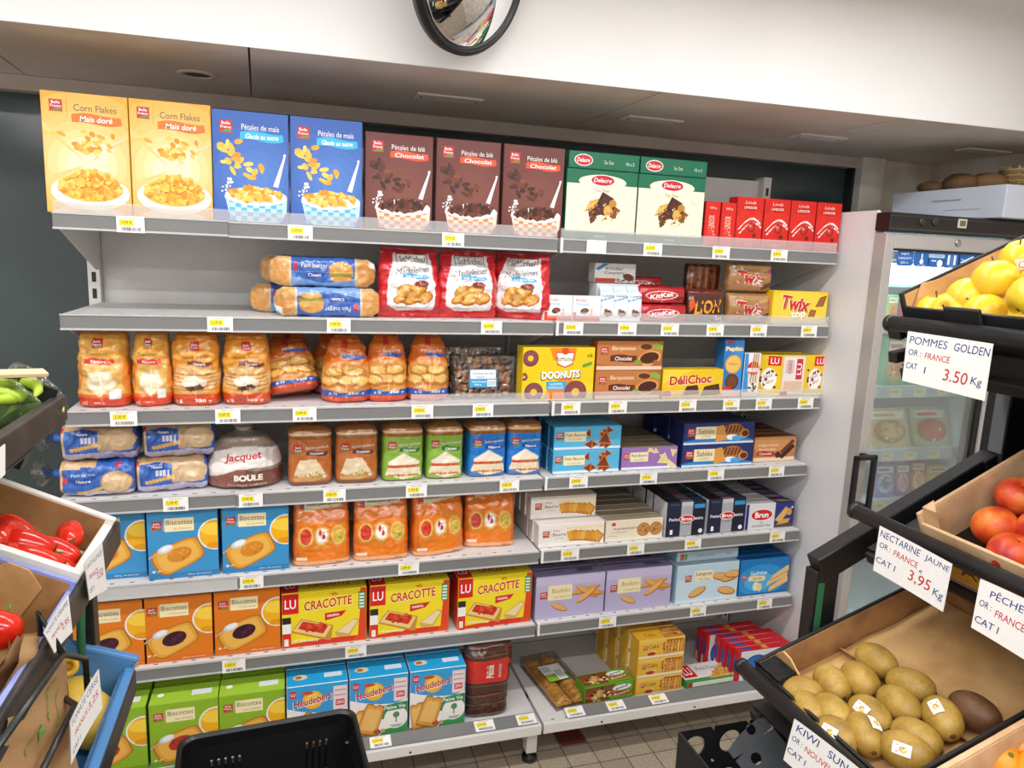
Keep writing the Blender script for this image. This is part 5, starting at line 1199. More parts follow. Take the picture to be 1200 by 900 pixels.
laf = carton('biscuit_box', .252, .14, .036, '#b4cbd9', [R(0, 0, 1, 1, '#b7cedc'), R(.05, .15, .11, .85, '#c2643a'), R(.12, .2, .16, .8, '#6aa05a'), T('Langues de chat', .45, .5, .3, .3, '#6a8494', 7), T('200 g', .85, .5, .1, .3, '#6a8494', 7)], top_col='#a9c2d0', side_col='#a9c6d6')
rows(lan, 'biscuit_box', 1.990, 5, .022, .07, 3, 1, .143, 'pale blue biscuit box with rounded biscuits', 'biscuit box', 'pale blue biscuit boxes')
for i in range(2):
    put(laf, 'biscuit_box', 2.000, 5, .050+.006*i, 'pale blue biscuit box lying flat on the others, %s' % ('lower', 'upper')[i], 'biscuit box', 'pale blue biscuit boxes', z=.1445+i*.037, is_x=True)
gau = carton('wafer_box', .212, .034, .140, '#1477bd', art_gaufblue(.212/.14), top_col='#0f5a9a', side_col='#0f66a8')
rows(gau, 'wafer_box', 2.231, 5, .026, .034, 7, 1, .140, 'bright blue wafer box', 'wafer box', 'bright blue wafer boxes', .003)

# ---- bottom shelf
bg_ = bis('#8cb429', 'aux céréales', ['#b5321f', '#c8432c', '#8f2416'], '#6f9a1e', '#a9cf3c')
G = 'green rusk boxes'
for j, (yo, rw) in enumerate(((.070, 'front row'), (.172, 'second row'), (.270, 'third row'))):
    for i, x in enumerate((.072, .262, .447)):
        put(bg_, 'rusk_box', x, 6, yo, 'lime green rusk box, %s, %s' % (rw, ('left by the stand leg', 'middle', 'right beside the blue toast boxes')[i]), 'rusk box', G, is_x=True)
heu = carton('toast_box', .178, .09, .205, '#f3efe9', art_heudebert(.178/.205), top=[R(0, 0, 1, 1, '#2aa7e0'), R(.62, .35, .92, .62, '#dfeaf0'), El(.22, .5, .12, .16, '#e9d8b0'), El(.19, .5, .06, .1, '#c9703a')], left=[R(0, 0, 1, 1, '#2a98d0')], right=[R(0, 0, 1, 1, '#2a98d0')])
G = 'light blue toast boxes'
for j, (yo, rw) in enumerate(((.060, 'front row'), (.158, 'second row'), (.256, 'third row'))):
    for i, x in enumerate((.632, .815, .999)):
        put(heu, 'toast_box', x, 6, yo, 'sky blue and white toast box, %s, %s' % (rw, ('left beside the green boxes', 'middle', 'right')[i]), 'toast box', G, is_x=True)
def art_pid():
    A = .145/.25
    o = [R(0, 0, 1, 1, '#4a2a1c')]
    for i in range(7): o += [R(0, .04+i*.135, 1, .055+i*.135, '#7a4e38'), R(0, .06+i*.135, 1, .075+i*.135, '#321a10')]
    o += [R(0, .50, 1, .80, '#cf2c22'), T('Pélisié', .52, .65, .30, .10, '#f2e6dc', A, 90, .02), T('GÂTEAU CHOCOLAT', .74, .65, .34, .05, '#f2e6dc', A, 90)]
    return o
o = put(bag_mb(.145, .09, .25, '#4a2a1c', art_pid(), [(0, .9, .85, 0), (.04, 1, 1, 0), (.85, 1, 1, 0), (.95, .95, .7, 0), (1, .85, .2, 0)], 4, .004, 61, 76, 64).mesh('bagged_cake', FILM), 'bagged_cake', 1.170, 6, .120, 'tall bagged dark chocolate cake with a red band on the bottom shelf', 'cake', None, is_x=True)
bw = carton('cake_box', .16, .06, .06, '#5a2a1c', [R(0, 0, 1, 1, '#c43a26'), R(0, .2, 1, .8, '#5a2e1e'), El(.3, .5, .2, .2, '#7a4a30'), R(.5, .0, 1, .3, '#d8502f')], side_col='#b5532f', right=[R(0, 0, 1, 1, '#c2492a'), R(.1, .3, .9, .85, '#5f3422')])
for i in range(4):
    put(bw, 'cake_box', 1.222+.006*(i % 2), 6, .27, 'red and brown cake box behind the bagged cake, %s of four' % ('bottom', 'second', 'third', 'top')[i], 'cake box', 'red and brown cake boxes', z=i*.061, is_x=True)

r = empty('pastry_tray', M=Matrix.Translation((1.452, .205, ZS[6]+.0015)) @ Matrix.Rotation(math.radians(7), 4, 'Z'))
tag(r, 'clear tray of braided golden pastries lying flat on the bottom shelf', 'pastry tray')
m = MB(); rr = random.Random(8)
for sx in (-.033, .033):
    for i in range(13):
        for s in (-1, 1):
            y = -.125+i*.02
            m.tube([(sx-.024*s, y-.008, .014), (sx-.008*s, y, .022), (sx+.010*s, y+.008, .022), (sx+.025*s, y+.016, .013)], [.006, .0085, .0085, .006], rr.choice(['#dca24c', '#cf9340', '#e4ae58', '#c2832f']), 0, 8)
    m.box(sx-.030, sx+.030, -.138, .138, .004, .014, '#d0953f', 0, .004)
m.build('pastries', FOOD, r)
m = MB(); m.box(-.072, .072, -.150, .150, 0, .002, '#fff'); m.box(-.070, .070, -.148, .148, .003, .036, '#fff', 0, .006); m.build('clear_tray', CLEARFILM, r)
m = MB(); lay(m, [R(0, 0, 1, 1, '#eceae6'), R(0, 0, .42, .42, '#8fbf3a'), R(.42, 0, 1, .42, '#5d9a3c'), R(.48, .04, .9, .9, '#f6f6f4'), R(.06, .56, .40, .92, '#c9c9cc')] + [R(.52, .12+.06*i, .86, .14+.06*i, '#555') for i in range(9)], lambda u, v, i: (-.040+u*.082, -.040+v*.10, .0364+i*LAYER)); m.build('label_sticker', CARTON, r)
sav = carton('cake_box', .186, .075, .066, '#6aa62c', art_savane(.186/.066), top=[(k, p, f, c) for k, p, f, c in art_savane(.186/.075)], side_col='#5a9424')
o = put(sav, 'cake_box', 1.597, 6, .062, 'small green marbled cake box lying beside the pastry tray', 'cake box', None, .06, is_x=True)
cak = carton('cake_box', .178, .075, .070, '#e8b93c', art_cake(.178/.07), top=[R(0, 0, 1, 1, '#dca62c'), T('Cake', .3, .4, .22, .3, '#8a6426', 2.4), Pg([(.55, 0), (1, 0), (1, 1), (.6, 1)], '#b9803a')] + bits(.78, .5, .2, .4, 14, ['#e2b45a', '#8a3a1c'], .04, 2.4, 3), left=[R(0, 0, 1, 1, '#dba62a'), R(.02, .1, .2, .9, '#f2e8d2')], side_col='#d9a428')
for lv in range(3):
    for i in range(4):
        xo = 0 if i < 1 else (-.004, -.010, -.016)[i-1] if True else 0
        put(cak, 'cake_box', 1.785+xo*(1 if lv < 2 else .6), 6, .060+i*.079, 'yellow fruit cake box, %s layer, %s from the front' % (('bottom', 'middle', 'top')[lv], ('first', 'second', 'third', 'fourth')[i]), 'cake box', 'stacked yellow cake boxes', z=lv*.0708, is_x=True)
luf = carton('biscuit_box', .250, .10, .030, '#3f9344', art_lu_flat_front(.25/.03), top=art_lu_flat_top(2.5), side_col='#3f9344')
put(luf, 'biscuit_box', 2.02, 6, .062, 'flat green and white filled biscuit box lying by the cake boxes', 'biscuit box', None, .02, is_x=True)
rb = carton('crispbread_pack', .235, .030, .128, '#cf2630', art_redbox(.235/.128), top=[R(0, 0, 1, 1, '#cf2630'), R(.45, .1, .55, .9, '#e0a03a'), R(.1, .2, .25, .8, '#2f5aa8')], left=[R(0, 0, 1, 1, '#cf2630'), R(.2, .35, .8, .75, '#2f5aa8'), R(.1, 0, .5, .3, '#dfe3ea')])
for i in range(6):
    put(rb, 'crispbread_pack', 2.205-.004*i - (.03 if i > 3 else 0), 6, .045+i*.033, 'red and white crispbread pack on the bottom shelf, %s from the front' % ('first', 'second', 'third', 'fourth', 'fifth', 'sixth')[i], 'crispbread pack', 'red crispbread packs', is_x=True)
# ------------------------------------------------------------------ glass door fridge
def onY(px, py, Y): return on_plane(px, py, (0, Y, 0), (0, 1, 0))
def onX(px, py, X): return on_plane(px, py, (X, 0, 0), (1, 0, 0))
def onZ(px, py, Z): return on_plane(px, py, (0, 0, Z), (0, 0, 1))
FX0, FX1, FZ = 2.378, 2.940, 1.836
fr = empty('display_fridge', (FX0, 0, 0))
tag(fr, 'tall glass door fridge lit from inside, right of the white end panel', 'fridge')
def fb(m, x0, x1, y0, y1, z0, z1, c='#fff', mat=0, bev=0): m.box(x0-FX0, x1-FX0, y0, y1, z0, z1, c, mat, bev)
INNER = solid('fridge_lining', '#dbe6ea', .4, .4, 0, .02, 10)
m = MB()
fb(m, FX0, FX0+.022, -.055, .50, .05, FZ); fb(m, FX1-.022, FX1, -.055, .50, .05, FZ)
fb(m, FX0+.022, FX1-.022, .48, .50, .05, FZ); fb(m, FX0+.022, FX1-.022, -.055, .48, FZ-.06, FZ); fb(m, FX0+.022, FX1-.022, -.055, .48, .05, .16)
m.build('cabinet', INNER, fr)
m = MB()
for x in (FX0+.05, FX1-.05):
    for y in (0, .44): m.lathe([(0, 0), (.02, 0), (.02, .05), (0, .05)], '#222', 0, 12, Matrix.Translation((x-FX0, y, 0)))
m.build('foot', PLAST, fr)
DY0, DY1, GX0, GX1 = -.112, -.060, 2.392, 2.866
FRAME = solid('grey_door_frame', '#b9b4b0', .35, .5, .2, .03, 8)
m = MB()
DX0, DX1, DZ0, DZ1, GZ0, GZ1 = 2.358, 2.935, .10, 1.772, .17, 1.724
for a in ((DX0, GX0, DZ0, DZ1), (GX1, DX1, DZ0, DZ1)): fb(m, a[0], a[1], DY0, DY1, a[2], a[3], '#fff', 0, .003)
fb(m, GX0, GX1, DY0, DY1, GZ1, DZ1, '#fff', 0, .003); fb(m, GX0, GX1, DY0, DY1, DZ0, GZ0, '#fff', 0, .003)
door = m.build('door', FRAME, fr)
m = MB()
fb(m, GX0-.001, GX0+.007, DY0+.012, DY1+.004, GZ0, GZ1); fb(m, GX1-.020, GX1+.001, DY0+.008, DY1+.004, GZ0, GZ1); fb(m, GX0, GX1, DY0+.010, DY1+.004, GZ1-.006, GZ1+.001); fb(m, GX0, GX1, DY0+.010, DY1, GZ0, GZ0+.01)
m.build('gasket', BLACK_PLASTIC, door)
m = MB(); fb(m, GX0, GX1, DY0+.014, DY0+.020, GZ0, GZ1); m.build('glass_pane', GLASS, door)
m = MB()
hx0, hx1, hz0, hz1, hy = 2.300, 2.388, .872, 1.062, -.165
for a in ((hx0, hx0+.018, hz0, hz1), (hx1-.018, hx1, hz0, hz1), (hx0, hx1, hz0, hz0+.016), (hx0, hx1, hz1-.016, hz1)): fb(m, a[0], a[1], hy, hy+.016, a[2], a[3], '#fff', 0, .005)
for z in (hz0+.004, hz1-.018): fb(m, hx1-.03, hx1-.008, hy+.012, DY0+.001, z, z+.014, '#fff', 0, .003)
m.build('handle', BLACK_PLASTIC, door)
m = MB(); m.lathe([(.0, .006), (.008, .006), (.011, .004), (.012, 0)], '#b0aca6', 0, 18, Matrix.Translation((2.646-FX0, DY0, 1.752)) @ Matrix.Rotation(PI/2, 4, 'X')); m.build('lock', printed('lock_metal', .25, .5, 0, 50, 0, .03, .8), door)
for i, txt in enumerate(('NET', None, None, None, None, None)):
    p0 = onY((1052.7, 1073, 1089.5, 1107.5, 1125, 1143.5)[i], 293+i*.9, DY0+.012); p1 = onY((1069, 1088, 1105.5, 1123.5, 1141.5, 1158)[i], 312+i*.9, DY0+.012)
    w, h = p1.x-p0.x, p0.z-p1.z; A = w/h
    art = [Pg([(.1, 0), (.9, 0), (1, .08), (1, .92), (.9, 1), (.1, 1), (0, .92), (0, .08)], '#2468b8')]
    if i == 0: art += [T('NET', .5, .78, .5, .14, '#fff', A), T('CAPACITY', .5, .5, .84, .14, '#fff', A), T('255 L', .5, .22, .5, .13, '#fff', A)]
    if i == 1: art += [R(.46, .3, .54, .85, '#fff'), Ci(.5, .32, .13, '#fff', A), T('-2° +8°', .5, .09, .6, .08, '#fff', A)]
    if i == 2: art += [R(.0, .62, 1, .86, '#bfe0f2'), T('ECO FRIENDLY', .5, .74, .86, .10, '#2468b8', A), Ci(.74, .26, .18, '#fff', A), R(.2, .38, .5, .46, '#fff')]
    if i == 3: art += [R(.24, .2, .38, .85, '#fff'), R(.62, .2, .76, .85, '#fff'), R(.42, .2, .58, .85, '#3f86cc'), T('AC', .5, .09, .3, .08, '#fff', A)]
    if i == 4: art += [Pg([(.1, .4), (.2, .36), (.9, .78), (.84, .84)], '#fff'), Pg([(.1, .66), (.16, .6), (.8, .26), (.86, .34)], '#fff'), T('AUTO DEFROST', .5, .13, .84, .09, '#fff', A)]
    if i == 5: art += [Ci(.5, .62, .22, '#fff', A), Ci(.5, .62, .13, '#2468b8', A), R(.24, .2, .76, .56, '#fff')]
    m = MB(); lay(m, art, lambda u, v, k: (u*w, -k*.00003, v*h))
    m.build('icon_sticker', CARTON, door, loc=(p0.x-FX0, DY0+.013, p1.z))
m = MB(); fb(m, 2.354, 2.97, -.122, -.0615, 1.777, FZ-.002, '#1c1715', 0, .003)
fb(m, 2.354, 2.97, -.1235, -.121, 1.783, 1.786, '#4a4440'); fb(m, 2.354, 2.97, -.1235, -.121, 1.822, 1.825, '#3a3430')
mq = m.build('marquee', PLAST, fr)
m = MB(); p = onY(1127.5, 262, -.123); q = .017
fb(m, p.x-q, p.x+q, -.1255, -.1215, p.z-.014, p.z+.014, '#d8d2c0'); fb(m, p.x-q+.005, p.x+q-.005, -.1262, -.1215, p.z-.009, p.z+.009, '#6e6254'); m.build('thermometer', PLAST, mq)
m = MB()
for px in (1081, 1096):
    p = onY(px, 260, -.123); m.lathe([(0, .004), (.011, .004), (.014, 0)], '#2c2b2b', 0, 18, Matrix.Translation((p.x-FX0, -.122, p.z)) @ Matrix.Rotation(PI/2, 4, 'X'))
m.build('knob', PLAST, mq)
# inner lamp and its light
em2 = bpy.data.materials.new('fridge_lamp'); em2.use_nodes = True
e2 = em2.node_tree.nodes['Principled BSDF']; e2.inputs['Emission Color'].default_value = (.30, .86, .95, 1); e2.inputs['Emission Strength'].default_value = 1.1
m = MB(); fb(m, FX0+.03, FX1-.06, .02, .07, 1.60, 1.68, '#fff', 0, .01); fb(m, FX0+.024, FX0+.034, -.04, -.03, .25, 1.70); m.build('lamp', em2, fr)
for nm, loc, sz, sy, en, rot in (('fridge_light', (.26, .0, 1.69), .45, .08, 3.4, (0, 0, 0)), ('fridge_side_light', (.042, -.02, .95), .02, 1.2, 1.4, (PI/2, 0, math.radians(-50)))):
    ld = bpy.data.lights.new(nm, 'AREA'); ld.shape = 'RECTANGLE'; ld.size = sz; ld.size_y = sy; ld.energy = en; ld.color = (.82, .96, 1)
    lo = bpy.data.objects.new(nm, ld); COL.objects.link(lo); lo.parent = fr; lo.location = loc; lo.rotation_euler = rot
shz = [onY(1070, 379, -.02).z, onY(1070, 454, -.02).z, onY(1070, 528, -.02).z, onY(1060, 586, -.02).z, .42]
for z in shz:
    m = MB(); fb(m, FX0+.026, FX1-.026, -.015, .45, z-.006, z); sh = m.build('shelf', INNER, fr)
    m = MB(); fb(m, FX0+.026, FX1-.05, -.022, -.016, z-.036, z+.004, '#c6d3d8')
    for i in range(4):
        x = FX0+.06+i*.105; fb(m, x, x+.05, -.0228, -.0218, z-.033, z-.003, '#f3f0e4'); fb(m, x+.006, x+.034, -.0234, -.0222, z-.02, z-.008, '#e8d44a')
    m.build('price_strip', PLAST, sh)
def art_pack(c, c2, c3, seed):
    r = random.Random(seed)
    return [R(0, 0, 1, 1, c), El(.5, .4, .42, .3, c2), El(.55, .42, .3, .2, c3), R(.08, .72, .92, .92, '#f0eee4'), R(.14, .78, .7, .86, c3)] + bits(.5, .4, .36, .26, 16, [c2, c3, '#f2e6c8', '#6f9a3a'], .06, 1, seed)
packs = [(0, 1038, 1050, 30, '#7fae6a', '#e8a850', '#d86a3a', 0, 'small green and orange chilled pack'),
         (1, 1034, 1060, 56, '#6fae8a', '#e8a850', '#d86a3a', 0, 'green and orange chilled pack'), (1, 1063, 1085, 54, '#8fc29a', '#efe2a8', '#cf5a4a', 0, 'pale green chilled pack'), (1, 1108, 1128, 50, '#d8c48a', '#c8483a', '#efe6d4', 0, 'cream and red chilled pack'),
         (2, 1022, 1068, 48, '#c9b78e', '#a9763c', '#d8b06a', 20, 'sandwich pack tilted back'), (2, 1074, 1116, 48, '#b8c49a', '#c8322a', '#e05a34', 20, 'sandwich pack with a red picture tilted back'),
         (3, 1026, 1048, 40, '#7a86c4', '#c9d0ec', '#5a62a8', 8, 'blue chilled pack'), (3, 1050, 1066, 40, '#8a5aa0', '#d8b8d8', '#e88a8a', 8, 'purple chilled pack'), (3, 1068, 1084, 42, '#c8504a', '#f0d8b8', '#e8a83a', 8, 'red chilled pack'), (3, 1086, 1114, 36, '#d8b43a', '#efd87a', '#c98a2a', 8, 'yellow cheese pack')]
for lv, a, b, hp, c, c2, c3, tilt, lb in packs:
    z = shz[lv]; y = .02
    x0, x1 = Xat(a, y, z), Xat(b, y, z); h = hp*2.6/FPX
    me = carton('chilled_pack', x1-x0, .035, h, c, art_pack(c, c2, c3, a))
    M = Matrix.Translation(((x0+x1)/2, y, z+.001)) @ Matrix.Rotation(math.radians(-tilt), 4, 'X')
    tag(place(me, 'chilled_pack', None, M=M), '%s on the %s fridge shelf behind the glass' % (lb, ('top', 'second', 'third', 'fourth')[lv]), 'chilled pack', 'chilled packs inside the fridge')
pk = onY(1065, 345, .06)
me = carton('chilled_pack', .16, .05, .075, '#e05a80', [R(0, 0, 1, 1, '#e0567e'), R(0, .7, 1, 1, '#f0a8bc'), El(.6, .4, .2, .3, '#f6d0dc')])
tag(place(me, 'chilled_pack', (pk.x+.07, .06, shz[0]+.001)), 'pink chilled box on the top fridge shelf', 'chilled pack', 'chilled packs inside the fridge')

# grey box on top of the fridge with brown paper rolls and a wicker basket
m = MB(); m.box(2.757, 3.19, -.165, .30, FZ+.001, 1.942, '#c3c9d4', 0, .003); m.box(2.7555, 2.757, .0, .12, 1.90, 1.905, '#8f95a2'); m.box(2.7555, 2.757, -.08, .06, 1.868, 1.870, '#9aa0ac')
tag(m.build('storage_box', PLAST), 'large plain grey-blue box lying on top of the fridge', 'box')
kr = printed('brown_wicker', .75, .2, .3, 70, 0, .15)
def lump(name, cx, cy, cz, rx, ry, rz, col, lb, cat, seed, grp=None):
    m = MB()
    m.lathe([(0, -1), (.55, -.85), (.88, -.5), (1, 0), (.86, .5), (.5, .86), (0, 1)], col, 0, 18, Matrix.Diagonal((rx, ry, rz, 1)), fn=lambda p, a: p*(1+.16*noise.noise(p*2.2+Vector((seed, 0, 0)))))
    return tag(m.build(name, kr, None, (cx, cy, cz+rz*.92)), lb, cat, grp)
p = onY(1090, 215, .20); lump('paper_bundle', max(p.x, 2.81), .20, 1.943, .035, .05, .022, '#7a5f42', 'smallest brown paper bundle on the grey box, at its left corner', 'bundle', 1, 'brown bundles on the grey box')
p = onY(1126, 212, .12); lump('paper_bundle', p.x, .12, 1.943, .055, .06, .034, '#6b5036', 'brown paper bundle in the middle of the grey box top', 'bundle', 2, 'brown bundles on the grey box')
p = onY(1157, 210, .08); lump('paper_bundle', p.x, .08, 1.943, .06, .07, .036, '#7a5c3e', 'brown paper bundle right beside the wicker basket', 'bundle', 3, 'brown bundles on the grey box')
p = onY(1198, 205, .02)
b = empty('wicker_basket', (p.x+.045, .02, 1.943)); tag(b, 'small woven wicker basket at the right of the grey box top', 'basket')
m = MB()
for i in range(9):
    z = .004+i*.009; rr_ = .085+i*.0028
    pts = [(rr_*math.cos(t*2*PI/36)*(1+.03*(-1)**(t+i)), rr_*.8*math.sin(t*2*PI/36)*(1+.03*(-1)**(t+i)), z) for t in range(37)]
    m.tube(pts, .0052, ('#a88a60', '#8f7048')[i % 2], 0, 6, False)
m.lathe([(0, 0), (.085, 0), (.085, .004), (0, .004)], '#8f7048', 0, 24, Matrix.Diagonal((1, .8, 1, 1)))
m.build('woven_wall', kr, b)
m = MB()
for t in range(18): 
    a = t*2*PI/18; m.tube([(.083*math.cos(a), .066*math.sin(a), 0), (.108*math.cos(a), .087*math.sin(a), .088)], .004, '#b59a70', 0, 6)
m.build('stake', kr, b)

# ------------------------------------------------------------------ produce stands
def tier_right(X, Z, th):
    c, s = math.cos(math.radians(th)), math.sin(math.radians(th))
    return Matrix(((c, 0, -s, X), (0, 1, 0, -1.0), (s, 0, c, Z), (0, 0, 0, 1)))
def tier_left(X, Z, th, Y=-.85):
    c, s = math.cos(math.radians(th)), math.sin(math.radians(th))
    return Matrix(((-c, 0, s, X), (0, -1, 0, Y), (s, 0, c, Z), (0, 0, 0, 1)))
TK, TN, TA = tier_right(1.317, .950, 19), tier_right(1.520, 1.225, 25), tier_right(1.545, 1.561, 23)
LT1, LT2, LT3 = tier_left(.240, 1.420, 24), tier_left(.300, 1.226, 26), tier_left(.311, .982, 22)
def on_tier(T, px, py, n):
    """local position on a tier, n above its plane"""
    N = np.array((T.to_3x3() @ Vector((0, 0, 1)))); P = np.array(T @ Vector((0, 0, n)))
    return T.inverted() @ on_plane(px, py, P, N)
def bar(m, a, b, w, t, up=(0, 1, 0)):
    a, b = Vector(a), Vector(b); d = b-a; L = d.length; d.normalize(); u = Vector(up); s = d.cross(u).normalized()
    M = Matrix(((d.x, u.x, s.x, 0), (d.y, u.y, s.y, 0), (d.z, u.z, s.z, 0), (0, 0, 0, 1))); M.translation = a
    m.box(0, L, -t/2, t/2, -w/2, w/2, '#fff', 0, .002, M)
st = empty('produce_stand', (1.5, -1.0, 0)); tag(st, 'black steel tiered produce stand on the right holding apples, nectarines and kiwis', 'produce stand', 'black produce stands')
def part(m, name, mat, root, o):
    for i, v in enumerate(m.v): m.v[i] = (v[0]-o[0], v[1]-o[1], v[2]-o[2])
    return m.build(name, mat, root)
SO = (1.5, -1.0, 0)
YE = -1.92
for T_, ex in ((TK, 0), (TN, 0), (TA, 0)):
    o_ = T_.translation; m = MB()
    m.tube([(o_.x, -1.0, o_.z+.002), (o_.x, YE, o_.z+.002)], .0135, '#fff', 0, 14)
    m.lathe([(0, 0), (.0145, .0), (.0145, .006), (.013, .012)], '#fff', 0, 14, Matrix.Translation((o_.x, -.994, o_.z+.002)) @ Matrix.Rotation(PI/2, 4, 'X'))
    part(m, 'rail', BLACK_METAL, st, SO)
    m = MB(); L = .44
    a = T_ @ Vector((0, 0, -.075)); m.box(.0, L, -.92, -.005, -.078, -.074, '#fff', 0, 0, T_)
    for y in (-.02, -.5, -.9): m.box(-.01, L, y-.012, y+.012, -.098, -.079, '#fff', 0, 0, T_)
    part(m, 'tier_shelf', BLACK_METAL, st, SO)
for yy in (-.975, YE+.01):
    m = MB()
    bar(m, (1.486, yy, 0), (1.486, yy, 1.112), .052, .03)
    bar(m, (1.470, yy, 1.112), (1.94, yy, 1.338), .050, .032)
    bar(m, (1.82, yy-.006, 1.285), (2.02, yy-.006, 1.38), .04, .03)
    bar(m, (1.500, yy, .895), (1.92, yy, 1.035), .03, .028)
    if yy > -1.2:
        m.box(1.4670, 1.480, yy-.0165, yy-.0150, .80, 1.09, '#2f6a45', 1)
    part(m, 'side_frame', [BLACK_METAL, MATTE], st, SO)
    m = MB()
    m.box(1.84, 1.93, yy-.03, yy+.02, 0, 1.70, '#fff', 0, .003); m.box(1.838, 1.841, yy-.028, yy+.0, 1.32, 1.46, '#6a6e70', 1)
    bar(m, (1.575, yy, 1.545), (1.90, yy, 1.69), .03, .028); bar(m, (1.58, yy, 1.50), (1.88, yy, 1.56), .02, .02)
    part(m, 'back_post', [BLACK_METAL, MATTE], st, SO)
m = MB(); m.box(1.10, 1.98, YE, -.90, .52, .545, '#fff', 0, .004); m.box(1.945, 1.975, YE, -1.0, .545, 1.70)
for x in (1.13, 1.89):
    for y in (YE+.03, -.93): m.box(x-.02, x+.02, y-.02, y+.02, 0, .52)
part(m, 'lower_deck', BLACK_METAL, st, SO)

WOOD = solid('pale_crate_wood', '#d8b48c', .7, .2, 0, .12, 14, .05, '#b98f66')
KRAFT = solid('brown_cardboard', '#a87d4f', .8, .2, 0, .1, 20, .03, '#8d6640')
KRAFT_L = solid('light_cardboard', '#c9a06c', .8, .2, 0, .1, 16, .03, '#b08552')
BLACK_CARD = solid('black_printed_card', '#1c1c1e', .5, .4, 0, .12, 20)
WHITE_WOOD = solid('white_printed_wood', '#e9e4da', .6, .3, 0, .05, 12)
LILAC = solid('lilac_printed_card', '#8a92cc', .6, .3, 0, .06, 12)
BLUE_PLASTIC = solid('blue_crate_plastic', '#4f86bd', .4, .4, 0, .06, 12)
def crate(name, T_, a0, a1, y0, y1, hn, lab, cat, out, inn, bot=None, base=-.072, front=None, thick=.006, grp=None):
    """open crate lying on a tier, a = up the slope, y along the rail"""
    r = empty(name, M=T_); tag(r, lab, cat, grp)
    m = MB(); m.box(a0, a1, y0, y1, base, base+.006); m.build('base_board', bot or inn, r)
    f = hn if front is None else front
    for nm, (xa, xb, ya, yb, h) in (('front_wall', (a0, a0+thick, y0, y1, f)), ('back_wall', (a1-thick, a1, y0, y1, hn)), ('side_wall', (a0, a1, y0, y0+thick, hn)), ('side_wall', (a0, a1, y1-thick, y1, hn))):
        m = MB(); m.box(xa, xb, ya, yb, base, h, '#fff', 0, .001)
        e = .0012
        if nm == 'front_wall': m.box(xb, xb+e, ya+thick, yb-thick, base+.006, h-.004, '#fff', 1)
        elif nm == 'back_wall': m.box(xa-e, xa, ya+thick, yb-thick, base+.006, h-.004, '#fff', 1)
        elif ya == y0: m.box(xa+thick, xb-thick, yb, yb+e, base+.006, h-.004, '#fff', 1)
        else: m.box(xa+thick, xb-thick, ya-e, ya, base+.006, h-.004, '#fff', 1)
        m.build(nm, [out, inn], r)
    return r
kc = crate('produce_crate', TK, .018, .425, -.330, -.012, .016, 'black cardboard crate of golden kiwis with a bare kraft paper end', 'crate', BLACK_CARD, KRAFT, KRAFT_L, front=.004, base=-.050)
m = MB(); lay(m, [R(.1, .1, .3, .7, '#d98a2a'), T('KIWI', .62, .5, .5, .5, '#e9e4dc', 3)], lambda u, v, i: (.018-.0003-i*.00003, -.03-u*.16, -.045+v*.034)); m.build('print', CARTON, kc)
m = MB(); m.prism([(-.022, -.040), (-.075, -.040), (-.078, .008), (-.062, .030), (-.045, .034), (-.026, .020)], .058, .061, '#fff', 0, 'x'); m.build('corner_flap', KRAFT_L, kc)
m = MB(); rr = random.Random(3)
for i in range(8): m.box(.022+i*.0045, .025+i*.0045, -.075, -.018, .0, .012)
m.build('ribbed_corner', BLACK_CARD, kc)
m = MB(); vs = []; nx, ny = 16, 12
for j in range(ny+1):
    for i in range(nx+1):
        a = .18+.235*i/nx; y = -.022-.300*j/ny
        vs.append((a, y, -.040+.006*noise.noise(Vector((a*14, y*14, 2)))+(.012 if i in (0,) else 0)))
m.add(vs, [[j*(nx+1)+i, j*(nx+1)+i+1, (j+1)*(nx+1)+i+1, (j+1)*(nx+1)+i] for j in range(ny) for i in range(nx)], '#fff', 0, True)
m.build('kraft_liner', KRAFT_L, kc)

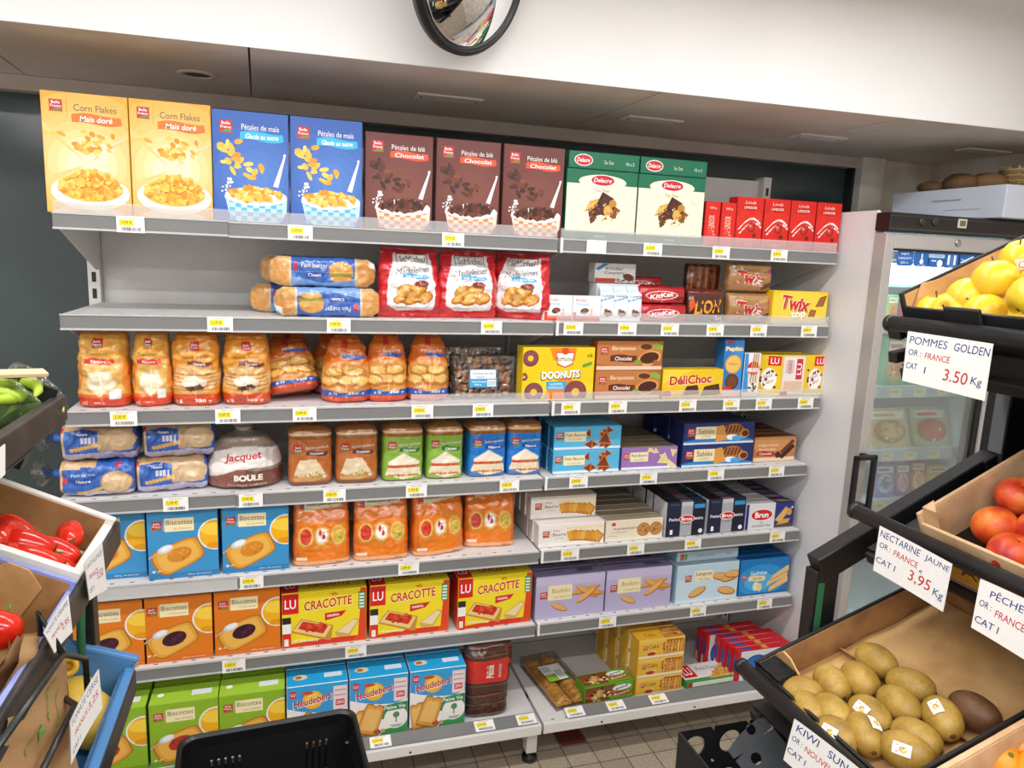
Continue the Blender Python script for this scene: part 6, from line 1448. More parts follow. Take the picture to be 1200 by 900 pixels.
def skin(name, cols, scale, rough, bump=.1, spec=.5, stops=None, fine=0, sss=0):
    m, n, l, b = node_mat(name)
    tc = n.new('ShaderNodeTexCoord'); no = n.new('ShaderNodeTexNoise'); no.inputs['Scale'].default_value = scale; no.inputs['Detail'].default_value = 4
    oi = n.new('ShaderNodeObjectInfo'); ad = n.new('ShaderNodeVectorMath'); ad.operation = 'ADD'
    l.new(tc.outputs['Object'], ad.inputs[0])
    cm = n.new('ShaderNodeCombineXYZ'); mu = n.new('ShaderNodeMath'); mu.operation = 'MULTIPLY'; mu.inputs[1].default_value = 30
    l.new(oi.outputs['Random'], mu.inputs[0]); l.new(mu.outputs[0], cm.inputs[0]); l.new(cm.outputs[0], ad.inputs[1])
    l.new(ad.outputs[0], no.inputs['Vector'])
    cr = n.new('ShaderNodeValToRGB'); el = cr.color_ramp.elements
    while len(el) < len(cols): el.new(.5)
    for i, c in enumerate(cols):
        el[i].position = stops[i] if stops else .32+.38*i/max(1, len(cols)-1); el[i].color = H(c)
    l.new(no.outputs[0], cr.inputs[0])
    last = cr.outputs[0]
    if fine:
        n2 = n.new('ShaderNodeTexNoise'); n2.inputs['Scale'].default_value = 260; l.new(ad.outputs[0], n2.inputs['Vector'])
        mr = n.new('ShaderNodeMapRange'); mr.inputs[1].default_value = .35; mr.inputs[2].default_value = .65; mr.inputs[3].default_value = 1-fine; mr.inputs[4].default_value = 1+fine*.4
        l.new(n2.outputs[0], mr.inputs[0]); vm = n.new('ShaderNodeVectorMath'); vm.operation = 'SCALE'; l.new(last, vm.inputs[0]); l.new(mr.outputs[0], vm.inputs['Scale']); last = vm.outputs[0]
    l.new(last, b.inputs['Base Color'])
    b.inputs['Roughness'].default_value = rough; b.inputs['Specular IOR Level'].default_value = spec
    if bump:
        bp = n.new('ShaderNodeBump'); bp.inputs['Strength'].default_value = bump; bp.inputs['Distance'].default_value = .001
        n3 = n.new('ShaderNodeTexNoise'); n3.inputs['Scale'].default_value = 180; l.new(ad.outputs[0], n3.inputs['Vector']); l.new(n3.outputs[0], bp.inputs['Height']); l.new(bp.outputs[0], b.inputs['Normal'])
    return m
KIWI = skin('golden_kiwi_skin', ['#8a6a2c', '#a98638', '#b8964a'], 22, .45, .2, .45, fine=.14)
KIWI_D = skin('dark_kiwi_skin', ['#4e3420', '#5f4026', '#6f4c2c'], 22, .5, .2, .4, fine=.12)
APPLE = skin('golden_apple_skin', ['#d9ae1a', '#e8c32c', '#eccb4a'], 9, .32, 0, .5, fine=.06)
NECT = skin('nectarine_skin', ['#e8952a', '#e2632a', '#cf3a22', '#8f1f24'], 17, .38, .05, .5, stops=[.30, .42, .52, .68], fine=.06)
TOM = skin('tomato_skin', ['#b81c10', '#d42a16', '#de3a1e'], 8, .16, 0, .6)
ORANGE = skin('orange_peel', ['#df8414', '#eb9a1e', '#f0a62c'], 14, .42, .5, .5)
GREEN = skin('green_pepper_skin', ['#8fae2a', '#a8c43a', '#b9d052'], 14, .3, 0, .5)
LEMON = skin('yellow_peel', ['#d0a42c', '#dcb540', '#e4c258'], 16, .45, .3, .4)
def ell(rx, rz, n=24, k=16, pw=1.0):
    return [(max(0, rx*math.sin(PI*i/k)**pw), -rz*math.cos(PI*i/k)) for i in range(k+1)]
def fruit_mesh(name, prof, mat, fn=None, n=24):
    m = MB(); m.lathe(prof, '#fff', 0, n, None, None, fn); return m.mesh(name, mat)
kiwi_me = fruit_mesh('kiwi', ell(.0265, .0375, pw=.86), KIWI, lambda p, a: Vector((p.x*(1+.03*math.cos(2*a)), p.y*(.97), p.z)))
kiwi_dk = fruit_mesh('kiwi', ell(.0265, .0385, pw=.86), KIWI_D)
m = MB(); m.lathe([(0, .0388), (.003, .0392), (.0042, .0380), (.0042, .0365)], '#5a4020', 0, 10); kiwi_tip = m.mesh('stem_end', MATTE)
def sticker_mesh(rx, rz, w, h, art):
    m = MB()
    def fm(u, v, i):
        a = (u-.5)*w/rx-PI/2; z = (v-.5)*h; q = rx*max(.2, 1-(z/rz)**2)**.43+.0006+i*.00003
        return (q*math.cos(a), q*math.sin(a), z)
    nu = 8
    vs = [fm(i/nu, j/nu, 0) for j in range(nu+1) for i in range(nu+1)]
    m.add(vs, [[j*(nu+1)+i, j*(nu+1)+i+1, (j+1)*(nu+1)+i+1, (j+1)*(nu+1)+i] for j in range(nu) for i in range(nu)], '#f2efe8', 0, True)
    lay(m, art, lambda u, v, i: fm(u, v, i+4))
    return m.mesh('sticker', CARTON)
stick_me = sticker_mesh(.0265, .0375, .017, .026, [El(.5, .62, .28, .18, '#e8b43a', 0, 14), R(.34, .40, .66, .50, '#dd6a2a'), R(.2, .2, .8, .32, '#d8573a'), El(.4, .6, .1, .08, '#7aa63a', 0, 10)])
def img_dir_rot(T_, px, py, ang, n, spin=0.0):
    """orientation in tier axes whose long axis runs along the picture angle (degrees, clockwise down) in the tier plane"""
    p0 = on_tier(T_, px, py, n); p1 = on_tier(T_, px+12*math.cos(math.radians(ang)), py+12*math.sin(math.radians(ang)), n)
    d = (p1-p0); d.z = 0; d.normalize()
    z = d; x = Vector((0, 0, 1)).cross(z).normalized(); y = z.cross(x)
    Rm = Matrix(((x.x, y.x, z.x, 0), (x.y, y.y, z.y, 0), (x.z, y.z, z.z, 0), (0, 0, 0, 1)))
    return Rm @ Matrix.Rotation(spin, 4, 'Z'), p0
kiwis = [(939, 811, 12, 0, 0, 0, 'kiwi at the far left corner of the crate'), (975, 801, 50, 0, 0, 0, 'kiwi second along the far side, standing steeply'), (1008, 797, 45, 0, 0, 0, 'kiwi third along the far side'), (1027, 774, 34, 0, 0, 0, 'kiwi nearest the far black crate wall'),
         (1067, 803, 20, 0, 0, 0, 'kiwi lying level at the edge of the bare paper'), (1054, 826, 36, 0, 0, 0, 'kiwi in the middle of the right-hand group'), (1104, 841, 60, 0, 1, 0, 'kiwi with an orange sticker beside the dark brown one'), (1142, 834, 30, 0, 0, 1, 'dark brown kiwi lying apart on the paper'),
         (1074, 865, 30, 0, 0, 0, 'kiwi pointing its tip to the front, lower right'), (1019, 838, 40, .0, 1, 0, 'kiwi with a white sticker in the centre of the pile'), (976, 836, 48, 0, 0, 0, 'kiwi between the corner kiwi and the stickered centre one'), (1014, 860, 65, 0, 1, 0, 'kiwi with a sticker on its left side near the front edge'),
         (980, 862, 30, 0, 1, 0, 'kiwi with a sticker lying at the front wall'), (947, 832, 50, 0, 0, 0, 'kiwi half hidden behind the front wall'), (1062, 880, 20, 0, 1, 0, 'kiwi with a torn sticker at the near front corner')]
for px, py, ang, _, stk, dk, lb in kiwis:
    n = -.044+.0275
    Rm, p0 = img_dir_rot(TK, px, py, ang, n)
    M = TK @ Matrix.Translation(p0) @ Rm
    if stk:
        # turn the fruit about its long axis so that the sticker looks up towards the aisle
        loc = M.inverted() @ Vector(CAM); sp_ = math.atan2(loc.y, loc.x)+PI/2
        M = M @ Matrix.Rotation(sp_ + (.0 if lb[-4:] != 'edge' else -.9), 4, 'Z')
    o = tag(place(kiwi_dk if dk else kiwi_me, 'kiwi', None, M=M), lb, 'kiwi', 'golden kiwis in the black crate')
    place(kiwi_tip, 'stem_end', (0, 0, 0), 0, o)
    if stk: place(stick_me, 'sticker', (0, 0, .002), 0, o)
oc = crate('produce_crate', TK, .018, .425, -.64, -.345, .030, 'pale wooden crate of oranges nearest the camera on the kiwi tier', 'crate', WOOD, WOOD, WOOD, front=.010, thick=.008)
or_me = fruit_mesh('orange', ell(.0275, .0255), ORANGE)
m = MB(); m.lathe([(0, .0262), (.003, .0264), (.0038, .0250)], '#6a7a30', 0, 8); or_st = m.mesh('stem_scar', MATTE)
for px, py, lb in ((1177, 893, 'small orange at the bottom right of the picture, left one'), (1198, 877, 'small orange at the right edge of the picture'), (1215, 905, 'small orange in the near wooden crate, beyond the picture edge')):
    p = on_tier(TK, px, py, -.02)
    o = tag(place(or_me, 'orange', None, M=TK @ Matrix.Translation(p) @ Matrix.Rotation(.5, 4, 'X')), lb, 'orange', 'small oranges in the wooden crate'); place(or_st, 'stem_scar', (0, 0, 0), 0, o)
m = MB(); m.box(.03, .41, -.630, -.356, -.064, -.0465); tag(m.build('fruit_pad', KRAFT, None, M=TK), 'brown card pad lying under the small oranges', 'card pad')

# nectarines
nc = crate('produce_crate', TN, .018, .40, -.46, -.125, .040, 'pale wooden nectarine crate behind the middle rail', 'crate', WOOD, WOOD, WOOD, front=.022, thick=.006)
m = MB(); m.prism([(.026, -.133), (.050, -.133), (.026, -.160)], -.06, .050, '#fff', 0, 'z'); m.build('corner_block', WOOD, nc)
m = MB()
for i in range(4):
    for j in range(3):
        m.lathe([(.033, .0), (.030, -.018), (.018, -.026), (0, -.028)], '#fff', 0, 18, Matrix.Translation((.055+.088*i, -.18-.088*j, -.030)))
m.box(.014, .395, -.452, -.134, -.034, -.031); m.build('black_cell_tray', BLACK_PLASTIC, nc)
def nect_fn(p, a):
    g = 1-.10*math.exp(-((a-PI)/.22)**2)*max(0, 1-(abs(p.z)/.036)**2)
    return Vector((p.x*g, p.y*g, p.z))
ne_me = fruit_mesh('nectarine', [(0, -.0315)]+[(.034*math.sin(PI*i/16)**.95, -.031*math.cos(PI*i/16)) for i in range(1, 15)]+[(.008, .0262), (0, .0225)], NECT, nect_fn, 32)
m = MB(); m.lathe([(0, .024), (.003, .0235), (.004, .0215)], '#4a3020', 0, 8); ne_st = m.mesh('stem_hollow', MATTE)
for i, (px, py, n, rx, rz, lb) in enumerate(((1167, 617, .004, .9, 2.2, 'red nectarine at the far left of its crate'), (1187, 650, .004, .5, 1.0, 'orange-red nectarine nearest the front wall'), (1194, 583, .006, -.5, 3.4, 'dark red nectarine behind the others at the picture edge'), (1220, 622, .004, .6, 4.0, 'red nectarine just beyond the picture edge'))):
    p = on_tier(TN, px, py, n)
    o = tag(place(ne_me, 'nectarine', None, M=TN @ Matrix.Translation(p) @ Matrix.Rotation(rz, 4, 'Z') @ Matrix.Rotation(rx, 4, 'X')), lb, 'nectarine', 'nectarines in the wooden crate'); place(ne_st, 'stem_hollow', (0, 0, 0), 0, o)
m = MB(); lay(m, [R(0, 0, 1, 1, '#c9962e'), T('AGRICO', .5, .5, .8, .5, '#3a2f20', 3)], lambda u, v, i: (.0178-i*.00003, -.17-u*.20, -.062+v*.05)); m.build('printed_strip', CARTON, nc)

# apples
ac = crate('produce_crate', TA, .018, .39, -.42, -.008, .050, 'black-edged cardboard crate heaped with yellow apples', 'crate', BLACK_CARD, KRAFT_L, KRAFT_L, front=.026)
m = MB(); m.box(.010, .017, -.165, -.100, .006, .036, '#fff', 0, .002); m.box(.010, .0165, -.42, -.02, -.10, -.035); m.build('front_flap', BLACK_CARD, ac)
m = MB(); m.prism([(.026, .01), (.060, .052), (.095, .046), (.095, .01)], -.020, -.0165, '#fff', 0, 'y'); m.build('corner_flap', KRAFT_L, ac)
m = MB(); lay(m, [El(.5, .5, .5, .5, '#e8b82a', 0, 26), El(.5, .5, .45, .43, '#c8281f', 0, 26), T('V', .3, .5, .16, .34, '#e8c23a', 1.6)], lambda u, v, i: (.0098-i*.00003, -.245-u*.10, -.095+v*.062)); m.build('printed_badge', CARTON, ac)
ap_prof = [(0, -.024), (.006, -.0285), (.016, -.0315)]+[(.0375*math.sin(PI*(.16+.72*i/12))**.8*(1+.06*(i/12)), -.034*math.cos(PI*(.16+.72*i/12))*1.02) for i in range(1, 12)]+[(.018, .0345), (.009, .031), (.003, .024), (0, .021)]
ap_me = fruit_mesh('golden_apple', ap_prof, APPLE, lambda p, a: Vector((p.x*(1+.025*math.cos(5*a)*max(0, -p.z)/.034), p.y*(1+.025*math.cos(5*a)*max(0, -p.z)/.034), p.z)), 30)
m = MB(); m.tube([(0, 0, .020), (.001, 0, .034), (.004, .001, .044)], [.0014, .0012, .0018], '#5a4224', 0, 7); ap_st = m.mesh('stem', MATTE)
m = MB(); m.lathe([(0, -.026), (.004, -.0275), (.006, -.026)], '#4a3a20', 0, 8); ap_cx = m.mesh('calyx', MATTE)
ap_stick = sticker_mesh(.0385, .040, .022, .022, [El(.5, .5, .48, .48, '#7a1f20', 0, 18), El(.5, .5, .3, .3, '#a83a34', 0, 14)])
apples = [(1134, 350, .030, 1.2, .3, 0, 'yellow apple at the far left of the heap'), (1166, 329, .052, .4, 2.0, 0, 'yellow apple second along the top of the heap'), (1196, 357, .050, 1.15, 1.3, 0, 'yellow apple showing its stem hollow, large at the right edge'), (1198, 305, .062, .5, .0, 1, 'yellow apple with a dark red sticker at the top right'),
          (1149, 372, .016, .8, 3.0, 0, 'yellow apple low behind the front flap'), (1095, 368, .010, .3, 1.2, 0, 'yellow apple in the far front corner of the crate'), (1184, 388, .018, .6, 4.2, 0, 'yellow apple low by the front edge, right'), (1116, 366, .014, .9, 5.0, 0, 'yellow apple between the corner and the flap'), (1226, 330, .05, .4, 2.5, 0, 'yellow apple beyond the picture edge')]
for px, py, n, tx, rz, stk, lb in apples:
    p = on_tier(TA, px, py, n-.012); p.x = max(p.x, .060)
    M = TA @ Matrix.Translation(p) @ Matrix.Rotation(rz, 4, 'Z') @ Matrix.Rotation(tx, 4, 'X') @ Matrix.Scale(.88, 4)
    if stk:
        M = TA @ Matrix.Translation(p) @ Matrix.Scale(.88, 4); loc = M.inverted() @ Vector(CAM); M = M @ Matrix.Rotation(math.atan2(loc.y, loc.x)+PI/2, 4, 'Z')
    o = tag(place(ap_me, 'golden_apple', None, M=M), lb, 'apple', 'yellow apples in the crate')
    place(ap_st, 'stem', (0, 0, 0), 0, o); place(ap_cx, 'calyx', (0, 0, 0), 0, o)
    if stk: place(ap_stick, 'sticker', (0, 0, .004), 0, o)
m = MB(); m.box(.032, .37, -.405, -.025, -.064, -.026); tag(m.build('card_liner', KRAFT_L, None, M=TA), 'folded card liner lying under the yellow apples', 'card liner')

# ---- handwritten price cards
def card(name, quad, lines, lab, grp, plane=None, th=.0008):
    """card through four corner points (top left, top right, bottom right, bottom left as seen by the shopper)"""
    q = [Vector(p) for p in quad]
    c = sum(q, Vector())/4; nr = (q[1]-q[0]).cross(q[3]-q[0]).normalized()
    if nr.dot(Vector(CAM)-c) < 0: nr = -nr
    def fm(u, v, i):
        a = q[3].lerp(q[2], u); b = q[0].lerp(q[1], u); p = a.lerp(b, v)
        return p-c+nr*(.0003+i*.00004)+nr*.006*(u-.5)**2
    m = MB(); nn = 10
    vs = [fm(i/nn, j, 0) for j in (0, 1) for i in range(nn+1)]; bs = [Vector(v)-nr*th for v in vs]
    fs = [[i, i+1, nn+1+i+1, nn+1+i] for i in range(nn)]
    m.add(vs, fs, '#efeeea'); m.add(bs, [f[::-1] for f in fs], '#e6e4df')
    A = (q[1]-q[0]).length/max(1e-6, (q[3]-q[0]).length)
    lay(m, [T(s, x, y, w, h, col, A, rot, bo, .12) for s, x, y, w, h, col, rot, bo in lines], fm)
    return tag(m.build(name, MATTE, None, c), lab, 'price card', grp)
BLU, RED = '#1d2f7e', '#c4272b'
G = 'handwritten price cards on the produce rails'
qx = lambda X, pts: [onX(a, b, X) for a, b in pts]
card('price_card', qx(1.516, [(1065, 388), (1165, 403), (1155, 470), (1058, 446)]), [('POMMES', .27, .84, .46, .15, BLU, 0, .0), ('GOLDEN', .78, .84, .40, .15, BLU, 0, .004), ('OR :', .12, .60, .16, .12, BLU, 0, .004), ('FRANCE', .40, .58, .30, .12, RED, 0, .004), ('CAT', .10, .33, .14, .12, BLU, 0, .004), ('I', .27, .30, .014, .13, BLU, 0, 0), ('3.50', .64, .30, .28, .22, RED, 0, .0), ('Kg', .88, .28, .12, .18, BLU, 0, .0)], 'handwritten white card for golden apples on the top rail', G)
card('price_card', qx(1.491, [(1032, 616), (1117, 661), (1106, 717), (1024, 668)]), [('NECTARINE', .31, .86, .56, .15, BLU, 0, .004), ('JAUNE', .82, .84, .32, .15, BLU, 0, .004), ('OR :', .12, .62, .16, .12, BLU, 0, .004), ('FRANCE', .42, .60, .34, .13, RED, 0, .004), ('CAT I', .16, .28, .28, .13, BLU, 0, .004), ('3,95', .64, .32, .30, .26, RED, 0, .0), ('Kg', .90, .26, .13, .2, BLU, 0, .0), ('€', .64, .52, .05, .07, BLU, 0, .0)], 'handwritten white card for yellow nectarines on the middle rail', G)
card('price_card', qx(1.491, [(1150, 678), (1232, 716), (1222, 786), (1139, 735)]), [('PÊCHE', .42, .82, .48, .17, BLU, 0, .004), ('JAUNE', .86, .80, .24, .16, BLU, 0, .004), ('OR :', .14, .56, .18, .13, BLU, 0, .004), ('FRANCE', .50, .50, .42, .14, RED, 0, .004), ('CAT I', .20, .22, .34, .14, BLU, 0, .004)], 'handwritten white card for peaches at the right edge of the middle rail', G)
card('price_card', qx(1.288, [(932, 842), (1010, 902), (996, 962), (919, 890)]), [('KIWI', .24, .86, .34, .16, BLU, 0, .004), ('SUN', .70, .84, .28, .16, BLU, 0, .004), ('OR :', .12, .60, .16, .12, BLU, 0, .004), ('NOUVELLE', .50, .58, .5, .13, RED, 0, .004), ('CAT I', .16, .30, .28, .13, BLU, 0, .004)], 'handwritten white card for golden kiwis on the lowest rail', G)

# ---- black crates and loose wrapping on the lower deck
def ring_cell(m, x0, x1, z0, z1, cx, cz, r, y, t, n=24, M=None):
    o, i_ = [], []
    for k in range(n):
        a = 2*PI*k/n+PI/4; c, s = math.cos(a), math.sin(a)
        tx = ((x1-cx) if c > 0 else (x0-cx))/c if abs(c) > 1e-9 else 1e9; tz = ((z1-cz) if s > 0 else (z0-cz))/s if abs(s) > 1e-9 else 1e9
        q = min(tx, tz); o.append((cx+c*q, cz+s*q)); i_.append((cx+c*r, cz+s*r))
    vs = [(a, yy, b) for yy in (y, y+t) for lst in (o, i_) for a, b in lst]
    if M is not None: vs = [M @ Vector(v) for v in vs]
    fs = []
    for k in range(n):
        k2 = (k+1) % n
        fs += [[k, k2, n+k2, n+k], [2*n+k, 3*n+k, 3*n+k2, 2*n+k2], [n+k, n+k2, 3*n+k2, 3*n+k]]
    m.add(vs, fs, '#fff')
P0 = onY(795, 858, -.95); zt = P0.z; xl = P0.x
kc2 = empty('black_crate', (xl, -.95, .5455)); tag(kc2, 'black crate with large round holes on the low deck under the kiwis', 'crate', 'black crates under the kiwis')
H_ = zt-.5455
m = MB(); cw = .076
for i in range(5):
    ring_cell(m, i*cw, (i+1)*cw, H_-.070, H_, i*cw+cw*.45, H_-.034, .0225, -.004, .004)
    ring_cell(m, i*cw, (i+1)*cw, H_-.150, H_-.070, i*cw+cw*.45, H_-.112, .0225, -.004, .004)
m.box(0, 5*cw, -.004, 0, 0, H_-.150)
m.build('side_wall', BLACK_CARD, kc2)
m = MB(); m.box(0, .004, -.28, 0, 0, H_); m.build('end_wall', BLACK_CARD, kc2)
m = MB(); m.box(.004, 5*cw, -.28, -.006, 0, .004); m.build('base_board', BLACK_CARD, kc2)
PD = onY(850, 876, -1.04); ND = Vector((-.25, -.75, .62)).normalized()
q0, q1, q2 = (on_plane(a_, b_, PD, ND) for a_, b_ in ((850, 876), (893, 837), (902, 936)))
ux_ = (q1-q0).normalized(); vz = (q2-q0); vz = (vz-ux_*vz.dot(ux_)).normalized(); LU_, LV_ = (q1-q0).length, (q2-q0).length
FR = Matrix(((ux_.x, ND.x, vz.x, q0.x), (ux_.y, ND.y, vz.y, q0.y), (ux_.z, ND.z, vz.z, q0.z), (0, 0, 0, 1)))
fl = empty('card_divider', M=FR); tag(fl, 'dark card divider with two small holes leaning in the black crate', 'card')
def on_fl(a_, b_): return FR.inverted() @ on_plane(a_, b_, PD, ND)
h1, h2 = on_fl(880, 855), on_fl(886, 889); zm = (h1.z+h2.z)/2
m = MB(); ring_cell(m, 0, LU_, 0, zm, h1.x, h1.z, .0085, -.0015, .003); ring_cell(m, 0, LU_, zm, LV_*1.25, h2.x, h2.z, .0095, -.0015, .003)
m.build('sheet', solid('dark_grey_card', '#3a3d40', .6, .3), fl)
CRUMP = printed('crumpled_wrap', .35, .5, .6, 60, .2, .08)
def crumple(name, px, py, Y, r, col, lb, seed):
    p = onY(px, py, Y); m = MB()
    m.lathe([(0, -1), (.5, -.86), (.87, -.5), (1, 0), (.87, .5), (.5, .86), (0, 1)], col, 0, 22, Matrix.Scale(r, 4), fn=lambda q, a: q*(1+.35*noise.noise(q*3+Vector((seed, 1, 2)))))
    tag(m.build(name, CRUMP, None, (p.x, Y, .55+r*.9)), lb, 'wrapping')
crumple('plastic_wrap', 822, 896, -1.05, .05, '#dfe2e0', 'crumpled white plastic wrap in the black crate', 4)
crumple('plastic_wrap', 870, 900, -1.12, .055, '#b8cfbe', 'crumpled pale green plastic wrap beside the dark divider', 9)
# ------------------------------------------------------------------ left produce stand
ls = empty('produce_stand', (.1, -.85, 0)); tag(ls, 'black produce stand on the left holding tomatoes and paper bags', 'produce stand', 'black produce stands')
LO = (.1, -.85, 0); LE = -1.80
DARK_RAIL = solid('worn_dark_rail', '#3a3533', .45, .5, 0, .2, 22, .05, '#24211f')
for T_ in (LT1, LT2, LT3):
    o_ = T_.translation; m = MB()
    m.box(o_.x-.004, o_.x+.012, LE, -.838, o_.z-.030, o_.z+.008, '#fff', 0, .003); part(m, 'rail', DARK_RAIL, ls, LO)
    m = MB(); m.box(.0, .42, .005, .94, -.078, -.074, '#fff', 0, 0, T_)
    for y in (.02, .9): m.box(0, .42, y-.012, y+.012, -.098, -.079, '#fff', 0, 0, T_)
    part(m, 'tier_shelf', BLACK_METAL, ls, LO)
for yy in (-.845, LE+.01):
    m = MB(); bar(m, (.262, yy, 0), (.262, yy, 1.19), .024, .03); bar(m, (.288, yy, 1.20), (-.10, yy, 1.385), .03, .03); bar(m, (.295, yy, .96), (-.12, yy, 1.12), .03, .03)
    part(m, 'side_frame', BLACK_METAL, ls, LO)
    m = MB(); m.box(-.16, -.11, yy-.02, yy+.02, 0, 1.75, '#fff', 0, .003); bar(m, (.225, yy, 1.395), (-.13, yy, 1.55), .03, .03); part(m, 'back_post', BLACK_METAL, ls, LO)
m = MB(); m.tube([(.262, -.86, 1.19), (.258, -.87, 1.06), (.262, -.85, .9)], .006, '#2f6a45'); part(m, 'green_strap', PLAST, ls, LO)

# top tier: tray with green peppers
tc = crate('produce_crate', LT1, .000, .36, .006, .36, .020, 'black tray of green peppers on the top left tier', 'crate', BLACK_CARD, BLACK_CARD, BLACK_CARD, base=-.072, front=.004)
m = MB(); rr = random.Random(2)
pts = [(0, 0, 0), (.02, .01, .006), (.05, .012, .012), (.085, .004, .010), (.115, -.012, .004)]
m.tube(pts, [.009, .0135, .0135, .010, .003], '#fff', 0, 12); pep = m.mesh('green_pepper', GREEN)
m = MB(); m.tube([(-.002, 0, 0), (-.014, -.004, .002), (-.024, -.002, .006)], [.007, .003, .0035], '#6f9428', 0, 8); pst = m.mesh('stem', MATTE)
for i, (px, py, n, rz, lb) in enumerate(((30, 470, .0, .5, 'green pepper at the front of the tray'), (22, 455, .005, .9, 'green pepper second from the front'), (38, 462, -.008, 2.6, 'green pepper nearest the tray corner'), (12, 468, .004, 1.4, 'green pepper beside the labelled tub'), (26, 447, .014, 2.2, 'green pepper on top of the heap'))):
    p = on_tier(LT1, px, py, n)
    o = tag(place(pep, 'green_pepper', None, M=LT1 @ Matrix.Translation(p) @ Matrix.Rotation(rz, 4, 'Z') @ Matrix.Scale(.55, 4)), lb, 'pepper', 'green peppers in the black tray'); place(pst, 'stem', (0, 0, 0), 0, o)
for i, (px, py, n, rz, lb) in enumerate(((20, 440, .03, .7, 'pale wooden slat leaning over the green peppers'), (46, 476, -.01, 2.3, 'short pale wooden slat at the tray corner'))):
    p = on_tier(LT1, px, py, n)
    m = MB(); m.box(-.035, .035, -.009, .009, 0, .006, '#d9b690', 0, .001); tag(m.build('wood_slat', MATTE, None, M=LT1 @ Matrix.Translation(p) @ Matrix.Rotation(rz, 4, 'Z') @ Matrix.Rotation(.25, 4, 'Y')), lb, 'slat', 'pale wooden slats in the pepper tray')
p = on_tier(LT1, 2, 470, -.02)
tb = empty('produce_tub', M=LT1 @ Matrix.Translation(p+Vector((0, .0, -.045))) @ Matrix.Rotation(math.radians(-24), 4, 'Y')); tag(tb, 'clear tub with an orange and white round label at the left picture edge', 'tub')
m = MB(); m.lathe([(0, 0), (.036, 0), (.046, .085), (.046, .09), (.043, .088), (.034, .003)], '#fff', 0, 26); m.build('tub_wall', CLEARFILM, tb)
m = MB(); m.lathe([(0, .004), (.033, .004), (.040, .06), (.03, .072), (0, .075)], '#7fa04a', 0, 20, fn=lambda q, a: q*(1+.06*noise.noise(q*60))); m.build('contents', FOOD, tb)
m = MB(); lay(m, [El(.5, .5, .5, .5, '#e9ebe6', 0, 30), R(.04, .62, .96, .78, '#d9622f'), R(.25, .40, .75, .44, '#4a4a4a'), R(.3, .28, .7, .31, '#777'), R(.3, .2, .7, .23, '#777')], lambda u, v, i: ((.0455+i*.00004)*math.cos((u-.5)*1.6-1.0), (.0455+i*.00004)*math.sin((u-.5)*1.6-1.0), .012+v*.07)); m.build('label', CARTON, tb)

# middle tier: tomatoes
t2 = crate('produce_crate', LT2, -.002, .34, .006, .205, .022, 'crate of long red tomatoes with a white front board', 'crate', WHITE_WOOD, KRAFT, WHITE_WOOD, front=.012, thick=.012, base=-.055)
t2b = crate('produce_crate', LT2, -.002, .34, .222, .56, .022, 'cardboard crate with lilac edges in front of the long tomatoes', 'crate', LILAC, KRAFT, KRAFT_L, front=.010, thick=.006)
fp = [LT2.inverted() @ on_plane(a_, b_, LT2 @ Vector((0, .232, 0)), (0, 1, 0)) for a_, b_ in ((49, 690), (34, 668), (9, 659), (-22, 672), (-30, 720), (24, 722))]
m = MB(); m.prism([(q_.x, q_.z) for q_ in fp], .230, .233, '#fff', 0, 'y'); m.build('inner_flap', KRAFT_L, t2b)
tom = fruit_mesh('tomato', [(0, -.036)]+[(.0205*math.sin(PI*i/18)**.75*(1+.06*math.cos(PI*i/18)), -.036*math.cos(PI*i/18)) for i in range(1, 17)]+[(.004, .0335), (0, .032)], TOM, lambda p, a: Vector((p.x*(1+.025*math.cos(4*a)), p.y*(1+.025*math.cos(4*a)), p.z)), 26)
tor = fruit_mesh('tomato', [(0, -.024), (.008, -.0262)]+[(.031*math.sin(PI*i/18)**.85, -.027*math.cos(PI*i/18)) for i in range(3, 16)]+[(.008, .0255), (.003, .022), (0, .021)], TOM, lambda p, a: Vector((p.x*(1+.02*math.cos(5*a)), p.y*(1+.02*math.cos(5*a)), p.z)), 28)
def calyx_mesh(z):
    m = MB()
    for k in range(5):
        a = 2*PI*k/5; c, s = math.cos(a), math.sin(a); t = Vector((-s, c, 0))
        b0 = Vector((0, 0, z+.001)); b1 = Vector((c*.009, s*.009, z+.0018)); b2 = Vector((c*.016, s*.016, z-.001))
        m.add([b0+t*.0012, b1+t*.0022, b2, b1-t*.0022, b0-t*.0012], [[0, 1, 2, 3, 4]], '#4f7a2c')
    m.tube([(0, 0, z), (.001, 0, z+.006), (.003, 0, z+.012)], [.0016, .0014, .002], '#5f8a34', 0, 7)
    return m.mesh('calyx', MATTE)
cl_, cr_ = calyx_mesh(.0335), calyx_mesh(.0235)
toms = [(6, 628, .004, 150, 'long tomato with a green stem at the left picture edge'), (34, 638, .006, 15, 'long tomato lying level in the upper row'), (5, 655, -.004, 100, 'long tomato below the stemmed one at the picture edge'), (44, 658, -.004, 15, 'long tomato in the centre with a bright highlight'),
        (22, 672, -.012, 60, 'long tomato between the centre and the lilac crate flap'), (66, 647, -.006, 20, 'long tomato against the white front board'), (82, 628, .0, 100, 'long tomato standing in the far corner of the white crate'), (62, 666, -.016, 15, 'lowest long tomato, beside the lilac flap'), (18, 622, -.01, 30, 'long tomato at the rear by the brown wall')]
for px, py, n, ang, lb in toms:
    Rm, p0 = img_dir_rot(LT2, px, py, ang, n)
    o = tag(place(tom, 'tomato', None, M=LT2 @ Matrix.Translation(p0) @ Rm @ Matrix.Scale(.86, 4)), lb, 'tomato', 'long red tomatoes in the white crate'); place(cl_, 'calyx', (0, 0, 0), 0, o)
m = MB(); m.box(.014, .32, .022, .190, -.047, -.034); tag(m.build('card_pad', WHITE_WOOD, None, M=LT2), 'white card pad lying under the long tomatoes', 'card pad')
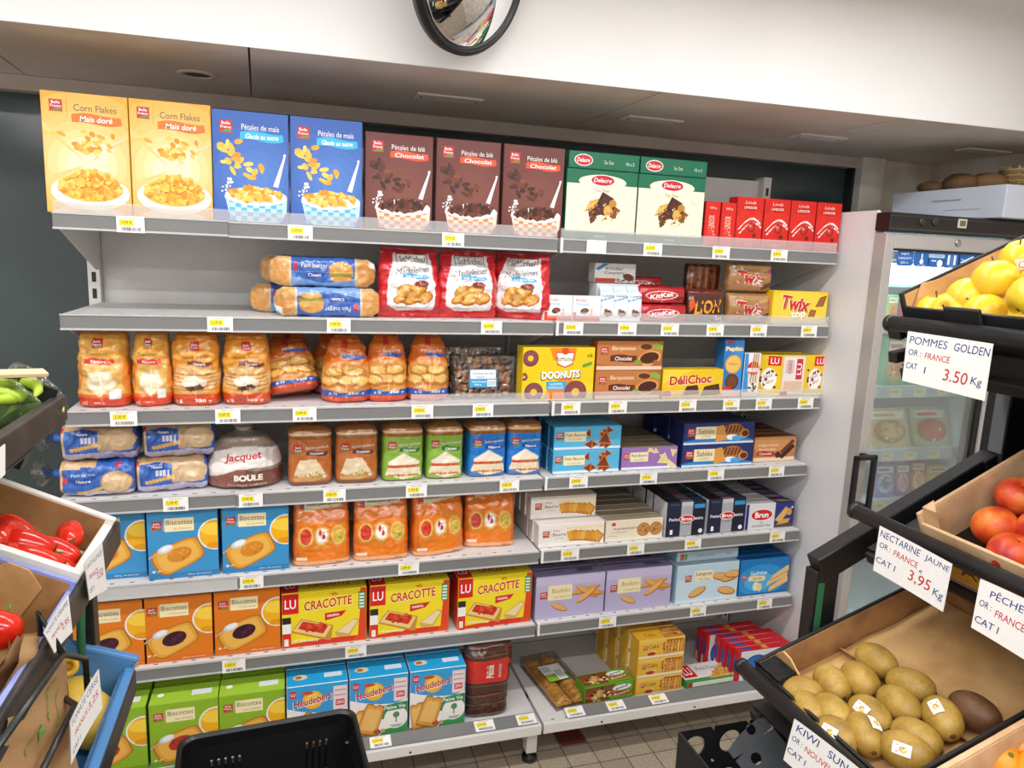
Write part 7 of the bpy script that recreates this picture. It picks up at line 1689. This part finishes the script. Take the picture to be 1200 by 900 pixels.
p = on_tier(LT2, -2, 738, -.018)
o = tag(place(tor, 'tomato', None, M=LT2 @ Matrix.Translation(p) @ Matrix.Rotation(.5, 4, 'X') @ Matrix.Scale(.78, 4)), 'round tomato alone in the lilac-edged crate', 'tomato'); place(cr_, 'calyx', (0, 0, 0), 0, o)

# lower tier: blue crate, yellow fruit
bc = crate('produce_crate', LT3, .000, .30, .010, .40, .040, 'blue plastic crate on the lower left tier', 'crate', BLUE_PLASTIC, BLUE_PLASTIC, BLUE_PLASTIC, front=.022, thick=.010)
m = MB(); m.box(-.006, .008, .004, .405, .018, .030, '#fff', 0, .004); m.box(-.006, .30, .004, .020, .036, .046, '#fff', 0, .004); m.build('rolled_rim', BLUE_PLASTIC, bc)
lem = fruit_mesh('yellow_melon', ell(.036, .05), LEMON)
m = MB(); m.lathe([(0, .052), (.004, .052), (.006, .049)], '#8a7a3a', 0, 8); lst = m.mesh('stem_end', MATTE)
for px, py, ang, n, lb in ((86, 826, 120, -.02, 'yellow melon showing behind the paper bags in the blue crate'), (104, 842, 60, -.028, 'yellow melon lower down in the blue crate')):
    Rm, p0 = img_dir_rot(LT3, px, py, ang, n)
    o = tag(place(lem, 'yellow_melon', None, M=LT3 @ Matrix.Translation(p0) @ Rm), lb, 'melon', 'yellow melons in the blue crate'); place(lst, 'stem_end', (0, 0, 0), 0, o)

# wire rack with kraft paper bags hanging on the rail
XB = .322
wr = empty('wire_rack', (XB, -.9, 1.0)); tag(wr, 'bent dark wire rack holding the kraft bags in front of the blue crate', 'rack')
WO = (XB, -.9, 1.0)
W0, W1, W2 = onX(74, 767, XB), onX(-6, 880, XB), onX(46, 905, XB)
E0, E1 = onX(100, 772, XB), onX(103, 815, XB)
m = MB(); m.tube([E1, E0, W0, W1], .0036, '#1e2320', 0, 8); part(m, 'bent_wire', PLAST, wr, WO)
m = MB(); m.tube([onX(66, 812, XB-.03), onX(88, 826, XB), onX(46, 910, XB)], .0036, '#2a2826', 0, 8); part(m, 'lower_wire', PLAST, wr, WO)
m = MB(); m.tube([W0, (XB-.02, W0.y, W0.z+.05), (.304, W0.y, 1.196)], .0036, '#1e2320', 0, 8); part(m, 'hook', PLAST, wr, WO)
def kraft_bag(lb, X, c, seed, shrink=0):
    q = qx(X, [(25, 746), (71, 749), (80, 930), (-40, 930)])
    top0, top1, b1, b0 = q
    if shrink:
        top0 += Vector((0, -.02, .012)); top1 += Vector((0, -.01, .018))
    r = empty('paper_bag', ((top0+b1)/2)); O = r.location.copy(); tag(r, lb, 'paper bag', 'kraft paper bags on the wire rack')
    def face(off, name, col):
        m = MB(); nu, nv = 14, 20; vs = []
        for j in range(nv+1):
            for i in range(nu+1):
                u, v = i/nu, j/nv
                p = b0.lerp(b1, u).lerp(top0.lerp(top1, u), v)
                d = .010*noise.noise(Vector((u*3+seed, v*4, 1)))+.004*noise.noise(Vector((u*9, v*9+seed, 4)))
                vs.append(p-O+Vector((off*(1-.8*v)+d, 0, 0)))
        m.add(vs, [[j*(nu+1)+i, j*(nu+1)+i+1, (j+1)*(nu+1)+i+1, (j+1)*(nu+1)+i] for j in range(nv) for i in range(nu)], col, 0, True)
        if name == 'front_sheet':
            def fm(u, v, i):
                p = b0.lerp(b1, u).lerp(top0.lerp(top1, u), v); d = .010*noise.noise(Vector((u*3+seed, v*4, 1)))+.004*noise.noise(Vector((u*9, v*9+seed, 4)))
                return p-O+Vector((off*(1-.8*v)+d+.0012+i*.00004, 0, 0))
            art = [T('fruits', .62, .60, .34, .05, '#7a9a4a', 1, 62, 0), T('et légumes', .72, .50, .40, .045, '#7a9a4a', 1, 62, -.004), Pg([(.40, .36), (.46, .30), (.50, .38), (.44, .42)], '#7a9a4a'), T('frais', .34, .30, .2, .05, '#7a9a4a', 1, 62)]
            lay(m, art, fm)
        m.build(name, MATTE, r)
    face(.012, 'front_sheet', c); face(-.022, 'back_sheet', '#9d7750')
    m = MB(); vs = []
    for j in range(13):
        v = j/12
        p = b1.lerp(top1, v)-O
        vs += [p+Vector((.012*(1-.8*v), 0, 0)), p+Vector((-.005, .012*(1-v), 0)), p+Vector((-.022*(1-.8*v), 0, 0))]
    m.add(vs, [[j*3+k, j*3+k+1, j*3+k+4, j*3+k+3] for j in range(12) for k in range(2)], '#a27c54', 0, True); m.build('side_gusset', MATTE, r)
kraft_bag('kraft paper bag with green print, front one on the rack', .300, '#b38c60', 1)
kraft_bag('kraft paper bag hanging right behind the front one', .272, '#a98257', 5, 1)
p = onX(77, 779, .285)
pr = empty('price_roll', (.285, p.y, p.z)); tag(pr, 'small roll with a yellow ring between the bags and the post', 'label roll')
pr.rotation_euler = (math.radians(70), 0, math.radians(20))
m = MB(); m.lathe([(.010, -.02), (.012, -.02), (.012, .02), (.010, .02), (.010, -.02)], '#e2ddd2', 0, 20); m.build('paper_roll', MATTE, pr)
m = MB(); m.lathe([(.006, .0205), (.0125, .0205), (.0125, .024), (.006, .024), (.006, .0205)], '#e0b02c', 0, 20); m.build('yellow_ring', PLAST, pr)
m = MB(); m.tube([(0, 0, -.02), (0, 0, -.06)], .004, '#222', 0, 8); m.build('pin', PLAST, pr)

card('price_card', qx(.316, [(97, 661), (118, 636), (124, 691), (103, 704)]), [('TOMATE ALLONGÉE', .5, .84, .9, .13, BLU, 0, -.002), ('FRANCE', .42, .54, .5, .12, RED, 0, .004), ('CAT I', .24, .22, .3, .12, BLU, 0, .002), ('3,50', .74, .42, .3, .2, RED, 0, 0)], 'small handwritten card for long tomatoes beside the blue rusk box', G)
card('price_card', qx(.316, [(49, 742), (78, 697), (83, 741), (62, 766)]), [('TOMATE GRAPPE', .5, .84, .9, .14, BLU, 0, -.002), ('FRANCE', .40, .52, .5, .13, RED, 0, .004), ('2,95', .76, .4, .3, .2, RED, 0, 0)], 'handwritten card for vine tomatoes above the kraft bags', G)
card('price_card', qx(.334, [(80, 846), (114, 784), (118, 830), (81, 897)]), [('TOMATE CERISE', .5, .84, .9, .15, BLU, 0, -.002), ('FRANCE', .36, .50, .42, .13, RED, 0, .004), ('CAT I', .2, .2, .26, .12, BLU, 0, .002), ('3,25', .76, .5, .3, .2, RED, 0, 0)], 'handwritten card for cherry tomatoes in front of the blue crate', G)
card('price_card', qx(.258, [(-40, 560), (4, 520), (4, 556), (-40, 600)]), [('PIMENT', .4, .8, .6, .14, BLU, 0, 0)], 'handwritten card cut off by the left picture edge, below the peppers', G)

# ------------------------------------------------------------------ stack of black shopping baskets
BZ = .735
c0, c1 = onZ(209, 865, BZ), onZ(415, 829, BZ)
cx, yb = (c0.x+c1.x)/2, (c0.y+c1.y)/2; bw_ = (c1-c0).length; bl_ = .46; hb = .225
def wall_grid(m, p00, p10, p01, p11, nx, nz, hole, t, nrm):
    """thin wall between four corners (bottom a, bottom b, top a, top b) with slots left out"""
    def P(u, v): return Vector(p00).lerp(Vector(p10), u).lerp(Vector(p01).lerp(Vector(p11), u), v)
    n = Vector(nrm)*t
    for i in range(nx):
        for j in range(nz):
            if hole(i, j): continue
            q = [P(i/nx, j/nz), P((i+1)/nx, j/nz), P((i+1)/nx, (j+1)/nz), P(i/nx, (j+1)/nz)]
            vs = q+[a+n for a in q]
            m.add(vs, [[0, 1, 2, 3], [7, 6, 5, 4], [0, 4, 5, 1], [1, 5, 6, 2], [2, 6, 7, 3], [3, 7, 4, 0]], '#fff')
def basket_mesh():
    a, b = bw_/2-.008, bl_/2-.008; ta, tb_ = a*.86, b*.86
    m = MB()
    def hole(i, j): return (10 <= i <= 22 or 50 <= i <= 62) and i % 3 == 1 and j in (3, 4, 5, 7, 8, 9, 10)
    wall_grid(m, (-ta, tb_, 0), (ta, tb_, 0), (-a, b, hb), (a, b, hb), 72, 14, hole, .003, (0, 1, 0))
    wall_grid(m, (-ta, -tb_, 0), (ta, -tb_, 0), (-a, -b, hb), (a, -b, hb), 72, 14, hole, .003, (0, -1, 0))
    h2 = lambda i, j: (4 <= i <= 44 and i % 4 == 0 and j in (4, 5, 6, 7, 9, 10, 11))
    wall_grid(m, (-ta, -tb_, 0), (-ta, tb_, 0), (-a, -b, hb), (-a, b, hb), 48, 14, h2, .003, (-1, 0, 0))
    wall_grid(m, (ta, -tb_, 0), (ta, tb_, 0), (a, -b, hb), (a, b, hb), 48, 14, h2, .003, (1, 0, 0))
    m.box(-ta, ta, -tb_, tb_, 0, .003)
    return m.mesh('basket_shell', BLACK_PLASTIC)
def rim_mesh():
    a, b = bw_/2, bl_/2; m = MB(); pts = []
    R_ = .03
    for qx_, qy, a0 in ((1, 1, 0), (-1, 1, 90), (-1, -1, 180), (1, -1, 270)):
        for k in range(7):
            an = math.radians(a0+90*k/6); pts.append((qx_*(a-R_)+R_*math.cos(an), qy*(b-R_)+R_*math.sin(an)))
    n = len(pts)
    prof = [(-.012, -.030), (0, -.030), (.002, -.004), (.0, .002), (-.008, .004), (-.014, .0), (-.012, -.030)]
    vs = []
    for x, y in pts:
        d = Vector((x, y, 0)).normalized()
        for o_, z in prof: vs.append((x+d.x*o_, y+d.y*o_, hb+z))
    k = len(prof)
    m.add(vs, [[i*k+j, i*k+j+1, ((i+1) % n)*k+j+1, ((i+1) % n)*k+j] for i in range(n) for j in range(k-1)], '#fff', 0, False)
    return m.mesh('rim', BLACK_PLASTIC)
def handle_mesh():
    a, b = bw_/2, bl_/2; m = MB()
    m.tube([(-a*.92, 0, hb+.002), (-a*.95, -b*.5, hb+.008), (-a*.85, -b*.96, hb+.012), (a*.85, -b*.96, hb+.012), (a*.95, -b*.5, hb+.008), (a*.92, 0, hb+.002)], .006, '#fff', 0, 10)
    return m.mesh('handle', BLACK_PLASTIC)
bs_, br_, bh_ = basket_mesh(), rim_mesh(), handle_mesh()
n_b = 9; step = (BZ-hb-.002)/(n_b-1)
rz_ = math.atan2((c1-c0).y, (c1-c0).x)
ctr = Vector(((c0.x+c1.x)/2, (c0.y+c1.y)/2, 0)) + Matrix.Rotation(rz_, 3, 'Z') @ Vector((0, -bl_/2, 0))
for i in range(n_b):
    z = BZ-hb-i*step
    r = empty('shopping_basket', (ctr.x, ctr.y, z)); r.rotation_euler.z = rz_
    tag(r, 'black plastic shopping basket with slotted walls, on top of its stack' if i == 0 else 'black shopping basket nested in the stack, number %s below the top one' % ('one two three four five six seven eight'.split()[i-1]), 'shopping basket', 'nested black shopping baskets')
    place(bs_, 'basket_shell', (0, 0, 0), 0, r); place(br_, 'rim', (0, 0, 0), 0, r)
    if i == 0: place(bh_, 'handle', (0, 0, 0), 0, r)
